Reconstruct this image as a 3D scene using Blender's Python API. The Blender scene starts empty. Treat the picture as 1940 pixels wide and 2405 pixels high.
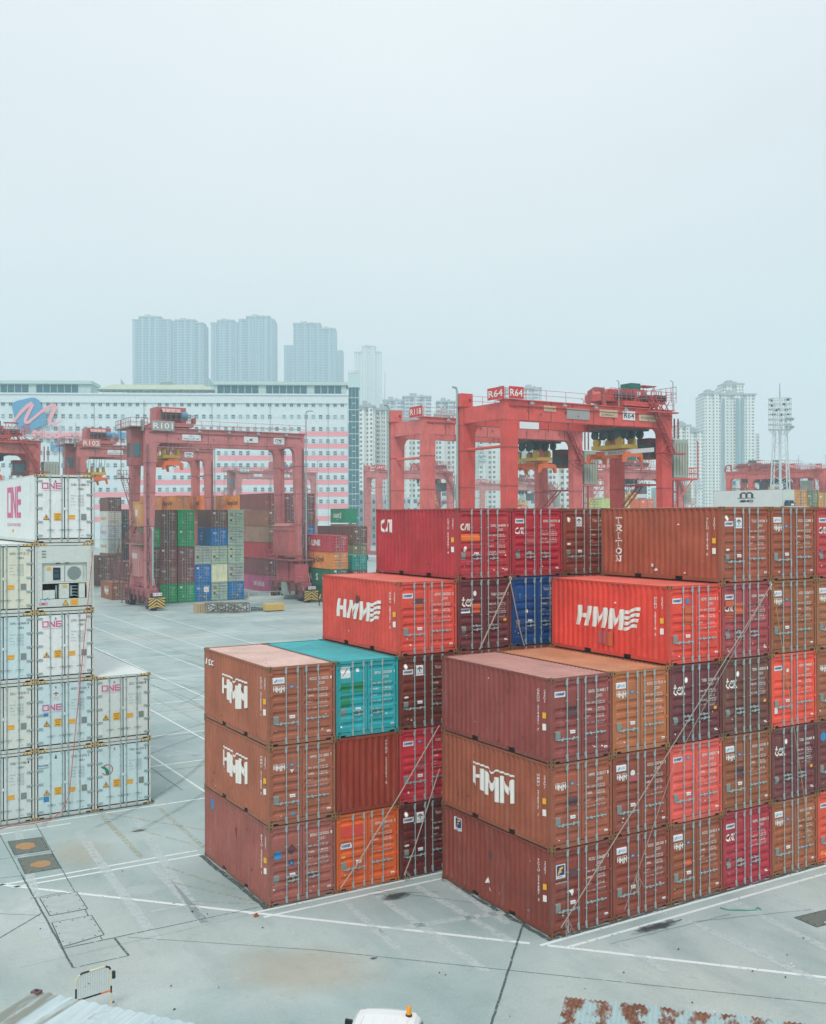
import bpy, bmesh, math, random
from mathutils import Vector, Matrix
random.seed(7)
S = bpy.context.scene
COL = S.collection
# ------------------------------------------------------------------ camera
HAZE = .00062
CAM = Vector((-19.40122, -24.03297, 12.65683)); FPX = 2397.958
RT = Vector((0.85487061, -0.51883136, -0.00320218)); UP = Vector((0.00053108, -0.00529676, 0.99998583)); FW = Vector((0.51884097, 0.8548602, 0.0042525))
cam = bpy.data.cameras.new('camera'); cob = bpy.data.objects.new('camera', cam); COL.objects.link(cob)
cam.sensor_fit = 'HORIZONTAL'; cam.sensor_width = 36; cam.lens = FPX / 1940 * 36
cam.clip_start = 0.5; cam.clip_end = 9000
m = Matrix((RT, UP, -FW)).transposed().to_4x4(); m.translation = CAM
cob.matrix_world = m; S.camera = cob
def at(px, py, e):
    "point of the place seen at photo pixel (px, py), e metres ahead of the camera"
    return CAM + (FW + RT * ((px - 970) / FPX) - UP * ((py - 1202.5) / FPX)) * e
def lat(px, e, z=None):
    p = at(px, 1211, e)
    if z is not None: p.z = z
    return p
def ahead(x, y): return 0.5188 * (x + 19.4) + 0.8549 * (y + 24.03)
def gz(x, y): return 0.0052 * min(max(ahead(x, y) - 60, 0), 140)
# ------------------------------------------------------------------ world, sun, exposure
SUN_EL, SUN_AZ = 52, 205
w = bpy.data.worlds.new('World'); S.world = w; w.use_nodes = True
nt = w.node_tree; nt.nodes.clear()
def N(t, ty, **k):
    n = t.nodes.new(ty)
    for a, b in k.items(): setattr(n, a, b)
    return n
out = N(nt, 'ShaderNodeOutputWorld'); bg = N(nt, 'ShaderNodeBackground'); bg.inputs[1].default_value = 0.1
sky = N(nt, 'ShaderNodeTexSky', sky_type='NISHITA', sun_disc=False); sky.sun_elevation = math.radians(SUN_EL); sky.sun_rotation = math.radians(180 - SUN_AZ)
sky.dust_density = 6; sky.air_density = 1.5
tc = N(nt, 'ShaderNodeTexCoord'); nz = N(nt, 'ShaderNodeTexNoise'); nz.inputs['Scale'].default_value = 1.6; nz.inputs['Detail'].default_value = 3; nz.inputs['Roughness'].default_value = .45
mp = N(nt, 'ShaderNodeMapping'); mp.inputs['Scale'].default_value = (1, 1, 2.2)
cr = N(nt, 'ShaderNodeValToRGB'); cr.color_ramp.elements[0].position = .3; cr.color_ramp.elements[1].position = .75
cr.color_ramp.elements[0].color = (5.95, 6.1, 6.3, 1); cr.color_ramp.elements[1].color = (6.95, 6.95, 7.05, 1)
mx = N(nt, 'ShaderNodeMix', data_type='RGBA'); mx.inputs[0].default_value = .93
L_ = nt.links.new
sz = N(nt, 'ShaderNodeSeparateXYZ'); L_(tc.outputs['Generated'], sz.inputs[0]); zr = N(nt, 'ShaderNodeMapRange'); zr.inputs[1].default_value = .05; zr.inputs[2].default_value = .5; zr.inputs[3].default_value = .93; zr.inputs[4].default_value = 1.1; L_(sz.outputs['Z'], zr.inputs[0])
gm = N(nt, 'ShaderNodeMix', data_type='RGBA', blend_type='MULTIPLY'); gm.inputs[0].default_value = 1; L_(cr.outputs[0], gm.inputs[6]); L_(zr.outputs[0], gm.inputs[7])
L_(tc.outputs['Generated'], mp.inputs[0]); L_(mp.outputs[0], nz.inputs[0]); L_(nz.outputs[0], cr.inputs[0])
L_(sky.outputs[0], mx.inputs[6]); L_(gm.outputs[2], mx.inputs[7]); L_(mx.outputs[2], bg.inputs[0]); L_(bg.outputs[0], out.inputs[0])
sun = bpy.data.lights.new('sun', 'SUN'); sun.energy = 1.5; sun.angle = math.radians(14); sun.color = (1, .97, .92)
so = bpy.data.objects.new('sun', sun); COL.objects.link(so)
# sun stands behind the camera's left shoulder
so.rotation_euler = (math.radians(90 - SUN_EL), 0, math.radians(-38))
sky.sun_rotation = math.radians(180 + 38)
S.view_settings.view_transform = 'Standard'; S.view_settings.look = 'None'; S.view_settings.gamma = 1; S.view_settings.exposure = 0.45
S.render.engine = 'CYCLES'; S.cycles.volume_bounces = 2; S.cycles.max_bounces = 6; S.cycles.transparent_max_bounces = 8
# ------------------------------------------------------------------ materials
def lin(c):
    r = []
    for v in c[:3]:
        v = v / 255
        r.append(v / 12.92 if v <= .04045 else ((v + .055) / 1.055) ** 2.4)
    return (r[0], r[1], r[2], 1)
def newmat(name):
    m = bpy.data.materials.new(name); m.use_nodes = True
    return m, m.node_tree, m.node_tree.nodes['Principled BSDF']
def flat(name, c, rough=.6, metal=0, noise=.12, scale=3.0):
    m, t, b = newmat(name); b.inputs['Roughness'].default_value = rough; b.inputs['Metallic'].default_value = metal
    if noise:
        g = N(t, 'ShaderNodeTexCoord'); n = N(t, 'ShaderNodeTexNoise'); n.inputs['Scale'].default_value = scale; n.inputs['Detail'].default_value = 4
        mr = N(t, 'ShaderNodeMapRange'); mr.inputs[3].default_value = 1 - noise; mr.inputs[4].default_value = 1 + noise
        h = N(t, 'ShaderNodeMix', data_type='RGBA', blend_type='MULTIPLY'); h.inputs[0].default_value = 1; h.inputs[6].default_value = lin(c)
        t.links.new(g.outputs['Object'], n.inputs[0]); t.links.new(n.outputs[0], mr.inputs[0]); t.links.new(mr.outputs[0], h.inputs[7]); t.links.new(h.outputs[2], b.inputs[0])
    else: b.inputs[0].default_value = lin(c)
    return m
def paint(name, rough=.5, rust=.5, streak=.5, fade=.2):
    "weathered steel paint whose colour is the object's own colour"
    m, t, b = newmat(name); K = t.links.new
    oi = N(t, 'ShaderNodeObjectInfo'); g = N(t, 'ShaderNodeNewGeometry')
    off = N(t, 'ShaderNodeVectorMath', operation='ADD')
    cmb = N(t, 'ShaderNodeCombineXYZ'); mul = N(t, 'ShaderNodeMath', operation='MULTIPLY'); mul.inputs[1].default_value = 37
    K(oi.outputs['Random'], mul.inputs[0]); K(mul.outputs[0], cmb.inputs[0]); K(g.outputs['Position'], off.inputs[0]); K(cmb.outputs[0], off.inputs[1])
    def noise(sc, det=5, vs=None, rg=.55):
        n = N(t, 'ShaderNodeTexNoise'); n.inputs['Scale'].default_value = sc; n.inputs['Detail'].default_value = det; n.inputs['Roughness'].default_value = rg
        if vs:
            q = N(t, 'ShaderNodeMapping'); q.inputs['Scale'].default_value = vs; K(off.outputs[0], q.inputs[0]); K(q.outputs[0], n.inputs[0])
        else: K(off.outputs[0], n.inputs[0])
        return n.outputs[0]
    def rng(s, a, b_, c, d):
        r = N(t, 'ShaderNodeMapRange'); r.inputs[1].default_value = a; r.inputs[2].default_value = b_; r.inputs[3].default_value = c; r.inputs[4].default_value = d
        K(s, r.inputs[0]); return r.outputs[0]
    def mix(f, a, c2, ty='MIX'):
        x = N(t, 'ShaderNodeMix', data_type='RGBA', blend_type=ty)
        for i, v in ((0, f), (6, a), (7, c2)):
            if isinstance(v, (int, float, tuple)): x.inputs[i].default_value = v
            else: K(v, x.inputs[i])
        return x.outputs[2]
    base = mix(1.0, oi.outputs['Color'], rng(noise(.8), .25, .75, 1 - fade, 1 + fade), 'MULTIPLY')
    base = mix(1.0, base, rng(noise(9, 3), .3, .7, .95, 1.05), 'MULTIPLY')
    # chalky bleaching and run-down dirt in thin vertical streaks
    st = rng(noise(1, 4, (7, 7, .5)), .52, .8, 0, streak)
    base = mix(st, base, (.17, .13, .11, 1))
    ch = rng(noise(1, 4, (5, 5, .7), .6), .55, .85, 0, .16)
    base = mix(ch, base, (.5, .46, .44, 1))
    rs = rng(noise(1, 6, (11, 11, 1.1), .7), .6, .74, 0, rust * .55)
    base = mix(rs, base, (.11, .05, .025, 1))
    ru = rng(noise(5, 9, None, .76), .62, .68, 0, rust)
    base = mix(ru, base, (.075, .03, .014, 1))
    K(base, b.inputs[0]); b.inputs['Roughness'].default_value = rough
    K(rng(noise(3), .3, .7, rough - .08, rough + .15), b.inputs['Roughness'])
    b.inputs['Specular IOR Level'].default_value = .35
    bp = N(t, 'ShaderNodeBump'); bp.inputs['Strength'].default_value = .5; bp.inputs['Distance'].default_value = .03
    K(noise(1.7, 3), bp.inputs['Height']); K(bp.outputs[0], b.inputs['Normal'])
    return m
P_ = paint('container_paint', .5, .6, .3)
PR = paint('reefer_paint', .45, .3, .1, .04)
PC = paint('crane_paint', .5, .75, .55, .16)
PF = paint('frame_paint', .6, .95, .6, .15)
RUB = flat('door_rubber', (20, 26, 32), .7, 0, .1)
HOLE = flat('dark_opening', (12, 12, 14), .9, 0, 0)
GALV = flat('galvanised_steel', (150, 172, 174), .5, .1, .12, 8)
WHT = flat('white_lettering', (222, 222, 216), .6, 0, .1, 6)
INK = flat('dark_lettering', (44, 52, 58), .6, 0, .1)
MAG = flat('magenta_lettering', (204, 84, 138), .55, 0, .05)
NVY = flat('navy_lettering', (24, 54, 110), .5, 0, .05)
SBL = flat('blue_sticker', (48, 128, 178), .5, 0, .05)
YEL = flat('yellow_sticker', (226, 172, 44), .5, 0, .08)
STK = flat('white_sticker', (212, 218, 220), .5, 0, .06)
GRY = flat('grey_plate', (128, 140, 136), .5, .2, .1)
RED = flat('red_lettering', (196, 60, 66), .5, 0, .06)
ORG = flat('orange_paint', (222, 112, 52), .5, 0, .1)
GRN = flat('green_paint', (30, 130, 92), .5, 0, .1)
FAD = flat('faded_lettering', (118, 138, 142), .6, 0, .1)
BLK = flat('black_paint', (32, 36, 40), .6, 0, .1)
HYE = flat('hazard_yellow', (216, 184, 92), .6, 0, .15)
ALLM = [P_, WHT, INK, MAG, NVY, SBL, YEL, STK, GRY, RED, ORG, GRN, FAD, BLK, HYE]
MI = {n: i for i, n in enumerate(['paint', 'white', 'ink', 'mag', 'navy', 'sky', 'yel', 'stk', 'gry', 'red', 'org', 'grn', 'fad', 'blk', 'hye'])}
# ------------------------------------------------------------------ mesh builder
class MB:
    def __init__(s): s.v = []; s.f = []; s.m = []
    def add(s, vs, fs, m=0):
        o = len(s.v); s.v += [tuple(p) for p in vs]; s.f += [tuple(i + o for i in f) for f in fs]; s.m += [m] * len(fs)
    def box(s, a, b, m=0):
        x0, y0, z0 = a; x1, y1, z1 = b
        s.add([(x0, y0, z0), (x1, y0, z0), (x1, y1, z0), (x0, y1, z0), (x0, y0, z1), (x1, y0, z1), (x1, y1, z1), (x0, y1, z1)],
              [(0, 3, 2, 1), (4, 5, 6, 7), (0, 1, 5, 4), (1, 2, 6, 5), (2, 3, 7, 6), (3, 0, 4, 7)], m)
    def hexa(s, lo, hi, m=0):
        s.add(list(lo) + list(hi), [(0, 3, 2, 1), (4, 5, 6, 7), (0, 1, 5, 4), (1, 2, 6, 5), (2, 3, 7, 6), (3, 0, 4, 7)], m)
    def quad(s, a, b, c, d, m=0): s.add([a, b, c, d], [(0, 1, 2, 3)], m)
    def tube(s, pts, r, n=8, m=0, cap=True, r1=None):
        pts = [Vector(p) for p in pts]; rings = []; k = len(pts); a = None
        for i, p in enumerate(pts):
            d = (pts[min(i + 1, k - 1)] - pts[max(i - 1, 0)]).normalized()
            if a is None: a = d.orthogonal().normalized()
            else: a = (a - d * a.dot(d)).normalized()
            b = d.cross(a); rr = r if r1 is None else r + (r1 - r) * i / max(k - 1, 1)
            rings.append([p + (a * math.cos(2 * math.pi * j / n + .4) + b * math.sin(2 * math.pi * j / n + .4)) * rr for j in range(n)])
        vs = [q for g in rings for q in g]; fs = []
        for i in range(k - 1):
            for j in range(n): fs.append((i * n + j, i * n + (j + 1) % n, (i + 1) * n + (j + 1) % n, (i + 1) * n + j))
        if cap: fs.append(tuple(reversed(range(n)))); fs.append(tuple((k - 1) * n + j for j in range(n)))
        s.add(vs, fs, m)
    def beam(s, p, q, wd, m=0):
        "square bar"
        s.tube([p, q], wd * .707, 4, m)
    def prism(s, poly, axis, a, b, m=0):
        "poly in the plane across axis, extruded from a to b"
        def mk(u, v, t): return {'x': (t, u, v), 'y': (u, t, v), 'z': (u, v, t)}[axis]
        n = len(poly); vs = [mk(u, v, a) for u, v in poly] + [mk(u, v, b) for u, v in poly]
        fs = [tuple(range(n)), tuple(reversed(range(n, 2 * n)))] + [(i, i + n, (i + 1) % n + n, (i + 1) % n) for i in range(n)]
        s.add(vs, fs, m)
    def mesh(s, name, mats, fix=True):
        me = bpy.data.meshes.new(name); me.from_pydata(s.v, [], s.f)
        for q in mats: me.materials.append(q)
        if any(s.m): me.polygons.foreach_set('material_index', s.m)
        if fix:
            b = bmesh.new(); b.from_mesh(me); bmesh.ops.recalc_face_normals(b, faces=b.faces); b.to_mesh(me); b.free()
        me.update(); return me
    def build(s, name, mats, parent=None, color=None, loc=None, fix=True):
        if not isinstance(mats, (list, tuple)): mats = [mats]
        return put(name, s.mesh(name, mats, fix), parent, color, loc)
def put(name, me, parent=None, color=None, loc=None, rz=None):
    o = bpy.data.objects.new(name, me); COL.objects.link(o)
    if parent: o.parent = parent
    if color:
        c = lin(color); sat = min(1, (max(color) - min(color)) / 40)
        o.color = (c[0] * (1 + .06 * sat), c[1] * (1 + .10 * sat), c[2] * (1 - (.08 if color[0] >= color[2] else 0) * sat), 1)
    if loc: o.location = loc
    if rz: o.rotation_euler[2] = rz
    return o
def thing(name, label, cat, loc=(0, 0, 0), rz=0, group=None):
    o = bpy.data.objects.new(name, None); COL.objects.link(o); o.location = loc; o.rotation_euler[2] = rz; o.empty_display_size = .3
    o['label'] = label; o['category'] = cat
    if group: o['group'] = group
    return o
def tag(o, label, cat, group=None):
    o['label'] = label; o['category'] = cat
    if group: o['group'] = group
    return o
def struct(o, kind='structure'): o['kind'] = kind; return o
# ------------------------------------------------------------------ lettering
_gl = {}
def glyphs(txt, bold):
    k = (txt, bold)
    if k in _gl: return _gl[k]
    c = bpy.data.curves.new('t', 'FONT'); c.body = txt; c.resolution_u = 2; c.offset = bold; c.size = 1
    o = bpy.data.objects.new('t', c); COL.objects.link(o); bpy.context.view_layer.update()
    me = bpy.data.meshes.new_from_object(o.evaluated_get(bpy.context.evaluated_depsgraph_get()))
    vs = [(v.co.x, v.co.y) for v in me.vertices]; fs = [tuple(p.vertices) for p in me.polygons]
    bpy.data.objects.remove(o); bpy.data.curves.remove(c); bpy.data.meshes.remove(me)
    if vs:
        x0 = min(v[0] for v in vs); x1 = max(v[0] for v in vs); vs = [(x - x0, y) for x, y in vs]; wd = x1 - x0
    else: wd = 0
    _gl[k] = (vs, fs, wd); return _gl[k]
def strip(pts, w, closed=False):
    "mitred band along a polyline, as a list of quads"
    n = len(pts); P = [Vector(p) for p in pts]; L = []; R = []
    for i in range(n):
        a = P[i - 1] if (i or closed) else None; b = P[(i + 1) % n] if (i < n - 1 or closed) else None
        d1 = (P[i] - a).normalized() if a is not None else None; d2 = (b - P[i]).normalized() if b is not None else None
        d1 = d1 or d2; d2 = d2 or d1
        n1 = Vector((-d1.y, d1.x)); n2 = Vector((-d2.y, d2.x)); mm = (n1 + n2); mm = mm.normalized() if mm.length > .01 else n1
        s = min(1 / max(mm.dot(n1), .3), 2.2) * w / 2
        L.append(P[i] + mm * s); R.append(P[i] - mm * s)
    q = []
    for i in range(n if closed else n - 1):
        j = (i + 1) % n; q.append([tuple(L[i]), tuple(L[j]), tuple(R[j]), tuple(R[i])])
    return q
class Decal:
    def __init__(s): s.p = []
    def raw(s, vs, fs, mat): s.p.append((vs, fs, MI[mat] if isinstance(mat, str) else mat))
    def poly(s, pts, mat='white'): s.raw(list(pts), [tuple(range(len(pts)))], mat)
    def rect(s, u0, v0, u1, v1, mat='white'): s.poly([(u0, v0), (u1, v0), (u1, v1), (u0, v1)], mat)
    def disc(s, u, v, r, mat='white', n=14, ry=None):
        s.poly([(u + r * math.cos(6.2832 * i / n), v + (ry or r) * math.sin(6.2832 * i / n)) for i in range(n)], mat)
    def band(s, pts, w, mat='white', closed=False):
        for q in strip(pts, w, closed): s.poly(q, mat)
    def text(s, t, u, v, h, mat='white', sx=1.0, bold=.0, shear=0, fit=None, anchor='l', stack=False):
        "h = capital height; fit = width to squeeze or stretch the line into"
        if stack:
            for i, c in enumerate(t):
                if c != ' ': s.text(c, u, v - i * h * 1.18, h, mat, sx, bold, anchor='c')
            return
        vs, fs, wd = glyphs(t, bold)
        if not vs: return
        k = h / .7; kx = k * sx
        if fit: kx = fit / max(wd, .01)
        o = {'l': 0, 'c': -wd * kx / 2, 'r': -wd * kx}[anchor]
        s.raw([(u + o + x * kx + shear * y * k, v + y * k) for x, y in vs], fs, mat)
    def shift(s, fn):
        s.p = [([fn(*a) for a in vs], fs, m) for vs, fs, m in s.p]; return s
    def bake(s, mb, mapf, breaks=(), axis=0, step=.0006, base=.004):
        for k, (vs, fs, m) in enumerate(s.p):
            off = base + step * k
            lo = min(v[axis] for v in vs); hi = max(v[axis] for v in vs)
            bs = [b for b in breaks if lo + 1e-4 < b < hi - 1e-4] if hi - lo > .05 else []
            if bs:
                b = bmesh.new(); bv = [b.verts.new((x, y, 0)) for x, y in vs]
                for f in fs:
                    try: b.faces.new([bv[i] for i in f])
                    except ValueError: pass
                no = (1, 0, 0) if axis == 0 else (0, 1, 0)
                for q in bs:
                    co = (q, 0, 0) if axis == 0 else (0, q, 0)
                    bmesh.ops.bisect_plane(b, geom=b.verts[:] + b.edges[:] + b.faces[:], dist=1e-5, plane_co=co, plane_no=no)
                b.verts.index_update(); V = [(v.co.x, v.co.y) for v in b.verts]; F = [tuple(v.index for v in f.verts) for f in b.faces]; b.free()
            else: V, F = vs, fs
            mb.add([mapf(x, y, off) for x, y in V], F, m)
# logos ------------------------------------------------------------
def logo_old(d, u, v, w, h, mat='white'):
    "three tall block letters hanging from a notched bar"
    def q(p): d.poly([(u + a * w, v + b * h) for a, b in p], mat)
    q([(0, .93), (0, 1), (.36, 1), (.36, .93)]); q([(.36, .93), (.36, 1), (.47, .84), (.47, .77)]); q([(.47, .77), (.47, .84), (.58, 1), (.58, .93)]); q([(.58, .93), (.58, 1), (1, 1), (1, .93)])
    q([(0, .2), (0, .84), (.085, .84), (.085, .13)]); q([(.085, .44), (.085, .57), (.185, .57), (.185, .44)]); q([(.185, .05), (.185, .84), (.265, .84), (.265, 0)])
    q([(.275, -.02), (.275, .84), (.33, .84), (.37, .76), (.37, -.08)]); q([(.37, .42), (.37, .76), (.47, .42), (.47, .12)]); q([(.47, .12), (.47, .42), (.55, .72), (.55, .38)])
    q([(.55, -.2), (.55, .72), (.64, .72), (.64, -.2)])
    q([(.68, -.16), (.68, .84), (.74, .84), (.77, .76), (.77, -.14)]); q([(.77, .46), (.77, .76), (.845, .48), (.845, .2)]); q([(.845, .2), (.845, .48), (.92, .8), (.92, .46)])
    q([(.92, -.04), (.92, .8), (.95, .84), (1, .84), (1, 0)])
def logo_new(d, u, v, w, h, mat='white'):
    "slanted bold letters running into a striped flag"
    sh = .22 * h
    def q(p): d.poly([(u + a * w + b * sh, v + b * h) for a, b in p], mat)
    t = .075
    q([(0, 0), (0, 1), (t, 1), (t, 0)]); q([(t, .4), (t, .62), (.155, .62), (.155, .4)]); q([(.155, 0), (.155, 1), (.155 + t, 1), (.155 + t, 0)])
    for x in (.27, .54):
        q([(x, 0), (x, 1), (x + t, 1), (x + t, 0)]); q([(x + t, .6), (x + t, 1), (x + .115, .5), (x + .115, .1)]); q([(x + .115, .1), (x + .115, .5), (x + .16, 1), (x + .16, .6)]); q([(x + .16, 0), (x + .16, 1), (x + .16 + t, 1), (x + .16 + t, 0)])
    for k in range(4):
        b0 = .0 + k * .27
        pts = [(.785 - .0 * k, b0), (.84, b0 + .0), (.89, b0 + .12), (.93, b0 + .2), (1.0 - .0, b0 + .2)]
        for a, c in zip(pts, pts[1:]):
            q([a, (a[0], a[1] + .17), (c[0], c[1] + .17), c])
def logo_cai(d, u, v, w, h, mat='white'):
    c = [(u + w * (.26 + .22 * math.cos(a)), v + h * (.5 + .42 * math.sin(a))) for a in [math.radians(x) for x in (62, 90, 135, 180, 225, 270, 298)]]
    d.band(c, w * .13, mat); d.band([(u + w * .46, v + h * .03), (u + w * .66, v + h * .9), (u + w * .8, v + h * .9), (u + w * .8, v)], w * .12, mat)
    d.rect(u + w * .92, v - h * .04, u + w, v + h * 1.02, mat)
def logo_tex(d, u, v, w, h, mat='white'):
    def B(p, t): d.band([(u + a * w, v + b * h) for a, b in p], t * w, mat)
    B([(.14, 1.15), (.14, .15), (.2, .04), (.3, .1)], .1); B([(.0, .8), (.28, .8)], .07)
    B([(.4, .5), (.66, .5), (.62, .74), (.52, .82), (.42, .7), (.38, .4), (.44, .12), (.55, .03), (.67, .16)], .09)
    B([(.72, .84), (.97, .02)], .12); B([(.95, .82), (.72, .02)], .05)
    B([(.67, .84), (.82, .84)], .045); B([(.88, .84), (1, .84)], .045); B([(.67, .0), (.79, .0)], .045); B([(.88, .0), (1.03, .0)], .045)
def slab(d, ch, u, v, w, h, mat='white'):
    "slab-serif capitals"
    t = .17 * w
    def X(a): return u + a * w
    def Y(a): return v + a * h
    if ch == 'T': d.rect(X(.42), Y(.12), X(.58), Y(.86), mat); d.rect(X(.3), Y(0), X(.7), Y(.12), mat); d.rect(X(0), Y(.86), X(1), Y(1), mat); d.rect(X(0), Y(.7), X(.1), Y(.86), mat); d.rect(X(.9), Y(.7), X(1), Y(.86), mat)
    if ch == 'I': d.rect(X(.42), Y(.12), X(.58), Y(.88), mat); d.rect(X(.25), Y(0), X(.75), Y(.12), mat); d.rect(X(.25), Y(.88), X(.75), Y(1), mat)
    if ch == 'O': d.band([(X(.5 + .4 * math.cos(a * .5236)), Y(.5 + .44 * math.sin(a * .5236))) for a in range(12)], t, mat, True)
    if ch == 'R':
        d.rect(X(.14), Y(.12), X(.3), Y(.88), mat); d.rect(X(0), Y(0), X(.44), Y(.12), mat); d.rect(X(0), Y(.88), X(.3), Y(1), mat)
        d.band([(X(.3), Y(.93)), (X(.7), Y(.93)), (X(.84), Y(.84)), (X(.84), Y(.62)), (X(.7), Y(.5)), (X(.3), Y(.5))], t * .8, mat); d.band([(X(.52), Y(.46)), (X(.86), Y(.06)), (X(1.02), Y(.06))], t * .9, mat)
    if ch == 'N':
        d.rect(X(.12), Y(.12), X(.26), Y(.88), mat); d.rect(X(.74), Y(.12), X(.88), Y(.88), mat); d.rect(X(0), Y(0), X(.38), Y(.12), mat); d.rect(X(.6), Y(.88), X(1), Y(1), mat); d.rect(X(0), Y(.88), X(.24), Y(1), mat)
        d.poly([(X(.24), Y(1)), (X(.86), Y(.0)), (X(.7), Y(0)), (X(.12), Y(.88))], mat)
def logo_one(d, u, v, w, h, mat='mag'):
    t = h * .17
    d.band([(u + t / 2, v + t / 2), (u + w * .3, v + t / 2), (u + w * .3, v + h - t / 2), (u + t / 2, v + h - t / 2)], t, mat, True)
    a = u + w * .37; b = u + w * .66
    d.rect(a, v, a + t, v + h, mat); d.rect(b - t, v, b, v + h, mat); d.poly([(a + t, v + h), (a + t, v + h * .72), (b - t, v), (b - t, v + h * .3)], mat)
    a = u + w * .71; d.rect(a, v, a + t, v + h, mat)
    for k in (0, .5, 1): d.rect(a + t, v + (h - t) * k, u + w, v + (h - t) * k + t, mat)
# ------------------------------------------------------------------ containers
MI['gry2'] = len(ALLM); ALLM.append(flat('mauve_patch', (172, 82, 84), .6)); MI['org2'] = len(ALLM); ALLM.append(flat('ochre_patch', (196, 92, 58), .6))
MI['pink2'] = len(ALLM); ALLM.append(flat('red_patch', (206, 70, 58), .6)); MI['dark2'] = len(ALLM); ALLM.append(flat('soot_patch', (92, 62, 66), .7))
DRK_B = flat('screen_blue', (44, 78, 96), .4, 0, 0)
CW = 2.438; PITCH = .278; DEP = .05
def corr_profile(u0, u1, pitch=PITCH, dep=DEP):
    n = max(1, round((u1 - u0 - .07) / pitch)); p = (u1 - u0 - .07) / n; a = .26 * p; b = .24 * p; pts = [(u0, 0)]; u = u0 + .07
    for i in range(n): pts += [(u, 0), (u + b, dep), (u + b + a, dep), (u + 2 * b + a, 0)]; u += p
    pts.append((u1, 0)); return pts
def interp(pts, u):
    if u <= pts[0][0]: return pts[0][1]
    for (a, x), (b, y) in zip(pts, pts[1:]):
        if u <= b: return x + (y - x) * (u - a) / max(b - a, 1e-6)
    return pts[-1][1]
def groove_profile(cs, h, dep=.046, hw=.09):
    pts = [(.0, 0)]
    for c in sorted(cs): pts += [(c - hw, 0), (c - hw * .45, dep), (c + hw * .2, dep), (c + hw, 0)]
    pts.append((h, 0)); return pts
GRV = {'A': [.40, .93 + .1, 1.31, 1.58, 2.28], 'B': [.36, .62, .90, 1.17, 1.44, 1.71, 2.3], 'C': [.42, .72, 1.02, 1.32, 1.62, 2.27]}
YD = .05
LEAF = [(.102, 1.212), (1.226, 2.336)]
_mc = {}
def cached(key, fn):
    if key not in _mc: _mc[key] = fn()
    return _mc[key]
def leaf_mesh(side, h, var, smooth):
    x0, x1 = LEAF[side]; z0 = .165; z1 = h - .125; mb = MB()
    if smooth: z0 = .2; z1 = h - .15; x0 = .13 if side == 0 else 1.24; x1 = 1.198 if side == 0 else 2.308
    if smooth: mb.box((x0, YD, z0), (x1, YD + .06, z1))
    else:
        pr = [(z0, 0)] + [p for p in groove_profile(GRV[var], h) if z0 < p[0] < z1] + [(z1, 0)]
        xs = [(x0, 0), (x0 + .07, 0), (x0 + .105, 1), (x1 - .105, 1), (x1 - .07, 0), (x1, 0)]
        vs = [(x, YD + d * k, z) for z, d in pr for x, k in xs]; n = len(xs)
        mb.add(vs, [(i * n + j, i * n + j + 1, (i + 1) * n + j + 1, (i + 1) * n + j) for i in range(len(pr) - 1) for j in range(n - 1)])
        mb.box((x0, YD + .045, z0), (x1, YD + .06, z1))
    # hinges on the outer edge and the overlap plate on the inner one
    hx = (x0 - .075, x0 + .05) if side == 0 else (x1 - .05, x1 + .075)
    nh = 5 if smooth else 4
    for k in range(nh):
        z = z0 + .12 + (z1 - z0 - .24) * k / (nh - 1)
        if smooth: mb.box((hx[0] - .01, YD - .045, z - .03), (hx[1] + .13 if side == 0 else hx[1] + .01, YD - .004, z + .035), 2) if side == 0 else mb.box((hx[0] - .13, YD - .045, z - .03), (hx[1] + .01, YD - .004, z + .035), 2)
        else: mb.box((hx[0], YD - .03, z - .035), (hx[1], YD - .003, z + .035))
    g = .042 if smooth else .016
    mb.box((x0 - g, YD - .002, z0 - g * .6), (x0 - .001, YD + .05, z1 + g), 1); mb.box((x1 + .001, YD - .002, z0 - g * .6), (x1 + (g if side else .012), YD + .05, z1 + g), 1)
    mb.box((x0, YD - .006, z1 + .001), (x1, YD + .05, z1 + g + .006), 1); mb.box((x0, YD - .006, z0 - g), (x1, YD + .05, z0 - .001), 1)
    if side == 0: mb.box((x1 - .02, YD - .025, h * .5 - .06), (x1 + .05, YD - .008, h * .5 + .05), 0)
    return mb.mesh('door', [PR if smooth else P_, RUB, GALV])
RODS = [.64, 1.06, 1.37, 1.80]
def rod_mesh(h, smooth):
    mb = MB(); mb.tube([(0, .018, .05), (0, .018, h - .035)], .017, 8)
    for z in (.1, h - .24): mb.box((-.045, -.002, z), (.02, .04, z + .15))
    mb.box((-.03, -.004, .04), (.03, .045, .09)); mb.box((-.03, -.004, h - .085), (.03, .045, h - .04))
    for z in ([.62, 1.25, 1.85] if not smooth else [.55, .95, 1.35, 1.8, 2.3]): mb.box((-.04, .0, z), (.025, .04, z + .035))
    return mb.mesh('lock_rod', [GALV])
def handle_mesh():
    mb = MB(); mb.box((-.38, -.012, -.014), (0, .002, .014)); mb.box((-.06, -.02, -.03), (.02, .03, .03)); mb.prism([(-.25, -.05), (-.17, -.04), (-.14, .05), (-.21, .04)], 'y', -.018, .01); mb.box((-.36, -.01, -.028), (-.31, .02, .0))
    return mb.mesh('handle', [GALV])
def rhandle_mesh():
    mb = MB(); mb.box((-.34, -.004, -.008), (.0, .002, .008)); mb.prism([(-.19, -.03), (-.14, -.03), (-.15, .04), (-.18, .04)], 'y', -.012, .006)
    return mb.mesh('handle', [GRY])
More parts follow.
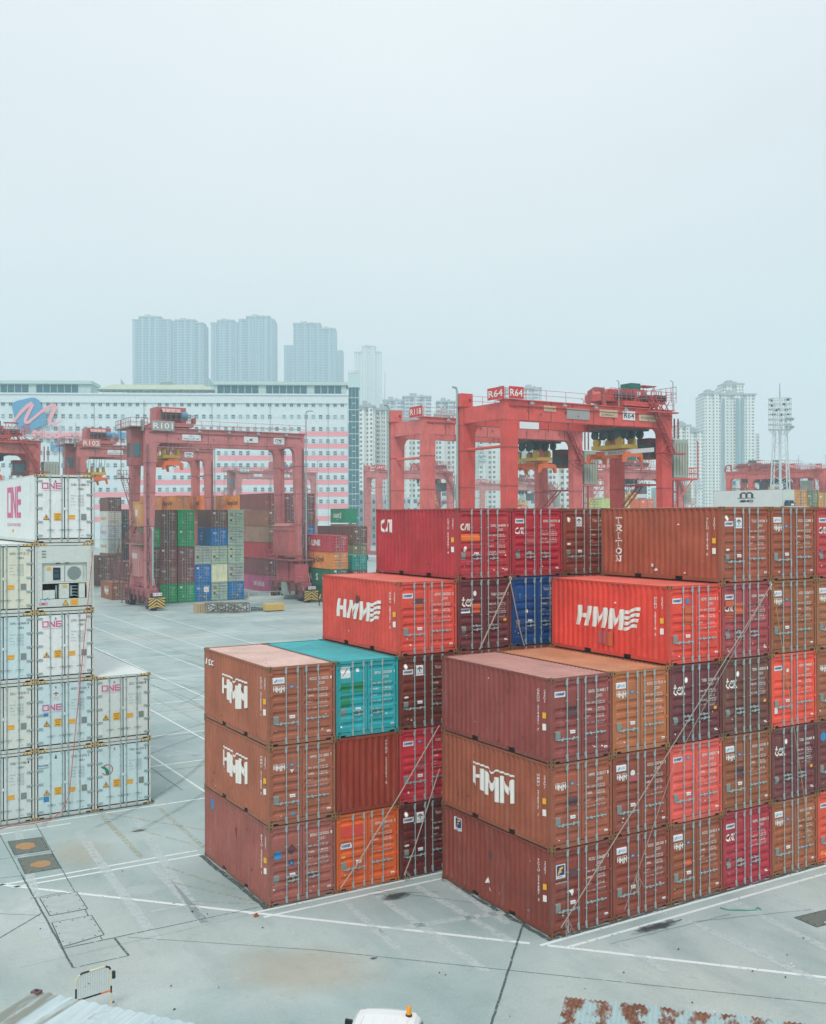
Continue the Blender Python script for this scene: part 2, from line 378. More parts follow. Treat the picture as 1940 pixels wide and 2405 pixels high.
def cast_mesh():
    mb = MB(); mb.box((0, 0, 0), (.162, .178, .118))
    def hole(c, ax, sgn):
        pts = []
        for i in range(8):
            a = 6.2832 * i / 8 + .39; p = [c[0], c[1], c[2]]
            if ax == 'y': p[0] += .027 * math.cos(a); p[2] += .036 * math.sin(a)
            if ax == 'x': p[1] += .027 * math.cos(a); p[2] += .036 * math.sin(a)
            if ax == 'z': p[0] += .028 * math.cos(a); p[1] += .05 * math.sin(a)
            pts.append(tuple(p))
        mb.add(pts, [tuple(range(8))], 1)
    hole((.081, -.0015, .059), 'y', -1); hole((-.0015, .089, .059), 'x', -1); hole((.1635, .089, .059), 'x', 1); hole((.081, .1795, .059), 'y', 1); hole((.081, .089, .1195), 'z', 1)
    return mb.mesh('corner_casting', [PF, HOLE])
def frame_mesh(L, h, smooth):
    mb = MB(); W = CW; e = .012
    for x0, x1 in ((e, .085), (W - .085, W - e)):
        mb.box((x0, .025, .118), (x1, .15, h - .118)); mb.box((x0, L - .14, .118), (x1, L - e, h - .118))
    mb.box((.162, .02, h - .105), (W - .162, .1, h - .012)); mb.box((.162, L - .09, h - .105), (W - .162, L - e, h - .012))
    mb.box((.162, .02, .075), (W - .162, .12, .148)); mb.box((.36, .022, .022), (W - .36, .118, .075)); mb.box((.162, .05, .03), (.36, .1, .075), 1); mb.box((W - .36, .05, .03), (W - .162, .1, .075), 1)
    mb.box((.162, L - .11, .03), (W - .162, L - e, .148))
    for x0, x1 in ((e + .006, .06), (W - .06, W - e - .006)):
        mb.box((x0, .178, h - .075), (x1, L - .178, h - .018))
        segs = [(.178, L * .5 - 1.2), (L * .5 - .84, L * .5 + .84), (L * .5 + 1.2, L - .178)] if L < 7 else [(.178, L - .178)]
        for a, b in segs: mb.box((x0, a, .03), (x1, b, .155))
        mb.box((.07 if x0 < 1 else W - .09, .18, .035), (.09 if x0 < 1 else W - .07, L - .18, .15), 1)
        if L < 7: mb.box((x0, L * .5 - 1.2, .135), (x1, L * .5 + 1.2, .156)) if False else None
    mb.box((.1, .15, .148), (W - .1, L - .15, .16), 1)
    return mb.mesh('frame', [PF if not smooth else PR, HOLE])
from mathutils import noise as mnoise
def dented_side(L, h, var):
    z0 = .152; z1 = h - .07; pr = corr_profile(.142, L - .142); nz_ = 9; vs = []
    for u, d in pr:
        for k in range(nz_):
            t = k / (nz_ - 1); q = max(0, mnoise.noise(Vector((u * .9 + var * 17, t * 2.2, var * 3.1)))) * .075 + max(0, mnoise.noise(Vector((u * 3 + var * 5, t * 5, 9)))) * .022
            vs.append((.02 + d + q * math.sin(math.pi * t) ** .7 * min(1, (u - .14) * 3, (L - .14 - u) * 3), L - u, z0 + (z1 - z0) * t))
    mb = MB(); mb.add(vs, [(i * nz_ + k, (i + 1) * nz_ + k, (i + 1) * nz_ + k + 1, i * nz_ + k + 1) for i in range(len(pr) - 1) for k in range(nz_ - 1)]); return mb.mesh('side_wall', [P_], False)
def side_mesh(L, h, smooth, mid=False):
    mb = MB(); z0 = .152; z1 = h - .07
    pr = corr_profile(.142, L - .142) if not smooth else [(.142, 0), (L - .142, 0)]
    if mid: pr = corr_profile(.142, L - .142, .4)
    vs = []
    for u, d in pr: vs += [(.02 + d, L - u, z0), (.02 + d, L - u, z1)]
    mb.add(vs, [(2 * i, 2 * i + 2, 2 * i + 3, 2 * i + 1) for i in range(len(pr) - 1)])
    return mb.mesh('side_wall', [PR if smooth else P_], False)
def end_mesh(L, h):
    mb = MB(); pr = corr_profile(.085, CW - .085, .25, .045); vs = []
    for x, d in pr: vs += [(x, L - .02 - d, .15), (x, L - .02 - d, h - .1)]
    mb.add(vs, [(2 * i, 2 * i + 2, 2 * i + 3, 2 * i + 1) for i in range(len(pr) - 1)]); return mb.mesh('end_wall', [P_])
def roof_mesh(L, h, smooth):
    mb = MB(); pr = corr_profile(.1, L - .1, .209 if not smooth else .5, .018 if not smooth else .004); vs = []
    for y, d in pr: vs += [(.055, y, h - .03 - d), (CW - .055, y, h - .03 - d)]
    mb.add(vs, [(2 * i, 2 * i + 2, 2 * i + 3, 2 * i + 1) for i in range(len(pr) - 1)])
    for x in (.02, CW - .06): mb.box((x, .15, h - .05), (x + .04, L - .15, h - .022))
    return mb.mesh('roof', [PR if smooth else P_])
def door_prof(h, var, smooth): return [(0, 0), (h, 0)] if smooth else groove_profile(GRV[var], h)
def put_lettering(d, parent, mapf, breaks, axis):
    if not d.p: return
    mb = MB(); d.bake(mb, mapf, breaks, axis); o = mb.build('lettering', ALLM, parent, fix=False); return o
def weights(d, u, z, st='A', mat='white', sc=1.0):
    rows = {'A': [('MAX. GROSS', '30,480 KGS', '67,200 LBS'), ('TARE', '2,180 KGS', '4,810 LBS'), ('NET', '28,300 KGS', '62,390 LBS'), ('CU. CAP.', '33.2 CU.M', '1,170 CU.FT')],
            'T': [('MAX. WT.', '30,480 KG', '67,200 LB'), ('TARE WT.', '2,200 KG', '4,850 LB'), ('PAYLOAD', '28,280 KG', '62,350 LB'), ('CU. CAP.', '33.2 CU.M', '1,173 CU.FT')]}[st]
    dz = .205 if st == 'A' else .15
    for k, (a, b, c) in enumerate(rows):
        d.text(a, u, z - k * dz, .06, mat, fit=.13 + .028 * len(a) * .95); d.text(b, u + .42, z + .03 - k * dz, .045, mat, fit=.32); d.text(c, u + .42, z - .035 - k * dz, .045, mat, fit=.32)
def number(d, num, z, mat='white', u=1.5, code='22G1'):
    a, b, c = (num + '  ').split(' ')[:3]
    d.text(a, u, z, .095, mat, fit=.25, bold=.012); d.text(b, u + .33, z, .095, mat, fit=.36, bold=.012)
    if c: d.text(c, u + .75, z, .095, mat, fit=.055, bold=.012)
    d.text(code, u + .33, z - .15, .085, mat, fit=.22, bold=.01)
def stickers(dl, items, h):
    "small things on the left leaf, each (kind, u, z)"
    for it in items:
        k, u, z = it[:3]
        if k == 'newbox': dl.rect(u, z, u + .42, z + .17, 'stk'); logo_new(dl, u + .03, z + .045, .33, .085, 'navy')
        elif k == 'kobc': dl.rect(u, z, u + .42, z + .19, 'stk'); dl.poly([(u + .04, z + .04), (u + .16, z + .16), (u + .15, z + .08), (u + .09, z + .04)], 'sky'); dl.text('KOBC', u + .18, z + .06, .07, 'sky', fit=.2)
        elif k == 'old': logo_old(dl, u, z, .4, .2)
        elif k == 'ar': dl.disc(u, z, .085, 'sky', 12, .05); dl.text('AR', u - .04, z - .02, .045, 'stk', fit=.08)
        elif k == 'cai': logo_cai(dl, u, z, .4, .24)
        elif k == 'tex': logo_tex(dl, u, z, .52, .3)
        elif k == 'ring': dl.disc(u, z, .075, 'white', 12, .1); dl.disc(u, z, .045, 'paint', 10, .065)
        elif k == 'plate': dl.rect(u, z, u + .19, z + .27, 'gry')
        elif k == 'tag': dl.rect(u, z, u + .2, z + .1, 'stk'); dl.rect(u + .03, z + .045, u + .17, z + .06, 'fad')
        elif k == 'oval': dl.disc(u, z, .1, 'white', 12, .045); dl.disc(u, z, .07, 'paint', 12, .025)
        elif k == 'triton': dl.rect(u, z, u + .3, z + .36, 'stk'); dl.band([(u + .05, z + .22), (u + .15, z + .29), (u + .25, z + .22)], .04, 'ink'); dl.rect(u + .13, z + .13, u + .17, z + .25, 'ink'); dl.text('TRITON', u + .04, z + .05, .045, 'ink', fit=.22)
        elif k == 'disc': dl.disc(u, z, it[3], it[4])
        elif k == 'rect': dl.rect(u, z, u + it[3], z + it[4], it[5])
        elif k == 'txt': dl.text(it[3], u, z, it[4], it[5] if len(it) > 5 else 'white', bold=.012)
        elif k == 'foot': dl.rect(u, z, u + .14, z + .06, 'stk'); dl.rect(u + .02, z + .02, u + .12, z + .035, 'ink')
        elif k == 'poly': dl.poly([(u + a, z + b) for a, b in it[3]], it[4])
OWN = {'hmm': [('newbox', .17, 2.0)], 'kobc': [('kobc', .17, 2.03), ('old', .19, 1.76), ('ar', .84, 1.9)], 'hmmold': [('old', .19, 1.8), ('ar', .84, 1.93)],
       'cai': [('newbox', .17, 2.02), ('cai', .16, 1.62), ('disc', .32, .98, .06, 'sky')], 'tex': [('ring', .78, 2.06), ('tex', .2, 1.6)],
       'tri': [('ring', .3, 2.2), ('newbox', .17, 1.92), ('triton', .7, 1.85), ('oval', .3, 1.12)], 'cai0': [('cai', .16, 1.78)], 'none': []}
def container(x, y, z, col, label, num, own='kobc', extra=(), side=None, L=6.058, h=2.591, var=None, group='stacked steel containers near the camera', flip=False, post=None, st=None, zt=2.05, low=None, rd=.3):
    root = thing('shipping_container', label, 'container', (x, y, z), 0, group)
    if flip: root.location = (x + CW, y + L, z); root.rotation_euler[2] = math.pi
    var = var or {'tex': 'B', 'tri': 'C', 'cai': 'B'}.get(own, 'A'); st = st or ('T' if own in ('tex', 'cai') else 'A')
    if post is None:
        k = .62; post = (col[0] * k + 34, col[1] * k + 40, col[2] * k + 22)
    put('frame', cached(('fr', L, h), lambda: frame_mesh(L, h, False)), root, (col[0] * .9 + 6, col[1] * .9 + 10, col[2] * .9 + 8))
    sv = len(label) % 5; sw = put('side_wall', cached(('sd', L, h, sv), lambda: dented_side(L, h, sv)), root, col)
    put('side_wall', cached(('sd', L, h), lambda: side_mesh(L, h, False)), root, col, (CW, L, 0), math.pi)
    put('end_wall', cached(('en', L, h), lambda: end_mesh(L, h)), root, col)
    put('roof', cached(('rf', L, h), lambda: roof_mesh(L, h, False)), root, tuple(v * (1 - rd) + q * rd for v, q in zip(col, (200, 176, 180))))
    cm = cached('cast', cast_mesh)
    for cx in (0, CW - .162):
        for cy in (0, L - .178):
            for cz in (0, h - .118): put('corner_casting', cm, root, post, (cx, cy, cz))
    doors = [put('door', cached(('lf', s, h, var), lambda: leaf_mesh(s, h, var, False)), root, col) for s in (0, 1)]
    rm = cached(('rod', h), lambda: rod_mesh(h, False)); hm = cached('handle', handle_mesh)
    if not low: low = own in ('tex', 'cai', 'tri0')
    for i, rx in enumerate(RODS):
        dd = doors[0] if i < 2 else doors[1]
        put('lock_rod', rm, dd, None, (rx, 0, 0))
        if low: hz = (.88, .74)[i % 2]; hl = (rx + .36, rx)[i % 2]; o = put('handle', hm, dd, None, (rx, .012, hz))
        else: o = put('handle', hm, dd, None, (rx, .012, .72 if i < 2 else .8))
        if i in (0, 2) and low or (i >= 2 and not low): o.rotation_euler[1] = 0; o.scale = (-1, 1, 1)
    pr = door_prof(h, var, False)
    def dm(u, v, off): return (u, YD + interp(pr, v) - off - .003, v)
    br = [p[0] for p in pr]
    dl = Decal(); stickers(dl, OWN[own] + ([('plate', .19, .7), ('tag', .76, .86)] if own != 'tex' else [('plate', .2, .62)]) + list(extra), h)
    vr = random.Random(num + label)
    for k in range(vr.randint(1, 3)):
        a, b = vr.uniform(.16, .5), vr.uniform(.25, .6); c_ = vr.choice(['stk', 'fad', 'white', 'fad'])
        if vr.random() < .5: dl.rect(a + vr.choice([0, .55]), b, a + .6 * 0 + vr.choice([0]) + a * 0 + .07 + a * 0 if 0 else a + .04, b + .05, c_) if 0 else dl.disc(a, b, vr.uniform(.02, .045), c_, 7, vr.uniform(.015, .04))
        else: dl.poly([(a, b), (a + vr.uniform(.02, .09), b + vr.uniform(-.02, .02)), (a + vr.uniform(.02, .07), b + vr.uniform(.03, .07))], c_)
    if vr.random() < .45: u0 = .63 + vr.uniform(0, .1); z0_ = vr.uniform(1.1, 1.7); dl.rect(u0, z0_, u0 + .36, z0_ + vr.uniform(.15, .4), vr.choice(['dark2', 'org2', 'gry2'])) if col[0] > 1.4 * col[2] and own != 'tri' else None
    put_lettering(fix_paint(dl, col), doors[0], dm, br, 1)
    dr = Decal()
    for k in range(vr.randint(0, 3)):
        a, b = vr.uniform(1.35, 2.2), vr.uniform(.25, .9); dr.poly([(a, b), (a + vr.uniform(.02, .1), b + vr.uniform(-.02, .02)), (a + vr.uniform(.01, .07), b + vr.uniform(.02, .07))], vr.choice(['fad', 'stk', 'white']))
    if num:
        number(dr, num, zt); weights(dr, 1.42, zt - .34, st)
        stickers(dr, [('foot', 2.12, .27)] + ([('rect', 2.06, .98, .13, .1, 'yel')] if own == 'tex' else []), h)
        put_lettering(dr, doors[1], dm, br, 1)
    if side:
        sp = corr_profile(.142, L - .142)
        def sm(u, v, off): return (.02 + interp(sp, u) - off - .003, L - u, v)
        d = Decal(); side(d, L)
        for k in range(7):
            a, b = vr.uniform(.3, L - .9), vr.uniform(.2, .8) if k < 5 else vr.uniform(1.6, 2.3); e_ = vr.uniform(.015, .06); d.poly([(a, b), (a + e_ * 2, b + vr.uniform(-.03, .03)), (a + e_, b + e_ * 1.3)], vr.choice(['fad', 'white', 'dark2', 'dark2']))
        put_lettering(fix_paint(d, col), sw, sm, [p[0] for p in sp], 0)
    return root
def fix_paint(d, col):
    return d
def sidenum(d, L, num, code='22G1', mat='white', yel=True):
    d.text(num, L - .66, 2.12, .085, mat, stack=True, bold=.01, sx=.8); d.text(code, L - .36, 2.12, .085, mat, stack=True, bold=.01, sx=.8)
    if yel: d.rect(L - .42, 1.34, L - .3, 1.52, 'yel'); d.rect(L - .42, .98, L - .3, 1.18, 'white')
w_ = 2.46; H = 2.591
def lbl(desc): return desc
LY = 6.68; LX = -6.26
BR = (150, 82, 66)
def s_new(u, z, w, h, num):
    def f(d, L): logo_new(d, u, z, w, h); sidenum(d, L, num)
    return f
def s_old(u, z, w, h, num, ex=None):
    def f(d, L):
        logo_old(d, u, z, w, h); sidenum(d, L, num)
        if ex: ex(d, L)
    return f
def s_tri(d, L):
    for k, c in enumerate('TRITON'): slab(d, c, .8, 2.0 - k * .29, .34, .24)
    sidenum(d, L, 'TLLU 218184 0')
    d.rect(L - 3.35, .42, L - 3.22, .54, 'stk'); d.poly([(L - 3.18, .28), (L - 3.02, .3), (L - 3.1, .4)], 'stk')
def s_red2(d, L):
    logo_new(d, 1.35, .94, 3.15, .72); sidenum(d, L, 'HDMU 282318 5')
    d.rect(2.62, .38, 3.0, .86, 'gry2'); d.rect(3.02, .35, 3.4, .84, 'org2')
def s_cai(d, L): logo_cai(d, .36, 1.66, .95, .5); sidenum(d, L, 'CAIU 664081 4')
def s_jdc(d, L):
    d.text('JDC', .32, 2.0, .2, bold=.03, fit=.62); d.poly([(.1, 1.98), (.24, 2.26), (.24, 2.02)], 'white'); logo_old(d, 1.85, .98, 2.3, .88); sidenum(d, L, 'KOCU 210552 1')
def s_old2(d, L): logo_old(d, 1.88, .99, 2.3, .88); sidenum(d, L, 'HMMU 211800 7')
def s_old3(d, L): logo_old(d, 1.88, .99, 2.3, .88); sidenum(d, L, 'HMMU 210517 1')
def s_bsiu(d, L): d.disc(.72, 2.1, .17, 'sky', 16, .2); d.poly([(2.95, 1.72), (3.2, 1.9), (3.2, 1.5)], 'dark2'); d.poly([(3.22, 1.92), (3.42, 1.72), (3.22, 1.52)], 'gry2'); sidenum(d, L, 'BSIU 255026 1')
def s_fciu(d, L):
    d.rect(.76, 1.9, 1.16, 2.34, 'stk'); d.rect(.8, 2.0, 1.12, 2.31, 'navy'); d.band([(.86, 2.04), (.96, 2.22), (1.08, 2.26)], .05, 'yel'); d.band([(.9, 2.12), (1.04, 2.16)], .04, 'yel'); d.text('FLORENS', .8, 1.93, .045, 'navy', fit=.32)
    sidenum(d, L, 'FCIU 556687 3'); d.disc(2.86, 1.62, .12, 'dark2', 12, .13); d.poly([(2.6, .62), (2.72, .84), (2.86, .62), (2.74, .66)], 'white'); d.poly([(2.8, .5), (2.95, .44), (2.84, .6)], 'white')
def s_gaou(d, L): sidenum(d, L, 'GAOU 214451 7')
def fl(u, z): return [('rect', u, z, .36, .42, 'stk'), ('rect', u + .03, z + .09, .3, .3, 'navy'), ('poly', u + .06, z + .12, [(0, 0), (.06, .0), (.14, .13), (.22, .18), (.2, .23), (.08, .2)], 'yel'), ('poly', u + .1, z + .15, [(0, 0), (.12, .03), (.12, .07), (.02, .04)], 'yel'), ('txt', u + .03, z + .03, 'FLORENS', .04, 'navy')]
# front right block: (column, tier)
R = []
def RC(c, t, *a, **k): R.append(container(c * w_, 0, (t - 1) * H, *a, **k))
RC(0, 1, (128, 60, 54), 'red brown container with blue and yellow square emblem at the right block front corner', 'FCIU 556687 3', 'none', fl(.2, 1.72) + [('poly', .72, 1.1, [(0, .18), (.2, .2), (.1, 0)], 'stk'), ('txt', .15, 1.55, 'www.florens.com', .05)], side=s_fciu, st='A')
RC(0, 2, BR, 'brown container with huge white notched letters on its side, in the right block', 'HMMU 210517 1', 'hmmold', side=s_old3)
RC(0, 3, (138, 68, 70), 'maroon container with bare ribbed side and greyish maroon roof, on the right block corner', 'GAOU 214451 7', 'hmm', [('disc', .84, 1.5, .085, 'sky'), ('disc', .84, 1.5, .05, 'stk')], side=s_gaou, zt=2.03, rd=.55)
RC(1, 1, (136, 66, 56), 'brown container with wire tangle on its doors, at ground level beside the emblem box', 'KOCU 205100 3', 'kobc', [('txt', 1.0, .98, 'W', .12)])
RC(1, 2, (140, 70, 58), 'brown container with white bird mark on its left door, in the right block', 'KOCU 207403 5', 'kobc', [('disc', .85, 1.92, .1, 'stk', 10), ('poly', .78, 1.72, [(0, 0), (.16, 0), (.08, .1)], 'stk')])
RC(1, 3, (174, 102, 70), 'tan brown container with orange roof beside the maroon roof', 'KOCU 217310 4', 'kobc')
RC(2, 1, (140, 76, 58), 'brown container at ground level left of the crimson one in the right block', 'KOCU 201813 4', 'kobc')
RC(2, 2, (212, 88, 86), 'pinkish red container below the left one of two maroon neighbours with white lower case letters', 'HDMU 208507 1', 'hmm', [('ar', .84, 2.1)])
RC(2, 3, (104, 50, 60), 'dark maroon container directly under the big red one with the slanted white side logo', 'TGBU 250470 5', 'tex', zt=1.94)
RC(2, 4, (214, 68, 60), 'bright red container with slanted white letters on its side, on the right block', 'HDMU 282318 5', 'hmm', [('disc', .84, 2.06, .09, 'sky'), ('rect', .72, 1.28, .34, .62, 'org2')], side=s_red2)
RC(3, 1, (164, 46, 66), 'crimson container at ground level between two brown ones in the right block', 'HDMU 203824 2', 'cai')
RC(3, 2, (142, 82, 60), 'brown container above the crimson ground level one', 'KOCU 210100 3', 'kobc')
RC(3, 3, (110, 64, 60), 'brownish maroon container with white lower case letters left of the orange red one', 'TEMU 585830 1', 'tex', zt=2.1)
RC(3, 4, (156, 66, 76), 'faded crimson container with orange repaint patch where the ropes are hooked', 'HDMU 204404 8', 'cai', [('rect', .17, 1.78, .42, .2, 'org2'), ('rect', .62, 1.5, .42, .4, 'org2'), ('rect', .17, 1.4, .42, .16, 'org2')])
RC(3, 5, (154, 80, 64), 'brown container with vertical white slab letters down its side, highest corner of the right block', 'TLLU 218184 0', 'tri', side=s_tri)
RC(4, 1, (152, 86, 60), 'light brown container with green rope tangle hanging on its right door, at ground level', 'KOCU 211086 2', 'kobc')
RC(4, 2, (110, 54, 62), 'maroon container with white lower case letters below the orange red one', 'TGBU 250488 1', 'tex', zt=1.98)
RC(4, 3, (222, 80, 66), 'orange red container with patched ochre stripes on its doors', 'HDMU 284828 7', 'hmm', [('rect', .62, 1.6, .5, .2, 'org2'), ('disc', .86, 1.98, .07, 'stk'), ('rect', .16, .5, .16, .22, 'stk')])
RC(4, 4, (148, 86, 58), 'ochre brown container right of the faded crimson one, one below the top tier', 'KOCU 202673 5', 'kobc')
RC(4, 5, (148, 78, 60), 'brown container on the top tier right of the one with slab letters', 'KOCU 222888 5', 'kobc', [('rect', 1.08, .42, .04, .3, 'stk')])
RC(5, 1, (216, 82, 64), 'red container cut by the right edge of the photo at ground level', 'HDMU 206612 4', 'hmm', [('rect', .16, .3, .9, .2, 'org')])
RC(5, 2, (112, 58, 62), 'maroon container with round blue sticker cut by the right edge of the photo', 'BSIU 231907 6', 'none', [('disc', .36, 2.0, .17, 'sky')])
RC(5, 3, (150, 88, 66), 'brown container at the right edge of the photo above the one with round blue sticker', 'HMMU 214009 3', 'hmmold')
RC(5, 4, (156, 98, 72), 'light brown container at the right edge of the photo, one below the top tier', 'KOCU 209912 0', 'kobc')
RC(5, 5, (176, 62, 68), 'red container at the right edge of the photo on the top tier', 'CAIU 660371 2', 'cai')
# left block, one row behind
def LC(c, t, *a, **k): return container(LX + c * w_, LY, (t - 1) * H, *a, **k)
LC(0, 1, (148, 86, 84), 'maroon red container with round light blue stickers at the left block front corner', 'BSIU 255026 1', 'none', [('disc', .34, 1.62, .15, 'sky'), ('disc', .84, 1.3, .09, 'navy'), ('disc', .84, 1.3, .06, 'sky'), ('poly', .66, 1.55, [(0, .2), (.17, .38), (.34, .2), (.17, 0)], 'dark2')], side=s_bsiu, low=True, var='C')
LC(0, 2, (156, 92, 76), 'brown container with big white notched letters in the middle of the left corner column', 'HMMU 211800 7', 'hmmold', [('poly', .76, 1.7, [(0, .08), (.16, .08), (.08, -.04)], 'stk'), ('disc', .88, .32, .06, 'sky')], side=s_old2)
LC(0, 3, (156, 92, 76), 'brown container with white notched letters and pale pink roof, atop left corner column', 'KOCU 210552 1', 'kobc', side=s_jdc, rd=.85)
LC(1, 1, (206, 90, 42), 'orange container with red patch at ground level under the blank ribbed end', 'HDMU 280505 3', 'none', [('newbox', .17, 1.42), ('rect', .17, 1.8, .9, .36, 'pink2'), ('rect', .19, 1.1, .14, .09, 'yel')])
def nofn(d, L): pass
t_ = LC(1, 2, (136, 48, 34), 'rusty red container showing its blank ribbed end under the teal one', '', 'none', flip=True)
d = Decal(); d.text('TTNU 232562 8', .52, 2.2, .1, 'white', stack=True, bold=.012, sx=.8); d.p = d.p
def em(u, v, off, pr=corr_profile(.085, CW - .085, .25, .045)): return (u, 6.058 - .02 - interp(pr, u) + off + .003, v)
d.shift(lambda u, v: (CW - u - .95 - .9 * 0, v)) if False else None
mb = MB()
def em2(u, v, off): x, y, z = em(CW - u, v, off); return (x, y, z)
d2 = Decal(); d2.text('TTNU 232562 8', 1.95, 2.22, .1, 'white', stack=True, bold=.012, sx=.8); d2.bake(mb, em2, [CW - p[0] for p in corr_profile(.085, CW - .085, .25, .045)][::-1], 0)
ew = [c for c in t_.children if c.name.startswith('end_wall')][0]; mb.build('lettering', ALLM, ew, fix=False)
LC(1, 3, (34, 152, 166), 'teal container with green square patches, on top of the second column of the left block', 'BFSU 203309 9', 'none', [('rect', .2, 2.0, .36, .38, 'stk'), ('band' if 0 else 'poly', .26, 2.06, [(0, 0), (.22, .24), (.2, .26), (-.01, .02)], 'ink'), ('disc', .85, 2.24, .07, 'stk'), ('rect', .2, 1.5, .36, .34, 'grn'), ('rect', .7, 1.5, .38, .34, 'grn'), ('rect', .2, 1.0, .36, .34, 'grn')], var='C', low=True, post=(50, 120, 118), st='A', rd=.12)
LC(2, 1, (92, 26, 26), 'dark red container at ground level beside the orange one', 'TLLU 218690 4', 'tri')
LC(2, 2, (184, 44, 62), 'crimson container between two dark red ones of the left block', 'HDMU 205517 3', 'hmm', [('ar', .84, 2.12)])
LC(2, 3, (104, 44, 38), 'dark brown red container below the bright red one of the left block', 'TLLU 218322 7', 'tri')
LC(2, 4, (206, 74, 68), 'light red container with slanted white letters on its side, on the left block', 'HDMU 283201 2', 'hmm', [('rect', .62, 1.78, .38, .2, 'dark2')], side=lambda d, L: (logo_new(d, 1.18, 1.02, 3.35, .7), sidenum(d, L, 'HDMU 283201 2'), d.disc(2.9, 1.78, .16, 'dark2')))
for t in (1, 2, 3): LC(3, t, (132, 60, 54), 'brown container hidden behind the front right block, under the upper tiers of the left block', '', 'none', group='containers hidden behind the front right block')
LC(3, 4, (104, 48, 58), 'maroon container with white lower case letters left of the blue one', 'TGBU 223072 2', 'tex', [('newbox', .16, 1.36)], zt=1.95)
LC(3, 5, (166, 50, 64), 'crimson container with white side letters and orange door patch, top of the left block', 'CAIU 664081 4', 'cai0', [('rect', .18, 1.36, .84, .3, 'org'), ('ring', .36, 1.1)], side=s_cai, low=True, var='C', zt=1.9)
for t in (1, 2, 3): LC(4, t, (132, 60, 54), 'brown container hidden behind the front right block, under the upper tiers of the left block', '', 'none', group='containers hidden behind the front right block')
LC(4, 4, (14, 66, 132), 'deep blue container behind the bright red one with the ropes', 'TLLU 501927 3', 'none', [('poly', .28, 1.78, [(0, .12), (.1, .2), (.2, .12), (.12, .12), (.12, 0), (.08, 0), (.08, .12)], 'sky'), ('txt', .2, 1.66, 'TRITON', .06, 'sky'), ('disc', .72, 1.3, .07, 'stk')], var='C', low=True)
LC(4, 5, (166, 40, 60), 'deep crimson container on the top tier in the middle of the left block', 'HDMU 203770 1', 'cai')
for t in (1, 2, 3, 4): LC(5, t, (132, 60, 54), 'brown container hidden behind the front right block, under the upper tiers of the left block', '', 'none', group='containers hidden behind the front right block')
LC(5, 5, (132, 64, 56), 'brown container on the top tier just left of the one with slab letters', 'TTNU 140523 6', 'none', [('ring', .3, 2.14), ('triton', .66, 1.88), ('oval', .3, 1.2)], low=False, var='C')
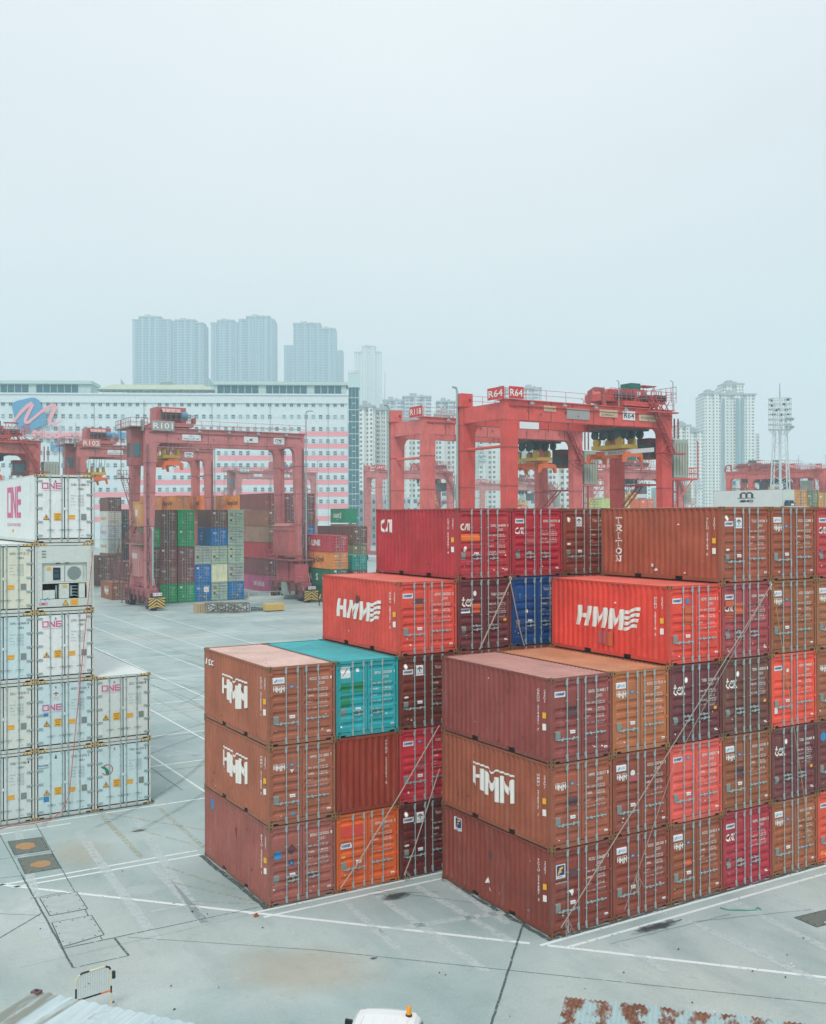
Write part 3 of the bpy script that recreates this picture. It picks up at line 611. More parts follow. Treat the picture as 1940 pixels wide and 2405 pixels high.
# ------------------------------------------------------------------ white refrigerated boxes on the left
HR = 2.896; FX, FY = -10.77, 20.67
REEF = 'stacked white refrigerated containers'
def reefer(c, t, label, num, one=None, col=(206, 218, 220), extra=(), machinery=False, side=False, L=12.192, x=None, y=None, z=None, rz=0, lite=False):
    h = HR; root = thing('refrigerated_container', label, 'container', (FX + c * w_ if x is None else x, FY if y is None else y, (t - 1) * h if z is None else z), rz, REEF)
    rust = (170, 150, 122)
    put('frame', cached(('rfr', L), lambda: frame_mesh(L, h, True)), root, (196, 204, 200))
    sw = put('side_wall', cached(('rsd', L), lambda: side_mesh(L, h, True)), root, (214, 222, 222))
    put('side_wall', cached(('rsd', L), lambda: side_mesh(L, h, True)), root, col, (CW, L, 0), math.pi)
    put('roof', cached(('rrf', L), lambda: roof_mesh(L, h, True)), root, (212, 220, 220))
    cm = cached('cast', cast_mesh)
    for cx in (0, CW - .162):
        for cy in (0, L - .178):
            for cz in (0, h - .118): put('corner_casting', cm, root, rust, (cx, cy, cz))
    if lite: mbx = MB(); mbx.box((.09, L - .08, .16), (CW - .09, L - .02, h - .12)); mbx.build('end_wall', PR, root, (210, 216, 214))
    mb = MB(); d = Decal()
    for x0 in (.2, 1.98):
        for k in range(4): mb.hexa([(x0 + k * .07, .012, h - .09), (x0 + k * .07 + .035, .012, h - .09), (x0 + k * .07 + .035, .016, h - .09), (x0 + k * .07, .016, h - .09)], [(x0 + k * .07 + .035, .012, h - .035), (x0 + k * .07 + .07, .012, h - .035), (x0 + k * .07 + .07, .016, h - .035), (x0 + k * .07 + .035, .016, h - .035)], k % 2)
    mb.box((.19, .017, h - .095), (.5, .019, h - .03), 1); mb.box((1.97, .017, h - .095), (2.28, .019, h - .03), 1)
    mb.build('hazard_stripes', [BLK, HYE], root)
    if machinery: return machine(root, L, h, col)
    doors = [put('door', cached(('rlf', s, h), lambda: leaf_mesh(s, h, 'A', True)), root, col) for s in (0, 1)]
    rm = cached(('rrod', h), lambda: rod_mesh(h, True)); hm = cached('handle', handle_mesh)
    for i, rx in enumerate((.62, 1.1, 1.35, 1.82)):
        dd = doors[i // 2]; put('lock_rod', rm, dd, None, (rx, 0, 0)); put('handle', cached('rhandle', rhandle_mesh), dd, None, (rx + .2, .012, .55))
    def dm(u, v, off): return (u, YD - off - .004, v)
    dl = Decal(); dr = Decal()
    if one: logo_one(dl, .3, one, .78, .26); dl.text('OCEAN NETWORK EXPRESS', .3, one - .08, .035, 'mag', fit=.78)
    for it in extra:
        if it[0] == 'seacube': dl.text('Sea', .13, 2.2, .09, 'sky', fit=.16, bold=.02); dl.text('Cube', .3, 2.2, .09, 'navy', fit=.24, bold=.02); dl.rect(.13, 2.12, .56, 2.14, 'grn')
        elif it[0] == 'bird':
            dl.band([(.52 + .24 * math.cos(a), 1.72 + .22 * math.sin(a)) for a in [math.radians(q) for q in range(-150, 150, 20)]], .035, 'red')
            dl.poly([(.25, 1.86), (.3, 1.9), (.44, 1.86), (.56, 1.74), (.68, 1.52), (.6, 1.5), (.46, 1.56), (.44, 1.7), (.38, 1.8)], 'grn'); dl.poly([(.28, 1.84), (.42, 1.8), (.4, 1.76)], 'grn')
        else: stickers(dl, [it], h)
    ty = .98
    dl.poly([(.34, ty), (.6, ty), (.47, ty + .23)], 'blk'); dl.poly([(.37, ty + .02), (.57, ty + .02), (.47, ty + .195)], 'yel'); dl.poly([(.455, ty + .05), (.485, ty + .05), (.49, ty + .13), (.45, ty + .13)], 'blk')
    dl.rect(.78, ty - .03, 1.07, ty + .28, 'yel'); dl.text('CAUTION', .8, ty + .2, .045, 'blk', fit=.25, bold=.02); dl.text("9'-6\"", .84, ty + .1, .06, 'blk', fit=.17, bold=.02); dl.text('HIGH', .84, ty, .055, 'blk', fit=.17, bold=.02)
    dl.disc(.84, h - .3, .035, 'fad', 10, .055)
    put_lettering(dl, doors[0], dm, [], 1)
    a, b, c2 = (num + '  ').split(' ')[:3]
    dr.text(a, 1.48, 2.42, .1, 'ink', fit=.24); dr.text(b, 1.78, 2.42, .1, 'ink', fit=.34); dr.text(c2, 2.17, 2.42, .1, 'ink', fit=.05); dr.text('45R1', 1.78, 2.24, .095, 'ink', fit=.24)
    for k, (p, q) in enumerate([('MAX GROSS', '34,000 KGS'), ('TARE', '4,640 KGS'), ('PAYLOAD', '29,360 KGS'), ('CU. CAP.', '67.7 CU.M')]):
        dr.text(p, 1.47, 1.98 - k * .13, .045, 'fad', fit=.05 + .02 * len(p)); dr.text(q, 1.76, 2.0 - k * .13, .04, 'fad', fit=.26); dr.text('74,950 LBS', 1.76, 1.945 - k * .13, .04, 'fad', fit=.26)
    dr.rect(1.38, ty + .02, 1.64, ty + .2, 'yel'); dr.rect(1.42, ty + .13, 1.6, ty + .15, 'org'); dr.rect(1.9, ty - .02, 2.12, ty + .24, 'gry'); dr.rect(1.9, .3, 2.0, .31, 'ink')
    put_lettering(dr, doors[1], dm, [], 1)
    if side:
        def sm(u, v, off): return (.02 - off - .003, L - u, v)
        d = Decal(); logo_one(d, L - 6.5, 1.06, 3.35, 1.42); d.text('OCEAN NETWORK EXPRESS', L - 6.5, .68, .14, 'mag', fit=3.35, bold=.0)
        d.text('ONEU 914800 0', L - .9, 2.5, .1, 'fad', stack=True); d.rect(L - 5.2, .42, L - 4.9, .54, 'yel'); put_lettering(d, sw, sm, [], 0)
    return root
def machine(root, L, h, col):
    p = MB(); p.box((.1, .03, h - .85), (CW - .1, .1, h - .13)); p.box((.1, .03, .2), (CW - .1, .1, .52)); p.box((.1, .03, .52), (.3, .1, h - .85)); p.box((CW - .3, .03, .52), (CW - .1, .1, h - .85)); p.box((.3, .13, 1.24), (CW - .3, .17, h - .85), 0); p.box((.3, .35, .52), (CW - .3, .4, 1.18), 1)
    p.box((.3, .05, 1.18), (CW - .3, .34, 1.24)); p.box((.55, .026, h - .8), (1.16, .031, h - .25)); p.box((1.22, .026, h - .8), (1.85, .031, h - .25)); p.box((.85, .02, h - .88), (1.02, .029, h - .84), 1); p.box((1.22, .02, h - .88), (1.39, .029, h - .84), 1)
    for i in range(9):
        for xx in (.17, CW - .17): p.box((xx - .012, .022, .6 + i * .24), (xx + .012, .031, .624 + i * .24), 2)
    p.box((.28, .022, h - .62), (.46, .03, h - .56), 2); p.box((.28, .022, h - .5), (.46, .03, h - .44), 2); p.box((.28, .022, h - .38), (.46, .03, h - .32), 2)
    p.build('machinery_panel', [PR, HOLE, GRY], root, col)
    q = MB(); q.box((.42, .05, 1.25), (1.2, .32, 1.93)); q.build('control_box', [PR], root, col)
    q = MB(); q.box((.74, .03, 1.33), (1.04, .05, 1.85), 0); q.box((.78, .025, 1.42), (.98, .032, 1.6), 1); q.box((.78, .025, 1.66), (.98, .032, 1.74), 1); q.build('control_screen', [BLK, DRK_B], root)
    g = MB(); g.box((1.24, .06, 1.25), (1.98, .32, 1.93), 0)
    g.add([(1.61 + .29 * math.cos(i * .3927), .055, 1.6 + .29 * math.sin(i * .3927)) for i in range(16)], [tuple(range(16))], 1)
    for i in range(-6, 7):
        k = math.sqrt(max(.29 ** 2 - (i * .045) ** 2, 0)); g.box((1.61 + i * .045 - .007, .04, 1.6 - k), (1.61 + i * .045 + .007, .054, 1.6 + k), 2)
    g.build('fan_grille', [PR, GRY, GALV], root, col)
    for x0, x1, z1 in ((.32, .82, .9), (1.0, 1.4, 1.15), (1.82, 2.06, 1.15)):
        q = MB(); q.box((x0, .06, .54), (x1, .3, z1)); q.build('compressor_cover', PR, root, col)
    q = MB()
    for k in range(4): q.tube([(1.45, .2, .6 + k * .14), (1.6, .12, .66 + k * .13), (1.78, .2, .62 + k * .14)], .018, 6)
    q.tube([(1.5, .18, .62), (1.5, .18, 1.08)], .05, 8); q.tube([(.9, .2, .56), (.9, .2, 1.1)], .04, 8); q.build('refrigerant_pipes', GALV, root)
    d = Decal(); d.rect(.48, 1.74, .66, 1.87, 'yel'); d.rect(1.12, 1.02, 1.3, 1.12, 'yel'); d.rect(2.1, 1.06, 2.2, 1.2, 'yel')
    d.poly([(1.12, .24), (1.38, .24), (1.25, .48)], 'blk'); d.poly([(1.15, .26), (1.35, .26), (1.25, .44)], 'yel'); d.rect(1.45, .24, 1.76, .49, 'yel'); d.rect(1.49, .3, 1.72, .32, 'org'); d.rect(1.49, .38, 1.72, .4, 'org')
    d.text('OMO', .16, .28, .13, 'mag', fit=.36, bold=.01); d.band([(.2, .5), (.3, .56), (.42, .5), (.5, .57), (.6, .5)], .03, 'sky')
    m2 = MB(); d.bake(m2, lambda u, v, o: (u, (.03 if v < .52 else .045) - o - .004, v)); m2.build('lettering', ALLM, root, fix=False)
    return root
WRM = (220, 228, 230); CLD = (192, 213, 224)
reefer(0, 5, 'top white refrigerated container with long magenta lettered side, highest box of the left stack', 'ONEU 914800 0', 2.28, WRM, side=True)
reefer(0, 4, 'refrigerated container turned to show its cooling machinery and round fan grille', '', None, (196, 208, 206), machinery=True)
reefer(0, 3, 'white refrigerated container with magenta letters directly below the cooling machinery', 'OTPU 628056', 2.24, WRM)
reefer(0, 2, 'bluish white refrigerated container with magenta letters under a small white sticker', 'IKSU 251636 4', 1.62, CLD, [('triton', .7, 2.08), ('rect', .34, 1.4, .2, .12, 'sky')])
reefer(0, 1, 'bluish refrigerated container at ground level with blue square sticker and strap end', 'OTPU 623376 2', None, CLD, [('seacube',), ('rect', .34, .7, .22, .23, 'sky'), ('disc', .84, 2.52, .05, 'navy')])
reefer(1, 2, 'white refrigerated container with magenta letters, top of the low right reefer column', 'SZLU 953968 1', 2.22, (206, 216, 214))
reefer(1, 1, 'bluish refrigerated container with round red and green emblem at ground level', 'TTNU 861259 3', None, CLD, [('bird',), ('txt', .2, 2.44, 'TRITON', .05, 'stk')])
reefer(-1, 4, 'cream refrigerated container beside the cooling machinery at the left edge of the photo', 'KKFU 677151 2', None, (210, 214, 202))
reefer(-1, 3, 'bluish refrigerated container at the left edge of the photo, third from the ground', 'OTPU 629404 8', None, CLD)
reefer(-1, 2, 'white refrigerated container at the left edge of the photo, second from the ground', 'SZLU 952243 6', None, (208, 216, 212))
reefer(-1, 1, 'white refrigerated container at the left edge of the photo at ground level', 'ONEU 911966 1', None, (202, 214, 214))
# ------------------------------------------------------------------ containers farther away in the yard
def lite_body(L, h):
    mb = MB(); W = CW
    sd = corr_profile(.1, L - .1, .4 if L < 7 else .5, .04)
    for sx in (0, 1):
        vs = []
        for u, d in sd: xx = .015 + d if sx == 0 else W - .015 - d; vs += [(xx, u, .14), (xx, u, h - .07)]
        mb.add(vs, [(2 * i, 2 * i + 2, 2 * i + 3, 2 * i + 1) for i in range(len(sd) - 1)])
    for x0, x1 in ((0, .1), (W - .1, W)):
        mb.box((x0, .01, .02), (x1, .12, h)); mb.box((x0, L - .12, .02), (x1, L - .01, h)); mb.box((x0, .12, .03), (x1, L - .12, .14)); mb.box((x0, .12, h - .07), (x1, L - .12, h - .01))
    mb.box((.1, .03, h - .12), (W - .1, .1, h - .01)); mb.box((.1, .03, .04), (W - .1, .1, .15)); mb.box((.1, L - .1, .04), (W - .1, L - .02, h - .01)); mb.box((.1, .1, .12), (W - .1, L - .1, .16), 1)
    ys = corr_profile(.12, L - .12, .5, .02); vs = []
    for y, d in ys: vs += [(.1, y, h - .03 - d), (W - .1, y, h - .03 - d)]
    mb.add(vs, [(2 * i, 2 * i + 2, 2 * i + 3, 2 * i + 1) for i in range(len(ys) - 1)])
    return mb.mesh('body', [P_, HOLE], True)
def lite_door(s, h, rod):
    mb = MB(); x0, x1 = LEAF[s]; z0 = .165; z1 = h - .125
    pr = [(z0, 0)] + [p for p in groove_profile([.4, .8, 1.2, 1.6, 2.0, 2.35], h, .05, .11) if z0 < p[0] < z1] + [(z1, 0)]; vs = []
    for z, d in pr: vs += [(x0, .06 + d, z), (x1, .06 + d, z)]
    mb.add(vs, [(2 * i, 2 * i + 1, 2 * i + 3, 2 * i + 2) for i in range(len(pr) - 1)])
    mb.box((x0 - .03, .055, z0), (x0, .1, z1), 1); mb.box((x1, .055, z0), (x1 + (.012 if s == 0 else .03), .1, z1), 1); mb.box((x0, .055, z1), (x1, .1, z1 + .03), 1)
    for rx in RODS[2 * s:2 * s + 2]: mb.box((rx - .022, 0, .06), (rx + .022, .04, h - .05), 2); mb.box((rx - .25, 0, .68), (rx, .03, .72), 2)
    return mb.mesh('door', [P_, RUB, GALV])
def lite_mark(k, dark):
    d = Decal(); rr = random.Random(k); c = 'ink' if dark else 'white'
    d.rect(1.42, 2.08, 2.25, 2.16, c) if False else None
    d.text('%s %d %d' % (('TCLU', 'TGHU', 'OOLU', 'CSNU', 'TEMU')[k % 5], rr.randint(200000, 999999), k % 9), 1.42, 2.06, .11, c, fit=.85, bold=.02); d.text(('22G1', '45G1')[k % 2], 1.8, 1.88, .1, c, fit=.3, bold=.02)
    for i in range(4): d.text('28,200 KGS', 1.55, 1.62 - i * .17, .07, c, fit=.6)
    if k % 3 == 0: logo_tex(d, .3, 1.7, .5, .3, c)
    if k % 3 == 1: d.rect(.3, 2.0, .62, 2.25, c)
    if k % 4 == 1: d.rect(1.3, .5, 1.55, .75, 'yel')
    if dark: d.text('OOCL', .25, 2.05, .16, 'red', fit=.55, bold=.03); d.rect(.3, .95, .58, 1.2, 'blk'); d.rect(.6, 1.35, .95, 1.55, 'yel')
    d.poly([(.7, .75), (.9, .75), (.8, .95)], 'yel' if k % 2 else c)
    mb = MB(); d.bake(mb, lambda u, v, o: (u, .05 - o, v)); return mb.mesh('lettering', ALLM, False)
_lk = [0]
def lite(x, y, z, col, label, L=6.058, h=2.65, rz=0, mark=True, side=None, group='steel containers stacked in the far yard', end=False, dark=False):
    _lk[0] += 1; k = _lk[0]
    root = thing('shipping_container', label, 'container', (x, y, z), rz, group)
    c = tuple(min(255, v * random.uniform(.96, 1.04)) for v in col)
    put('body', cached(('lb', L, h), lambda: lite_body(L, h)), root, c)
    if end:
        ew = put('end_wall', cached(('le', L, h), lambda: end_mesh(0, h)), root, c, (CW, .02, 0), math.pi)
    else:
        ds = [put('door', cached(('ld', s, h), lambda: lite_door(s, h, 1)), root, c) for s in (0, 1)]
        if mark:
            kk = (k * 7) % 12; put('lettering', cached(('lm', kk, dark), lambda: lite_mark(kk, dark)), ds[1])
    if side:
        d = Decal(); side(d, L); mb = MB(); d.bake(mb, lambda u, v, o: (.012 - o, L - u, v)); mb.build('lettering', ALLM, root, fix=False)
    return root
DB = (116, 78, 76); MR = (126, 72, 78); BN = (140, 92, 80); TP = (148, 124, 110); RE = (176, 62, 76); GR = (0, 158, 96); BL = (0, 106, 178); OO = (164, 184, 170); WO = (216, 216, 200); OR = (226, 138, 72)
CN = {DB: 'dark brown', MR: 'maroon', BN: 'brown', TP: 'taupe', RE: 'red', GR: 'green', BL: 'blue', OO: 'grey green', WO: 'cream white', OR: 'orange'}
ORD = ['ground level', 'second from the ground', 'third from the ground', 'fourth from the ground', 'fifth from the ground', 'sixth from the ground', 'topmost']
T_ = 2.655
def stack(x, y, cols, where, L=6.058, rz=0, start=0, sides={}, ends=(), darks=(OO, WO), lift=0):
    z0 = gz(x, y) + lift
    for i, c in enumerate(cols):
        if c is None: continue
        t = start + i
        lite(x, y, z0 + t * T_ + .01, c, '%s container, %s in %s' % (CN[c], ORD[t], where), L, 2.645, rz, side=sides.get(t), end=(t in ends), dark=c in darks)
def sd_txt(txt, u, z, h, mat, fit=None, bold=.02):
    return lambda d, L: d.text(txt, u, z, h, mat, fit=fit, bold=bold)
def sd_globe(d, L):
    d.band([(1.9 + .55 * math.cos(a * .4), 1.35 + .55 * math.sin(a * .4)) for a in range(2, 15)], .09, 'white'); d.text('CSC', 1.5, 1.2, .3, 'white', fit=.8, bold=.03)
M = ''
stack(22.75, 118.5, [MR, MR, DB, GR], M + 'stack half hidden by the left crane leg')
stack(25.1, 118.5, [GR, BN, MR, DB, DB], M + 'first full stack right of the crane leg')
stack(27.72, 118.5, [GR, MR, MR, GR, GR], M + 'stack with two greens on top')
stack(30.2, 118.5, [BL, BL, OO], M + 'low three box yard stack')
stack(32.72, 118.5, [OO, WO, OO, BL, DB], M + 'stack left of the grey green one', sides={3: sd_globe}, ends=(1,))
stack(35.3, 118.5, [BL, OO, OO, OO, OO], M + 'rightmost stack of the coloured front row')
# the tall wall of long boxes seen from the side
def sml(d, L): d.text('TEXU 428193', L - 1.0, 2.2, .13, 'white', stack=True); d.rect(L - .7, 1.0, L - .4, 1.3, 'yel')
stack(45.5, 127.5, [None, MR, RE, TP, BN, MR], 'tall side-on stack beside crane leg', 12.192, sides={5: sml, 4: sml, 1: sml})
lite(45.5, 127.5, gz(45, 127) + .01, (176, 82, 128), 'magenta long container with white lettering at the foot of the tall brown stack', 12.192, 2.645, side=sd_txt('ONE  ONE LINE', 6.0, .9, .7, 'white', 4.5, .02))
stack(48.6, 128.2, [BN, BL, TP, BL, MR, MR], 'nearer stack between the crane right legs')
stack(51.6, 128.2, [BN, BN, TP, BL, MR, MR], 'farther stack between the crane right legs')
# behind: grey brown pair and green boxes
z9 = gz(60, 146)
stack(60.3, 146, [TP, BN, TP, BN, DB], 'stack rising above the long rose one', sides={})
for t, c in enumerate([BN, BN, BN, BN]): lite(66.6, 141.4, gz(65, 141) + t * T_, c, '%s container, %s under the bright green one' % (CN[c], ORD[t]), 6.058, 2.645, 0, side=sml if t == 3 else None, end=t == 3)
lite(66.6, 141.4, gz(65, 141) + 4 * T_ + .2, (12, 132, 100), 'bright green container with white letters on its side, on top above the long red one', 6.058, 2.645, side=lambda d, L: (d.text('UASC', 1.2, 1.0, .72, 'white', fit=2.7, bold=.05), d.rect(4.05, .75, 4.3, 1.95), d.text('NSC', 2.5, .55, .22, 'white', fit=.7)), end=True)
# side-on long boxes just behind the red pair
KX, KY = 45.2, 104.2; kz = gz(KX, KY)
def hl(sc):
    def f(d, L):
        d.poly([(1.9, .5), (2.15, 2.2), (2.75, 2.2), (2.7, 1.3), (2.75, .5)], 'navy') if False else None
        d.poly([(2.2, .45), (2.4, 1.0), (3.4, 1.0), (3.2, .45)], 'navy'); d.poly([(2.3, 1.1), (2.6, 2.3), (3.6, 2.3), (3.5, 1.1)], 'sky'); d.text('Hapag-Lloyd', 4.1, .95, .85, 'ink', fit=5.2, bold=.02)
    return f
lite(KX, KY, kz + 3 * 2.4, (176, 56, 76), 'long rose red container with white serif letters above the orange one', 12.192, 2.39, side=lambda d, L: ([slab(d, 'I', 4.0, .9, .7, 1.2), d.band([(4.36, 1.45), (4.95, 2.08)], .2), d.band([(4.5, 1.6), (5.0, .92)], .22)], d.text('LINE', 5.4, .9, .75, 'white', fit=2.9, bold=.06), d.rect(7.3, .1, 8.2, .85, 'gry2'), d.text('KKTU 748812', L - 1, 2.2, .13, 'white', stack=True)))
lite(KX, KY, kz + 2 * 2.4, (214, 134, 72), 'long orange container with blue emblem and dark letters under the rose red one', 12.192, 2.39, side=hl(1))
lite(KX, KY, kz + 1 * 2.4, (8, 98, 74), 'long dark green container with spaced white capitals under the orange one', 12.192, 2.39, side=lambda d, L: [d.text(c, 2.6 + k * 2.1, .7, .95, 'white', fit=.8, bold=.03) for k, c in enumerate('UASC')])
lite(KX, KY, kz, (8, 84, 70), 'long dark green container at ground level under the one with spaced white capitals', 12.192, 2.39)
lite(52.6, 112.0, gz(52, 112) + 3 * T_ + .1, (112, 78, 76), 'long dull brown container behind the rose red one, upper right of it', 12.192, 2.645, side=sml)
for t in (2, 1, 0): lite(52.6, 112.0, gz(52, 112) + t * T_, ((132, 120, 92), (120, 90, 74), (110, 70, 66))[2 - t], ('olive brown long container below the dull brown one', 'brown long container, third down in the dull brown column', 'brown long container at the foot of the dull brown column')[2 - t], 12.192, 2.645)
tq = lat(827, 148)
lite(tq.x, tq.y, gz(tq.x, tq.y) + 2 * 2.2, (20, 148, 146), 'small teal container right of the long orange one', 6.058, 2.19)
for t in (0, 1): lite(tq.x, tq.y, gz(tq.x, tq.y) + t * 2.2, (120, 74, 66), 'brown container hidden under the small teal one', 6.058, 2.19, group='containers hidden under the small teal one')
# far left pile beside the crane
W0 = lat(254, 190); W0 = (W0.x, W0.y); g0 = gz(*W0)
for t, (c, n) in enumerate([(MR, 'maroon container at the foot of the far white pile'), (DB, 'dark brown container just under the three white ones')]): lite(W0[0], W0[1], g0 + t * 2.62, c, n, 6.058, 2.61)
for t in (2, 3, 4): lite(W0[0], W0[1], g0 + t * 2.62, ((196, 212, 212), (186, 206, 208), (196, 206, 198))[t - 2], ('lowest', 'middle', 'uppermost')[t - 2] + ' of three white containers with faded red side letters', 6.058, 2.61, side=sd_txt('DAKANG', .7, 1.05, .6, 'red', 3.9, .0), dark=False)
lite(W0[0], W0[1], g0 + 5 * 2.62, (104, 68, 72), 'dull purple brown container resting on the three white ones', 6.058, 2.61)
V0 = lat(287, 196)
for t in range(5): lite(V0.x, V0.y, gz(V0.x, V0.y) + t * 2.7, (84, 78, 84), 'dark grey container, %s in the stack behind the crane left legs' % ORD[t], 6.058, 2.69)
U0 = lat(228, 178)
for t, c in enumerate([DB, DB]): lite(U0.x, U0.y, gz(U0.x, U0.y) + t * T_, c, ('dark brown container at the ground behind the lone brown one', 'dark brown container on top behind the lone brown one')[t], 6.058, 2.645)
U1 = lat(254, 184)
for t, c in enumerate([DB, BN]): lite(U1.x, U1.y, gz(U1.x, U1.y) + t * T_, c, ('brown container at the ground between crane leg and white stack', 'brown container with busy door lettering between crane leg and white stack')[t], 6.058, 2.645)
U2 = lat(289, 157)
lite(U2.x, U2.y + 0, gz(U2.x, U2.y) + T_, (104, 70, 70), 'brown container with pale roof partly behind the crane leg', 6.058, 2.645)
lite(U2.x, U2.y + 0, gz(U2.x, U2.y), (104, 70, 70), 'brown container under the pale roofed one behind the crane leg', 6.058, 2.645)
U3 = lat(262, 150)
lite(U3.x, U3.y, gz(U3.x, U3.y), (134, 84, 66), 'lone brown container with white notched letters standing on the open concrete', 6.058, 2.591, side=lambda d, L: logo_old(d, 1.9, .8, 2.3, 1.1), group='steel containers stacked in the far yard')
# orange row peeping over the front row
def orow(px, e, c, n, side=None, L=12.192, tt=5, lower=True, end=False):
    p = lat(px, e); g = gz(p.x, p.y)
    lite(p.x, p.y, g + tt * T_, c, n, L, 2.645, side=side, end=end)
    if lower:
        for t in range(tt - 1, tt): lite(p.x, p.y, g + (t - 0) * T_ - T_ * 0 - T_, (120, 90, 80), 'container hidden below the orange row behind the front stacks', L, 2.645, group='containers hidden below the orange row')
orow(349, 186, (216, 140, 80), 'orange container at the left end of the high orange row', L=6.058)
orow(415, 184, OR, 'long orange container with blue emblem, left one in the high row', hl(1))
orow(441, 187, (222, 138, 76), 'plain orange door beside the left long orange container', L=6.058)
orow(480, 184, (234, 134, 64), 'long bright orange container between the crane legs', hl(1))
orow(502, 187, (220, 148, 88), 'pale orange container with plain door in the high row', L=6.058)
orow(572, 181, OR, 'long orange container with blue emblem at the right end of the high row', hl(1), 12.192)
orow(371, 192, (90, 110, 150), 'slim blue box between two orange containers in the high row', L=2.6, lower=False) if False else None
p = lat(697, 205); lite(p.x, p.y, gz(p.x, p.y) + 5 * T_, (206, 110, 160), 'pink container peeping over behind the crane right leg', 6.058, 2.645)
for t in range(2, 5): lite(p.x, p.y, gz(p.x, p.y) + t * T_, BN, 'brown container hidden under the pink one', 6.058, 2.645, group='containers hidden under the pink one')
# rows behind the right block
RA = 0.0
def rot2(o, a, x, y): return (o[0] + math.cos(a) * x - math.sin(a) * y, o[1] + math.sin(a) * x + math.cos(a) * y)
m0 = lat(1839, 138); mz = 13.27
q = reefer(0, 5, 'long cream refrigerated container with dark side letters and a blue motor at its end', '', None, (206, 208, 192), x=m0.x, y=m0.y, z=mz, rz=RA, lite=True)
for c in list(q.children):
    if c.name.startswith('door'):
        for k in list(c.children): bpy.data.objects.remove(k)
        bpy.data.objects.remove(c)
mb = MB(); mb.box((.1, .03, .15), (2.34, .1, 2.78)); mb.build('machinery_panel', PR, q, (196, 204, 198))
mb = MB(); mb.hexa([(.5, -.05, .2), (1.9, -.05, .2), (1.9, .03, .2), (.5, .03, .2)], [(.3, -.3, .5), (2.1, -.3, .5), (2.1, .03, .5), (.3, .03, .5)]); mb.box((.3, -.3, .5), (2.1, .03, 1.15)); mb.box((.5, -.25, 1.15), (.95, .03, 1.4)); mb.box((1.4, -.25, 1.15), (1.9, .03, 1.4)); mb.box((1.3, -.31, .7), (1.9, -.3, .95), 1); mb.build('generator', [flat('generator_blue', (24, 62, 92), .5), WHT], q)
d = Decal(); L12 = 12.192
for x in (5.0, 6.0, 7.0): d.band([(x, 1.85), (x, 2.42)], .4, 'ink')
d.band([(5.0, 2.28), (5.2, 2.52), (5.8, 2.52), (6.0, 2.28)], .2, 'ink'); d.band([(6.0, 2.28), (6.2, 2.52), (6.8, 2.52), (7.0, 2.28)], .2, 'ink'); d.band([(4.4, 1.78), (7.5, 1.78)], .09, 'ink'); d.text('sc', 4.8, 1.22, .45, 'ink', fit=2.4, bold=.05)
mb = MB(); d.bake(mb, lambda u, v, o: (.016 - o, L12 - u, v)); sw = [c for c in q.children if c.name.startswith('side_wall')][0]; mb.build('lettering', ALLM, sw, fix=False)
for k, (c, n) in enumerate([((214, 140, 78), 'orange container right of the cream one with the blue motor'), ((128, 122, 92), 'olive container between two orange ones at the right edge'), ((212, 142, 82), 'orange container cut by the right edge behind the right block')]):
    xy = rot2(m0, RA, 2.5 + k * 2.5, .0); lite(xy[0], xy[1], mz + (.15 if k < 2 else -.2), c, n, 6.058, 2.7, RA)
for k in range(4):
    xy = rot2(m0, RA, k * 2.5, 0); lite(xy[0], xy[1], mz - 2.75, BN, 'brown container hidden below the cream and orange ones', 6.058, 2.645, RA, group='containers hidden below the cream one')
r0 = lat(1600, 60); reefer(0, 5, 'long white container whose pale top edge shows behind the slab lettered brown one', 'TRIU 807714', None, WRM, x=29.6, y=15.4, z=10.3, lite=True)
reefer(0, 5, 'white container continuing the pale top edge toward the left behind the brown ones', 'TRIU 807720', None, WRM, x=29.6, y=27.8, z=10.3, lite=True)
for yy in (15.4, 27.8):
    for t in range(4): lite(29.6, yy, t * 2.645, BN, 'brown container hidden under the long white ones', 12.192, 2.6, group='containers hidden under the long white ones')
p = lat(1366, 150); lite(p.x, p.y - 1, 14.2 - 1.6, (200, 200, 150), 'pale yellow green long container behind the tall red crane legs', 12.192, 2.645, math.radians(-62))
lite(p.x, p.y - 1, 14.2 - 1.6 - 2.65, BN, 'brown container hidden under the pale yellow green one', 12.192, 2.645, math.radians(-62))
p = lat(1505, 175); lite(p.x, p.y, 12.9, (214, 116, 84), 'orange container seen under the stair of the tall red crane', 6.058, 2.645, math.radians(-20))
# ------------------------------------------------------------------ gantry cranes
WIN = flat('cabin_glass', (70, 110, 120), .15, .2, 0); CYL = flat('drum_yellow', (206, 176, 76), .5, 0, .15); SPO = flat('spreader_orange', (220, 108, 58), .5, 0, .15); TYR = flat('tyre_rubber', (26, 32, 38), .85)
BLM = flat('motor_blue', (70, 140, 170), .5, .1, .1); DKG = flat('dark_machine', (36, 66, 74), .6, 0, .2); TAN = flat('tan_panel', (206, 156, 104), .6, 0, .1); SIG = flat('sign_grey', (150, 152, 150), .6, 0, .08); REDS = flat('sign_red', (196, 44, 50), .5, 0, .08); ROPE = flat('steel_rope', (90, 96, 100), .5, .5, 0)
CABM = flat('cabinet_grey', (150, 168, 158), .6, 0, .12); GCAB = flat('green_cabinet', (20, 104, 92), .6, 0, .1)
def rail(mb, pts, h=1.1, st=2.4, r=.03):
    for a, b in zip(pts, pts[1:]):
        a = Vector(a); b = Vector(b); n = max(1, round((b - a).length / st))
        for k in range(n + 1): p = a.lerp(b, k / n); mb.tube([p, p + Vector((0, 0, h))], r, 4)
        for z in (h, h * .5): mb.tube([a + Vector((0, 0, z)), b + Vector((0, 0, z))], r, 4)
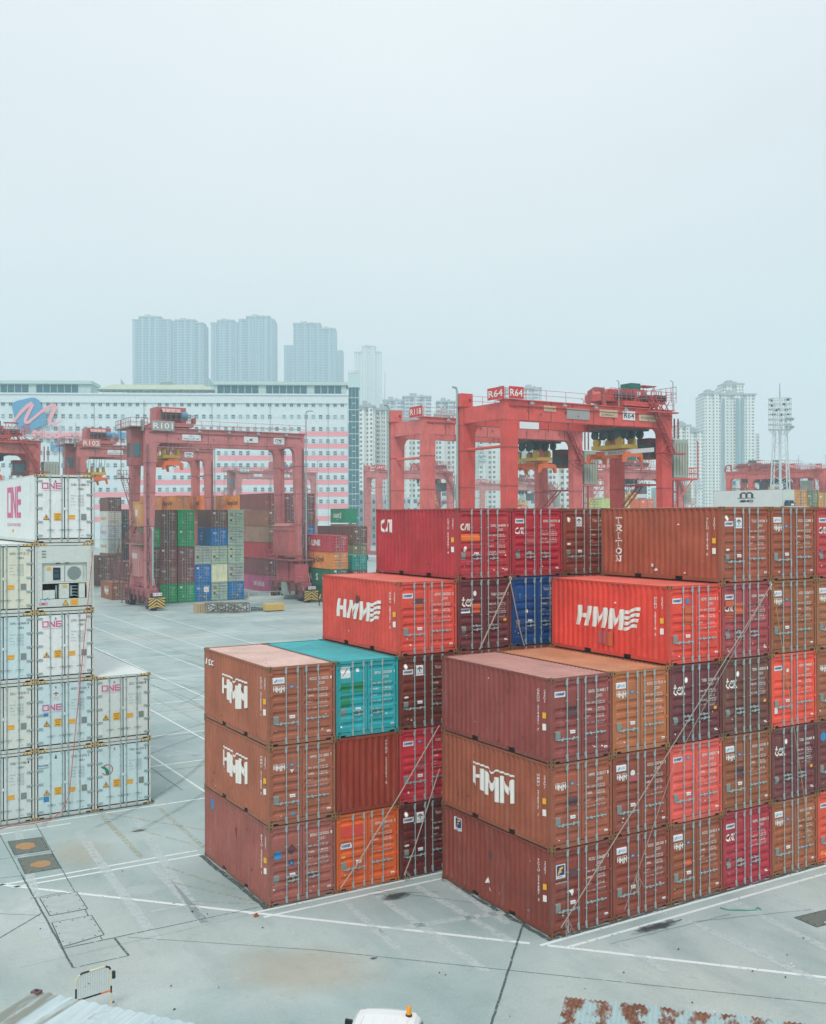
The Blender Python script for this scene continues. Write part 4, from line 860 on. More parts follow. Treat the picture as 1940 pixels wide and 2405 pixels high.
def stair(mb, a, b, wd=.8, across=(0, 1, 0), railing=True):
    a = Vector(a); b = Vector(b); c = Vector(across) * wd / 2; n = max(3, int((b - a).length / .38))
    for s in (-1, 1):
        mb.beam(a + c * s, b + c * s, .14)
        if railing:
            mb.tube([a + c * s + Vector((0, 0, 1)), b + c * s + Vector((0, 0, 1))], .035, 4)
            for k in range(0, n + 1, 4): p = a.lerp(b, k / n) + c * s; mb.tube([p, p + Vector((0, 0, 1))], .03, 4)
    for k in range(n + 1):
        p = a.lerp(b, k / n); mb.box((p.x - abs(c.x) - .1, p.y - abs(c.y) - .1, p.z - .02), (p.x + abs(c.x) + .1, p.y + abs(c.y) + .1, p.z + .02))
def textplate(root, name, txt, x, y, z, wd, h, mat, tm, face='y', th=.06, lines=None):
    "flat board with writing; face y: looks to -y, face x: looks to -x"
    mb = MB()
    if face == 'y': mb.box((x, y, z), (x + wd, y + th, z + h))
    else: mb.box((x, y, z), (x + th, y + wd, z + h))
    b = mb.build(name, mat, root, (190, 112, 118))
    d = Decal()
    for (t, v, hh, f) in (lines or [(txt, h * .22, h * .56, wd * .86)]): d.text(t, wd / 2 - f / 2, v, hh, tm, fit=f, bold=.012)
    m2 = MB()
    if face == 'y': d.bake(m2, lambda u, v, o: (x + u, y - o, z + v))
    else: d.bake(m2, lambda u, v, o: (x - o, y + wd - u, z + v))
    m2.build('lettering', ALLM, b, fix=False); return b
def crane(x, y, z, num, label, col=(164, 84, 92), H=24.9, span=24.0, Dp=7.2, kind='A', rz=0, trol=6.0, spz=20.8, far=False, lw=1.5, signs=True, hoist=True, legcol=None):
    root = thing('gantry_crane', label, 'crane', (x, y, z), rz, 'rubber tyred gantry cranes over the container rows')
    lb = .9 if kind == 'A' else 1.35; lt = lw if kind == 'A' else 1.6; g = 1.0; gh = 1.9 if kind == 'A' else 2.0; lc = legcol or col
    # legs, tapering inward-sided with a rounded haunch
    for yy in (0, Dp - g):
        for sx in (0, 1):
            mb = MB()
            def X(v): return v if sx == 0 else span - v
            zt = H - gh; lo = [(X(0), yy, 2.0), (X(lb), yy, 2.0), (X(lb), yy + g, 2.0), (X(0), yy + g, 2.0)]; hi = [(X(0), yy, zt), (X(lt), yy, zt), (X(lt), yy + g, zt), (X(0), yy + g, zt)]
            mb.hexa(lo, hi)
            arc = [(X(lt + .0), zt - 1.1)] + [(X(lt + .003 + 1.0 * (1 - math.cos(a * .3142))), zt - 1.1 + 1.1 * math.sin(a * .3142)) for a in range(1, 6)] + [(X(lt), zt - .0)]
            mb.prism(arc, 'y', yy + .05, yy + g - .05)
            if kind == 'A': mb.box((X(.32) - .12, yy - .14, 2.4), (X(.32) + .12, yy - .02, zt), 0)
            mb.build('leg', PC, root, lc if yy == 0 or not legcol else legcol)
    for yy in (0, Dp - g):
        mb = MB(); mb.box((-.05, yy - .02, H - gh), (span + .05, yy + g + .02, H)); mb.box((-.3, yy - .22, H + .002), (span + .3, yy + g + .22, H + .1)); mb.box((-.05, yy - .06, H - .5), (span + .05, yy - .021, H - .42)); mb.build('girder', PC, root, col)
        mb = MB(); rail(mb, [(-.2, yy - .18, H + .1), (span + .2, yy - .18, H + .1)], 1.1, 2.6, .028 if not far else .05); mb.build('railing', PC, root, col)
    for yy in (0, Dp - g):
        mb = MB()
        for k in range(1, 8): xq = span * k / 8; mb.box((xq - .05, yy - .045, H - gh - .02), (xq + .05, yy + g + .045, H - .01))
        for k in range(14): xq = .8 + (span - 1.6) * k / 13; mb.box((xq - .03, yy - .3, H - .1), (xq + .03, yy - .22, H + .0)); mb.box((xq + .3, yy - .14, H - .75 - (k % 3) * .3), (xq + .42, yy - .02, H - .6 - (k % 3) * .3))
        mb.tube([(.4, yy - .1, H - .6), (span - .4, yy - .1, H - .6)], .05, 5); mb.build('girder_seam', PC, root, (col[0] * .72, col[1] * .72, col[2] * .78))
        mb = MB()
        for xs in (0, span):
            for zq in (6.5, 11, 15.5, 19.5):
                k = (lb + (lt - lb) * (zq - 2) / (H - gh - 2)); x0 = -.04 if xs == 0 else span - k - .04; mb.box((x0, yy - .03, zq), (x0 + k + .08, yy + g + .03, zq + .1))
        mb.build('leg_flange', PC, root, (col[0] * .75, col[1] * .75, col[2] * .8))
    if not far:
        for k in range(5): mb = MB(); xq = span * (k + .7) / 5.4; mb.box((xq - .2, -.55, H - .35), (xq + .2, -.3, H - .15)); mb.box((xq - .03, -.42, H - .15), (xq + .03, -.36, H + .02)); mb.build('floodlight', GALV, root)
        for sx in ((0, 1) if kind == 'A' else ()):
            mb = MB(); xq = .15 if sx == 0 else span - .35
            for yy in (-.16, -.16):
                pass
            mb.tube([(xq, -.16, 2.5), (xq, -.16, H - 2.2)], .05, 5); mb.tube([(xq + .22, -.13, 2.5), (xq + .22, -.13, H - 2.2)], .035, 5); [mb.box((xq - .06, -.2, 3 + q * 1.5), (xq + .3, -.02, 3.06 + q * 1.5)) for q in range(12)]; mb.build('conduit', DKG, root)
    for xx in (.1, span - 1.0):
        mb = MB(); mb.box((xx, g + .03, H - gh + .15), (xx + .9, Dp - g - .03, H - .15)); mb.build('end_beam', PC, root, col)
        mb = MB(); mb.tube([(xx + .45, g, H - 4.7), (xx + .45, Dp - g, H - 4.7)], .16, 8); mb.build('tie_pipe', PC, root, col)
    for sx, xx in ((0, -.1), (1, span - 1.0)):
        mb = MB(); mb.box((xx, -2.2, 1.7), (xx + 1.1, Dp + 2.2, 2.75)); mb.build('sill_beam', PC, root, (col[0] * .85, col[1] * .75, col[2] * .8))
        for yy in (-1.7, Dp + 1.7 - 1.6):
            mb = MB(); mb.box((xx + .1, yy - .5, 1.15), (xx + 1.0, yy + 2.1, 1.7)); mb.hexa([(xx + .0, yy - .8, .7), (xx + 1.1, yy - .8, .7), (xx + 1.1, yy + 2.3, .7), (xx, yy + 2.3, .7)], [(xx + .1, yy - .3, 1.15), (xx + 1., yy - .3, 1.15), (xx + 1., yy + 1.9, 1.15), (xx + .1, yy + 1.9, 1.15)]); mb.build('bogie', PC, root, (col[0] * .6, col[1] * .55, col[2] * .6))
            for wy in (yy - .1, yy + 1.65):
                mb = MB(); mb.tube([(xx + .2, wy, .72), (xx + .9, wy, .72)], .72, 16); mb.tube([(xx + .17, wy, .72), (xx + .93, wy, .72)], .3, 10, 1); mb.build('wheel', [TYR, PC], root, (130, 110, 90))
        if not far:
            mb = MB(); y0 = -3.1; mb.box((xx - .5, y0, .3), (xx + 1.7, y0 + .5, 1.75)); mb.box((xx - .1, y0 + .02, 1.76), (xx + 1.3, y0 + .4, 2.3), 1)
            for k in range(5):
                for s in (-1, 1):
                    c = xx + .6; a = c + s * (.02 if s > 0 else .02); zz = .38 + k * .42 - .55
                    pts = [(c, zz), (c, zz + .2), (c + s * 1.06, zz + .2 + .75 * (-1) + 0), (c + s * 1.06, zz - .75)]
                    pts = [(u, min(max(v, .31), 1.74)) for u, v in [(c + s * .02, zz + .75), (c + s * .02, zz + .95), (c + s * 1.08, zz + .2), (c + s * 1.08, zz)]]
                    if abs(pts[0][1] - pts[1][1]) + abs(pts[2][1] - pts[3][1]) > .05: mb.add([(u, y0 - .004 - .001 * k, v) for u, v in pts], [(0, 1, 2, 3)], 2)
            mb.build('hazard_bumper', [BLK, TYR, HYE], root)
            textplate(root, 'number_plate', num.replace('R', ''), xx + .1, y0 - .02, 1.95, 1.2, .42, STK, 'red')
            mb = MB(); rail(mb, [(xx - .5, -2.6, 2.76), (xx - .5, Dp + 2.4, 2.76)], 1.0, 2.2, .03); mb.tube([(xx - .25, -2.0, 2.4), (xx - .3, -2.6, 1.2), (xx - .3, -2.9, .6)], .07, 6); mb.tube([(xx + .5, -2.4, 4.2), (xx + .5, -2.9, 2.6)], .06, 6); mb.build('walkway_railing', PC, root, col)
            for ky in range(6):
                mb = MB(); yy = -1.4 + ky * 2.1; mb.tube([(xx - .12, yy, 1.0), (xx - .12, yy, 2.4)], .12, 8); mb.box((xx - .22, yy - .2, 1.8), (xx + .0, yy + .2, 2.2)); mb.build('steering_cylinder', PC, root, (120, 70, 76))
    # power house between right legs, electrical house on left
    if kind == 'A':
        def hb(nm, a, b, c, extra=None, mat=PC):
            mb = MB(); mb.box(a, b)
            nx = max(1, int((b[1] - a[1]) / .9))
            for k in range(nx + 1): yq = a[1] + (b[1] - a[1]) * k / nx; mb.box((a[0] - .05, yq - .03, a[2]), (a[0] - .002, yq + .03, b[2]))
            mb.box((a[0] - .08, a[1] - .08, b[2] + .002), (b[0] + .08, b[1] + .08, b[2] + .08))
            return mb.build(nm, mat, root, c)
        e_ = hb('electrical_house', (-.5, 1.2, 4.3), (1.3, 5.0, 8.3), (176, 120, 128)); d = Decal(); d.text(num, .5, 2.5, .7, 'white', fit=2.2, bold=.04); m2 = MB(); d.bake(m2, lambda u, v, o: (-.56 - o, 4.7 - u, 4.2 + v)); m2.build('lettering', ALLM, e_, fix=False)
        mb = MB(); mb.box((-.4, 1.6, 11.1), (1.1, 4.7, 14.2)); mb.box((-.48, 1.5, 14.21), (1.2, 4.8, 14.35)); mb.box((-.42, 2.6, 12.4), (-.401, 3.4, 13.3), 1); mb.build('switch_cabinet', [TAN, STK], root)
        mb = MB(); mb.box((-.9, .6, 8.6), (1.6, 6.4, 8.75)); mb.box((-.7, .9, 11.0), (1.4, 5.4, 11.08)); rail(mb, [(1.6, .6, 8.75), (-.9, .6, 8.75), (-.9, 6.4, 8.75)], 1.2, .6, .03); rail(mb, [(-.7, .9, 11.08), (-.7, 5.4, 11.08)], 1.1, 1.2, .03)
        for k in range(4): mb.beam((-.3 + .3 * k, 1.2, 8.75), (-.3 + .3 * k, 1.2, 11), .1)
        mb.box((-.5, 1.4, 8.76), (.9, 2.6, 10.3)); mb.build('service_platform', PC, root, (150, 110, 112))
        mb = MB(); mb.prism([(-.4, 4.25), (1.2, 4.25), (1.2, 2.9), (.5, 2.9)], 'y', 1.3, 5.0); mb.build('hopper_guard', PC, root, (186, 104, 118))
        mb = MB(); mb.tube([(1.5, -.25, 3.6), (1.5, -.25, H - 4)], .09, 8) if False else mb.tube([(.85, -.3, 3.2), (.85, -.3, 10.5), (.85, .3, 11.2)], .13, 8); mb.build('cable_duct', GALV, root)
        hx = span
        hb('engine_house', (hx - 2.0, .9, 6.6), (hx + .9, 6.6, 10.2), (180, 98, 106)); mb = MB(); mb.box((hx - 2.1, .8, 10.3), (hx + 1.0, 6.6, 10.9)); mb.prism([(hx - 2.2, 10.9), (hx - 1.6, 11.3), (hx + .5, 11.3), (hx + 1., 10.9)], 'y', .7, 6.7); mb.build('house_roof', PC, root, (176, 104, 110))
        mb = MB(); mb.box((hx - 2.3, -.4, 5.9), (hx + 1.3, Dp + .4, 6.1)); rail(mb, [(hx - 2.3, -.4, 6.1), (hx - 2.3, Dp + .4, 6.1)], 1.1, 1.0, .035); rail(mb, [(hx - 2.3, -.4, 6.1), (hx + 1.3, -.4, 6.1)], 1.1, 1.0, .035); mb.build('service_platform', PC, root, (160, 84, 94))
        mb = MB(); mb.box((hx - 1.6, .2, 3.0), (hx - .6, 1.6, 5.6)); mb.box((hx - 1.5, 2.4, 2.8), (hx + .4, 6.2, 5.8)); mb.build('fuel_tank', PC, root, (172, 76, 90))
        mb = MB(); mb.box((hx - 1.75, 3.3, .9), (hx - 1.2, 4.3, 2.7)); mb.build('valve_box', CABM, root)
        mb = MB(); mb.box((hx - 1.7, -.9, 2.8), (hx + .2, -.1, 5.4)); mb.build('control_cabinet', PC, root, (176, 84, 98))
        mb = MB(); mb.tube([(hx + .25, -.1, 2.6), (hx + .25, -.1, H + 3.1), (hx + .35, -.3, H + 3.35), (hx + .75, -.5, H + 3.4)], .1, 8); mb.box((hx + .6, -.75, H + 3.32), (hx + 1.1, -.35, H + 3.44)); mb.build('lamp_pole', GALV, root)
        mb = MB(); P0 = Dp + .4
        mb.box((-1.5, Dp - .9, H - 6.6), (.3, Dp + .5, H - 6.45)); rail(mb, [(-1.5, Dp - .9, H - 6.45), (-1.5, Dp + .5, H - 6.45), (.3, Dp + .5, H - 6.45)], 1.1, .8, .035)
        stair(mb, (-1.0, Dp - 1.0, H - 6.5), (-.2, Dp - 4.8, H - 12.5), .8, (1, 0, 0)); stair(mb, (-.4, Dp - 4.9, H - 12.5), (-1.0, Dp - 2.2, 8.8), .8, (1, 0, 0)); stair(mb, (-1.0, Dp - .2, 8.4), (-1.1, Dp + 2.6, 2.8), .8, (1, 0, 0)); stair(mb, (-1., 4.6, 5.9), (-1.1, 6.4, .5), .7, (1, 0, 0))
        for k in range(4): mb.beam((-1.3, Dp - .8, H - 6.5 + k * 2), (-1.3, Dp - .8, H - 4.5 + k * 2), .08)
        mb.build('stair', PC, root, (128, 84, 90))
        mb = MB(); mb.box((-1.6, 1.4, H - 5.0), (.1, 3.4, H - .1)); mb.box((-1.65, 1.7, H - 3.8), (-1.601, 3.1, H - 2.0), 1); mb.box((-1.3, 1.35, H - 3.8), (-.3, 1.399, H - 2.0), 1); mb.build('checker_cabin', [PC, WIN], root, (150, 84, 90))
        mb = MB(); mb.box((-1.9, .4, H + .1), (.4, Dp - .3, H + .25)); rail(mb, [(-1.9, .4, H + .25), (-1.9, Dp - .3, H + .25)], 1.1, .8, .035); rail(mb, [(-1.9, .4, H + .25), (.4, .4, H + .25)], 1.1, .8, .035); mb.tube([(-.2, 0, H), (-.2, 0, H + 3.6)], .04, 5); mb.build('top_platform', PC, root, (150, 92, 98))
        if signs:
            textplate(root, 'number_board', num, .7, -.42, H - .35, 3.1, 1.35, SIG if num != 'R102' else PC, 'white')
            mb = MB(); mb.box((-.35, -.3, H - .4), (-.3, 1.2, H + 1.1)); mb.build('side_board', SIG, root)
            textplate(root, 'capacity_sign', 'SWL', 5.0, -.1, H - 1.5, 2.6, .8, STK, 'ink', lines=[('S.W.L.', .44, .2, .8), ('SINGLE LIFT 40T', .12, .2, 2.3)])
            textplate(root, 'emblem_sign', '', 13.9, -.1, H - 1.5, 2.1, .85, STK, 'ink', lines=[('M', .2, .4, .4)])
            textplate(root, 'maker_sign', 'ZPMC', 18.4, -.1, H - 1.6, 1.6, .95, STK, 'ink', lines=[('ZPMC', .4, .36, 1.3), ('(8069)', .12, .16, .8)])
    else:
        hx = span
        mb = MB(); mb.box((hx + .6, .3, H - 7.6), (hx + 2.9, 2.6, H - 3.2)); mb.build('electrical_cabinet', CABM, root)
        mb = MB(); [mb.box((hx + 1.0 + k * .45, .26, H - 7.3), (hx + 1.08 + k * .45, .299, H - 3.6)) for k in range(5)]; mb.build('cabinet_ribs', PC, root, (150, 110, 92))
        mb = MB(); mb.box((hx, .1, H - 7.85), (hx + 4.3, 3.0, H - 7.65)); rail(mb, [(hx + 2.9, .1, H - 7.65), (hx + 4.3, .1, H - 7.65), (hx + 4.3, 3.0, H - 7.65)], 1.2, .9, .04); mb.beam((hx + 3.6, .3, H - 7.8), (hx + .2, .3, H - 11.4), .14); mb.tube([(hx + 4.3, .1, H - 7.6), (hx + 4.3, .1, H - 3.4), (hx + 4.1, .1, H - 3.3)], .07, 6); mb.build('service_platform', PC, root, col)
        mb = MB(); [mb.beam((hx + .35 + k * .75, .2, 2), (hx + .35 + k * .75, .2, H - 7.8 + (8.0 if k == 1 else 0) * 0), .16) for k in (0, 1)]; [mb.beam((hx + .35, .2, 3 + k * 1.1), (hx + 1.1, .2, 3 + k * 1.1), .07) for k in range(12)]; mb.beam((hx + 1.2, .2, H - 3.1), (hx + 1.2, .2, H - .8), .14); mb.beam((hx + .6, .2, H - 3.1), (hx + .6, .2, H - .8), .14); mb.build('ladder', PC, root, (150, 70, 74))
        mb = MB(); stair(mb, (hx - .2, Dp * .55, H - 8.4), (hx - 6.2, Dp * .55, 10.2), .8, (0, 1, 0)); mb.box((hx - 1.4, Dp * .3, H - 8.5), (hx + .2, Dp * .8, H - 8.3)); stair(mb, (hx - .2, Dp * .55, H - 3), (hx - 1.8, Dp * .55, H - 8.4), .7, (0, 1, 0)) if False else None
        for k in range(5):
            a = H + .6 - k * 1.35; s = 1 if k % 2 else -1; mb.beam((hx - 1.7 + (.9 if k % 2 else -.9), -.35, a), (hx - 1.7 - (.9 if k % 2 else -.9) + .5, -.35, a - 1.35), .1)
        stair(mb, (hx - 3.6, -.5, H + .6), (hx - .4, -.5, H - 4.8), .7, (0, 1, 0)); mb.box((hx - 1.1, -1.0, H - 5.0), (hx + 1.2, -.1, H - 4.85)); mb.build('stair', PC, root, (168, 60, 66))
        mb = MB(); mb.tube([(-.2, -.1 + Dp, 2.5), (-.2, Dp - .1, H + 1.8), (-.35, Dp - .1, H + 2.15), (-.8, Dp - .1, H + 2.2)], .13, 8); mb.tube([(span - 8, .1, H), (span - 8, .1, H + 2.9), (span - 8.3, .1, H + 3)], .06, 6); mb.tube([(span + .3, .1, H), (span + .3, .1, H + 3.4), (span - .1, .1, H + 3.5)], .06, 6); mb.build('lamp_pole', GALV, root)
        mb = MB(); mb.box((-.1, Dp - .8, H + .11), (1.4, Dp - .1, H + 1.5)); mb.box((.9, Dp - .82, H + .6), (1.15, Dp - .801, H + .9), 1); mb.build('end_stop', [PC, BLK], root, col)
        if signs:
            if num != 'R118': textplate(root, 'number_board', num, span - 2.2 if rz < -1 else .1, -.45, H + .12, 1.85, 1.25, REDS, 'white')
            if rz > -1: textplate(root, 'number_board', num, -.4, -.2, H + .12, 2.9, 1.25, REDS, 'white', 'x')
            if num == 'R64':
                textplate(root, 'number_board', num, 16.0, -.12, H - 1.35, 1.8, 1.0, STK, 'ink'); textplate(root, 'notice_board', '', 12.6, -.12, H - 1.15, 2.6, .8, flat('old_cream', (190, 170, 140), .7), 'ink', lines=[('HIT - HONG KONG', .42, .18, 2.2), ('TERMINAL 4', .14, .18, 1.5)]); textplate(root, 'notice_board', 'HYUNDAI', 18.4, -.12, H - 1.35, 2.8, .75, flat('old_cream', (190, 170, 140), .7), 'ink', lines=[('HYUNDAI ENG.', .22, .3, 2.2)])
                mb = MB(); mb.box((8.0, -.1, H - 1.6), (11.2, -.05, H - .45)); mb.build('grey_repair_patch', SIG, root)
                textplate(root, 'notice_board', '', 4.9, -.1, H - .95, 1.6, .6, flat('old_cream', (190, 170, 140), .7), 'red', lines=[('KEEP CLEAR', .3, .16, 1.2), ('AUTO LIFT', .08, .16, 1.0)])
                mb = MB(); mb.box((1.7, -.12, H - 2.9), (4.2, -.06, H - 2.2)); mb.build('brand_plate', STK, root); mb = MB(); mb.box((1.5, -.05, H - 2.95), (1.7, .0, H - 2.2)); mb.build('bracket', PC, root, col)
            if num == 'R118': textplate(root, 'maker_sign', 'ZPMC', 4.4, -.12, H - 1.9, 2.0, 1.3, STK, 'ink', lines=[('ZPMC', .5, .55, 1.6), ('(8039)', .14, .2, 1.1)])
    if not hoist: return root
    if not far:
        mb = MB(); nL = 7; x_a, x_b = (trol + 2.5, span - 2.2) if trol < span / 2 else (2.0, trol - 3)
        for k in range(nL):
            xa = x_a + (x_b - x_a) * k / nL; xb = x_a + (x_b - x_a) * (k + 1) / nL; mb.tube([(xa + (xb - xa) * t / 6, g + .35, H - .3 - 1.1 * math.sin(math.pi * t / 6) * (.8 + .2 * (k % 3))) for t in range(7)], .045, 5)
        mb.build('festoon_cable', DKG, root)
        mb = MB(); [mb.tube([(sx, -.14, 2.6 + k * 3.2), (sx + .25, -.3, 3.9 + k * 3.2), (sx, -.14, 5.6 + k * 3.2)], .04, 4) for sx in (.2, span - .5) for k in range(3)]; mb.build('hose', DKG, root)
    # trolley on top, rope and spreader underneath
    tx = trol
    mb = MB(); mb.box((tx - 2.6, -.1, H + .3), (tx + 2.6, .9, H + .75)); mb.box((tx - 2.6, Dp - .9, H + .3), (tx + 2.6, Dp + .1, H + .75)); mb.box((tx - 2.6, .9, H + .35), (tx - 2.1, Dp - .9, H + .7)); mb.box((tx + 2.1, .9, H + .35), (tx + 2.6, Dp - .9, H + .7)); mb.box((tx - 2.6, .0, H + .76), (tx + 2.9, Dp, H + .82)); mb.build('trolley_frame', PC, root, col)
    for k in (-1.9, 1.9):
        for yy in (.4, Dp - .4): mb = MB(); mb.tube([(tx + k, yy - .12, H + .38), (tx + k, yy + .12, H + .38)], .27, 12); mb.build('trolley_wheel', DKG, root)
    if kind == 'A':
        mb = MB(); mb.tube([(tx - 1.5, .7, H + 1.9), (tx + .8, .7, H + 1.9)], .72, 16); mb.build('rope_drum', DKG, root)
        mb = MB(); vs = []; pf = [(tx - 2.2, tx + .9)]
        for a in range(7): t = math.radians(20 + a * 22); vs += [(tx - 1.7, .7 - .85 * math.cos(t), H + 1.9 + .85 * math.sin(t)), (tx + .9, .7 - .85 * math.cos(t), H + 1.9 + .85 * math.sin(t))]
        mb.add(vs, [(2 * i, 2 * i + 1, 2 * i + 3, 2 * i + 2) for i in range(6)]); mb.build('drum_cover', PC, root, (196, 150, 156))
        mb = MB(); mb.tube([(tx + 1.0, .7, H + 1.8), (tx + 1.9, .7, H + 1.8)], .6, 12); mb.build('hoist_motor', BLM, root)
        mb = MB(); mb.box((tx - 1.9, 1.9, H + .83), (tx + 2.2, 5.0, H + 3.1)); mb.build('hoist_house', PC, root, (178, 96, 106))
        mb = MB(); rail(mb, [(tx - 2.6, -.1, H + .83), (tx + 2.9, -.1, H + .83), (tx + 2.9, Dp, H + .83)], 1.1, .7, .03); [mb.tube([(tx - 2.0 + k * .7, -.15, H + .83), (tx - 2.0 + k * .7, -.15, H + 2.7)], .03, 4) for k in range(5)]; mb.box((tx + 2.7, .3, H + .84), (tx + 3.0, 1.2, H + 1.6)); mb.build('trolley_railing', PC, root, (150, 90, 96))
    else:
        mb = MB(); mb.box((tx - 3.6, 1.2, H + .9), (tx - .3, 4.6, H + 2.2)); mb.box((tx - .2, 1.0, H + .9), (tx + 1.6, 5.2, H + 2.35)); mb.box((tx + 1.75, 1.4, H + .9), (tx + 4.0, 5.0, H + 1.9)); mb.box((tx - 4.6, .6, H + .83), (tx + 4.4, .8, H + 1.3)); mb.prism([(tx - 4.4, H + .9), (tx - 4.3, H + 1.7), (tx - 3.6, H + 2.1), (tx - 3.6, H + .9)], 'y', 1.3, 4.5); mb.build('hoist_house', PC, root, (182, 72, 76))
        mb = MB(); mb.box((tx - 2.0, 1.18, H + 1.3), (tx - 1.5, 1.199, H + 2.0), 0); mb.box((tx + .4, .98, H + 1.4), (tx + .9, .999, H + 2.1), 1); mb.build('house_window', [WIN, STK], root)
        mb = MB(); mb.box((tx - .1, 1.4, H + 2.36), (tx + 1.3, 3.2, H + 3.1)); mb.build('cooling_unit', GCAB, root)
        mb = MB(); [mb.box((tx - 3.2 + .9 * k, .9, H + .9), (tx - 2.7 + .9 * k, 1.15, H + 1.3 + .2 * (k % 3))) for k in range(8)]; [mb.tube([(tx - 3 + k, .6, H + .9), (tx - 2.7 + k, .5, H + 2.3 + .2 * (k % 2))], .04, 4) for k in range(7)]; mb.tube([(tx - 3.4, .4, H + 1.4), (tx - .8, .4, H + 1.4)], .35, 10); mb.tube([(tx + .3, .3, H + 1.25), (tx + 1.5, .3, H + 1.25)], .4, 10); mb.tube([(tx + 2.5, .3, H + 1.4), (tx + 3.9, .3, H + 1.4)], .38, 10); mb.build('rope_drum', DKG, root)
        mb = MB(); rail(mb, [(tx - 4.6, -.1, H + .9), (tx + 5.4, -.1, H + .9)], 1.2, .8, .035); rail(mb, [(tx + 5.4, -.1, H + 1.2), (tx + 5.4, Dp, H + 1.2)], 1.6, .8, .035); mb.box((tx + 1.9, 1.6, H + 2.9), (tx + 4.0, 3.2, H + 3.0)); [mb.beam((tx + 2.1 + k, 1.8, H + 1.9), (tx + 2.1 + k, 1.8, H + 2.9), .08) for k in (0, 1.7)]
        for k in range(4): mb.beam((tx + .9 + k * .8, -.3, H - .2), (tx + 1.7 + k * .8, -.3, H + 1.0), .08); mb.beam((tx + 1.7 + k * .8, -.3, H - .2), (tx + .9 + k * .8, -.3, H + 1.0), .08)
        mb.box((tx + .6, -.9, H - .35), (tx + 5.0, -.25, H - .2)); mb.build('trolley_railing', PC, root, (186, 80, 84))
        mb = MB(); mb.prism([(tx - 7.6, H + .12), (tx - 7.4, H + 1.6), (tx - 6.6, H + 2.1), (tx - 5.2, H + 2.1), (tx - 4.9, H + .12), (tx - 5.3, H + .12), (tx - 5.5, H + 1.7), (tx - 6.9, H + 1.7), (tx - 7.2, H + .12)], 'y', .2, .5); mb.build('cable_arch', PC, root, (150, 80, 84))
        mb = MB(); mb.box((tx + 3.2, 2.0, H - 5.4), (tx + 5.2, 4.0, H - 3.0)); mb.box((tx + 3.15, 2.2, H - 5.0), (tx + 3.199, 3.8, H - 3.6), 1); mb.box((tx + 3.4, 1.95, H - 5.0), (tx + 5.0, 1.999, H - 3.6), 1); mb.build('operator_cabin', [PC, WIN], root, (120, 66, 70))
        mb = MB(); [mb.tube([(tx - 2.2 + k * 1.2, 1.8 + j * 1.8, H - 2.7), (tx - 1.9 + k * 1.2, 1.8 + j * 1.8, H - 2.7)], .5, 12) for k in range(4) for j in range(3)]; mb.box((tx - 2.6, 1.2, H - 2.3), (tx + 2.4, 5.8, H - 2.1)); mb.build('sheave_block', DKG, root)
    mb = MB(); [mb.tube([(tx + sx, Dp / 2 + sy, spz + 1.9), (tx + sx * 1.35, Dp / 2 + sy * 1.3, H - .1)], .035, 4) for sx in (-1.1, -.6, .6, 1.1) for sy in (-1.6, 1.6)]; mb.build('hoist_rope', ROPE, root)
    lf = 3.05; cy = Dp / 2
    mb = MB(); mb.box((tx - 1.2, cy - 2.6, spz + .9), (tx + 1.2, cy + 2.6, spz + 1.35))
    for sx in (-.95, .95):
        for sy in (-1.9, 1.9): mb.tube([(tx + sx - .16, cy + sy, spz + 1.75), (tx + sx + .16, cy + sy, spz + 1.75)], .55, 12); mb.box((tx + sx - .2, cy + sy - .4, spz + 1.36), (tx + sx + .2, cy + sy + .4, spz + 1.7))
    mb.build('headblock', CYL, root)
    mb = MB(); mb.box((tx - .5, cy - lf + .4, spz + .2), (tx + .5, cy + lf - .4, spz + .75))
    for sy in (-1, 1):
        mb.box((tx - 1.1, cy + sy * lf - .25, spz - .1), (tx + 1.1, cy + sy * lf + .25, spz + .45))
        for sx in (-1, 1): mb.hexa([(tx + sx * 1.3 - .12, cy + sy * lf - .2, spz - .7), (tx + sx * 1.3 + .12, cy + sy * lf - .2, spz - .7), (tx + sx * 1.3 + .12, cy + sy * lf + .2, spz - .7), (tx + sx * 1.3 - .12, cy + sy * lf + .2, spz - .7)], [(tx + sx * 1.05 - .2, cy + sy * lf - .3, spz + .3), (tx + sx * 1.05 + .2, cy + sy * lf - .3, spz + .3), (tx + sx * 1.05 + .2, cy + sy * lf + .3, spz + .3), (tx + sx * 1.05 - .2, cy + sy * lf + .3, spz + .3)])
    mb.box((tx - .7, cy - 1.3, spz - .1), (tx + .7, cy + 1.3, spz + .18)); sp = mb.build('spreader', SPO, root)
    if num in ('R118', 'R64'):
        d = Decal(); d.text('ZPMC' if num == 'R118' else 'HONG KONG', 1.2 if num != 'R118' else 2.6, .12, .34, 'ink', fit=3.0 if num != 'R118' else 2.2, bold=.02)
        if num == 'R64': d.p = [([(0.6, .04), (8.6, .04), (8.6, .52), (.6, .52)], [(0, 1, 2, 3)], MI['stk'])] + d.p
        m2 = MB(); d.bake(m2, lambda u, v, o: (tx - .5 - o, cy + lf - 1.4 - u, spz + .2 + v)); m2.build('lettering', ALLM, sp, fix=False)
    return root
CRP = (184, 112, 122)
crane(20.7, 110.6, gz(21, 108), 'R101', 'faded pink red gantry crane standing over the green and blue stacks', CRP, 24.2, 23.2, 8.0, kind='A', trol=4.0, spz=19.4)
q = at(181, 1040, 170); crane(q.x, q.y, gz(q.x, q.y), 'R102', 'faded pink red gantry crane behind the left leg of the nearer one', (188, 110, 116), 24.2, 23.7, 8.0, kind='A', trol=3.9, spz=18.4)
crane(86, 244, .8, 'R94', 'small distant gantry crane in front of the striped warehouse', (182, 116, 124), 24.6, 24.5, kind='A', trol=13.6, spz=15.2, far=True)
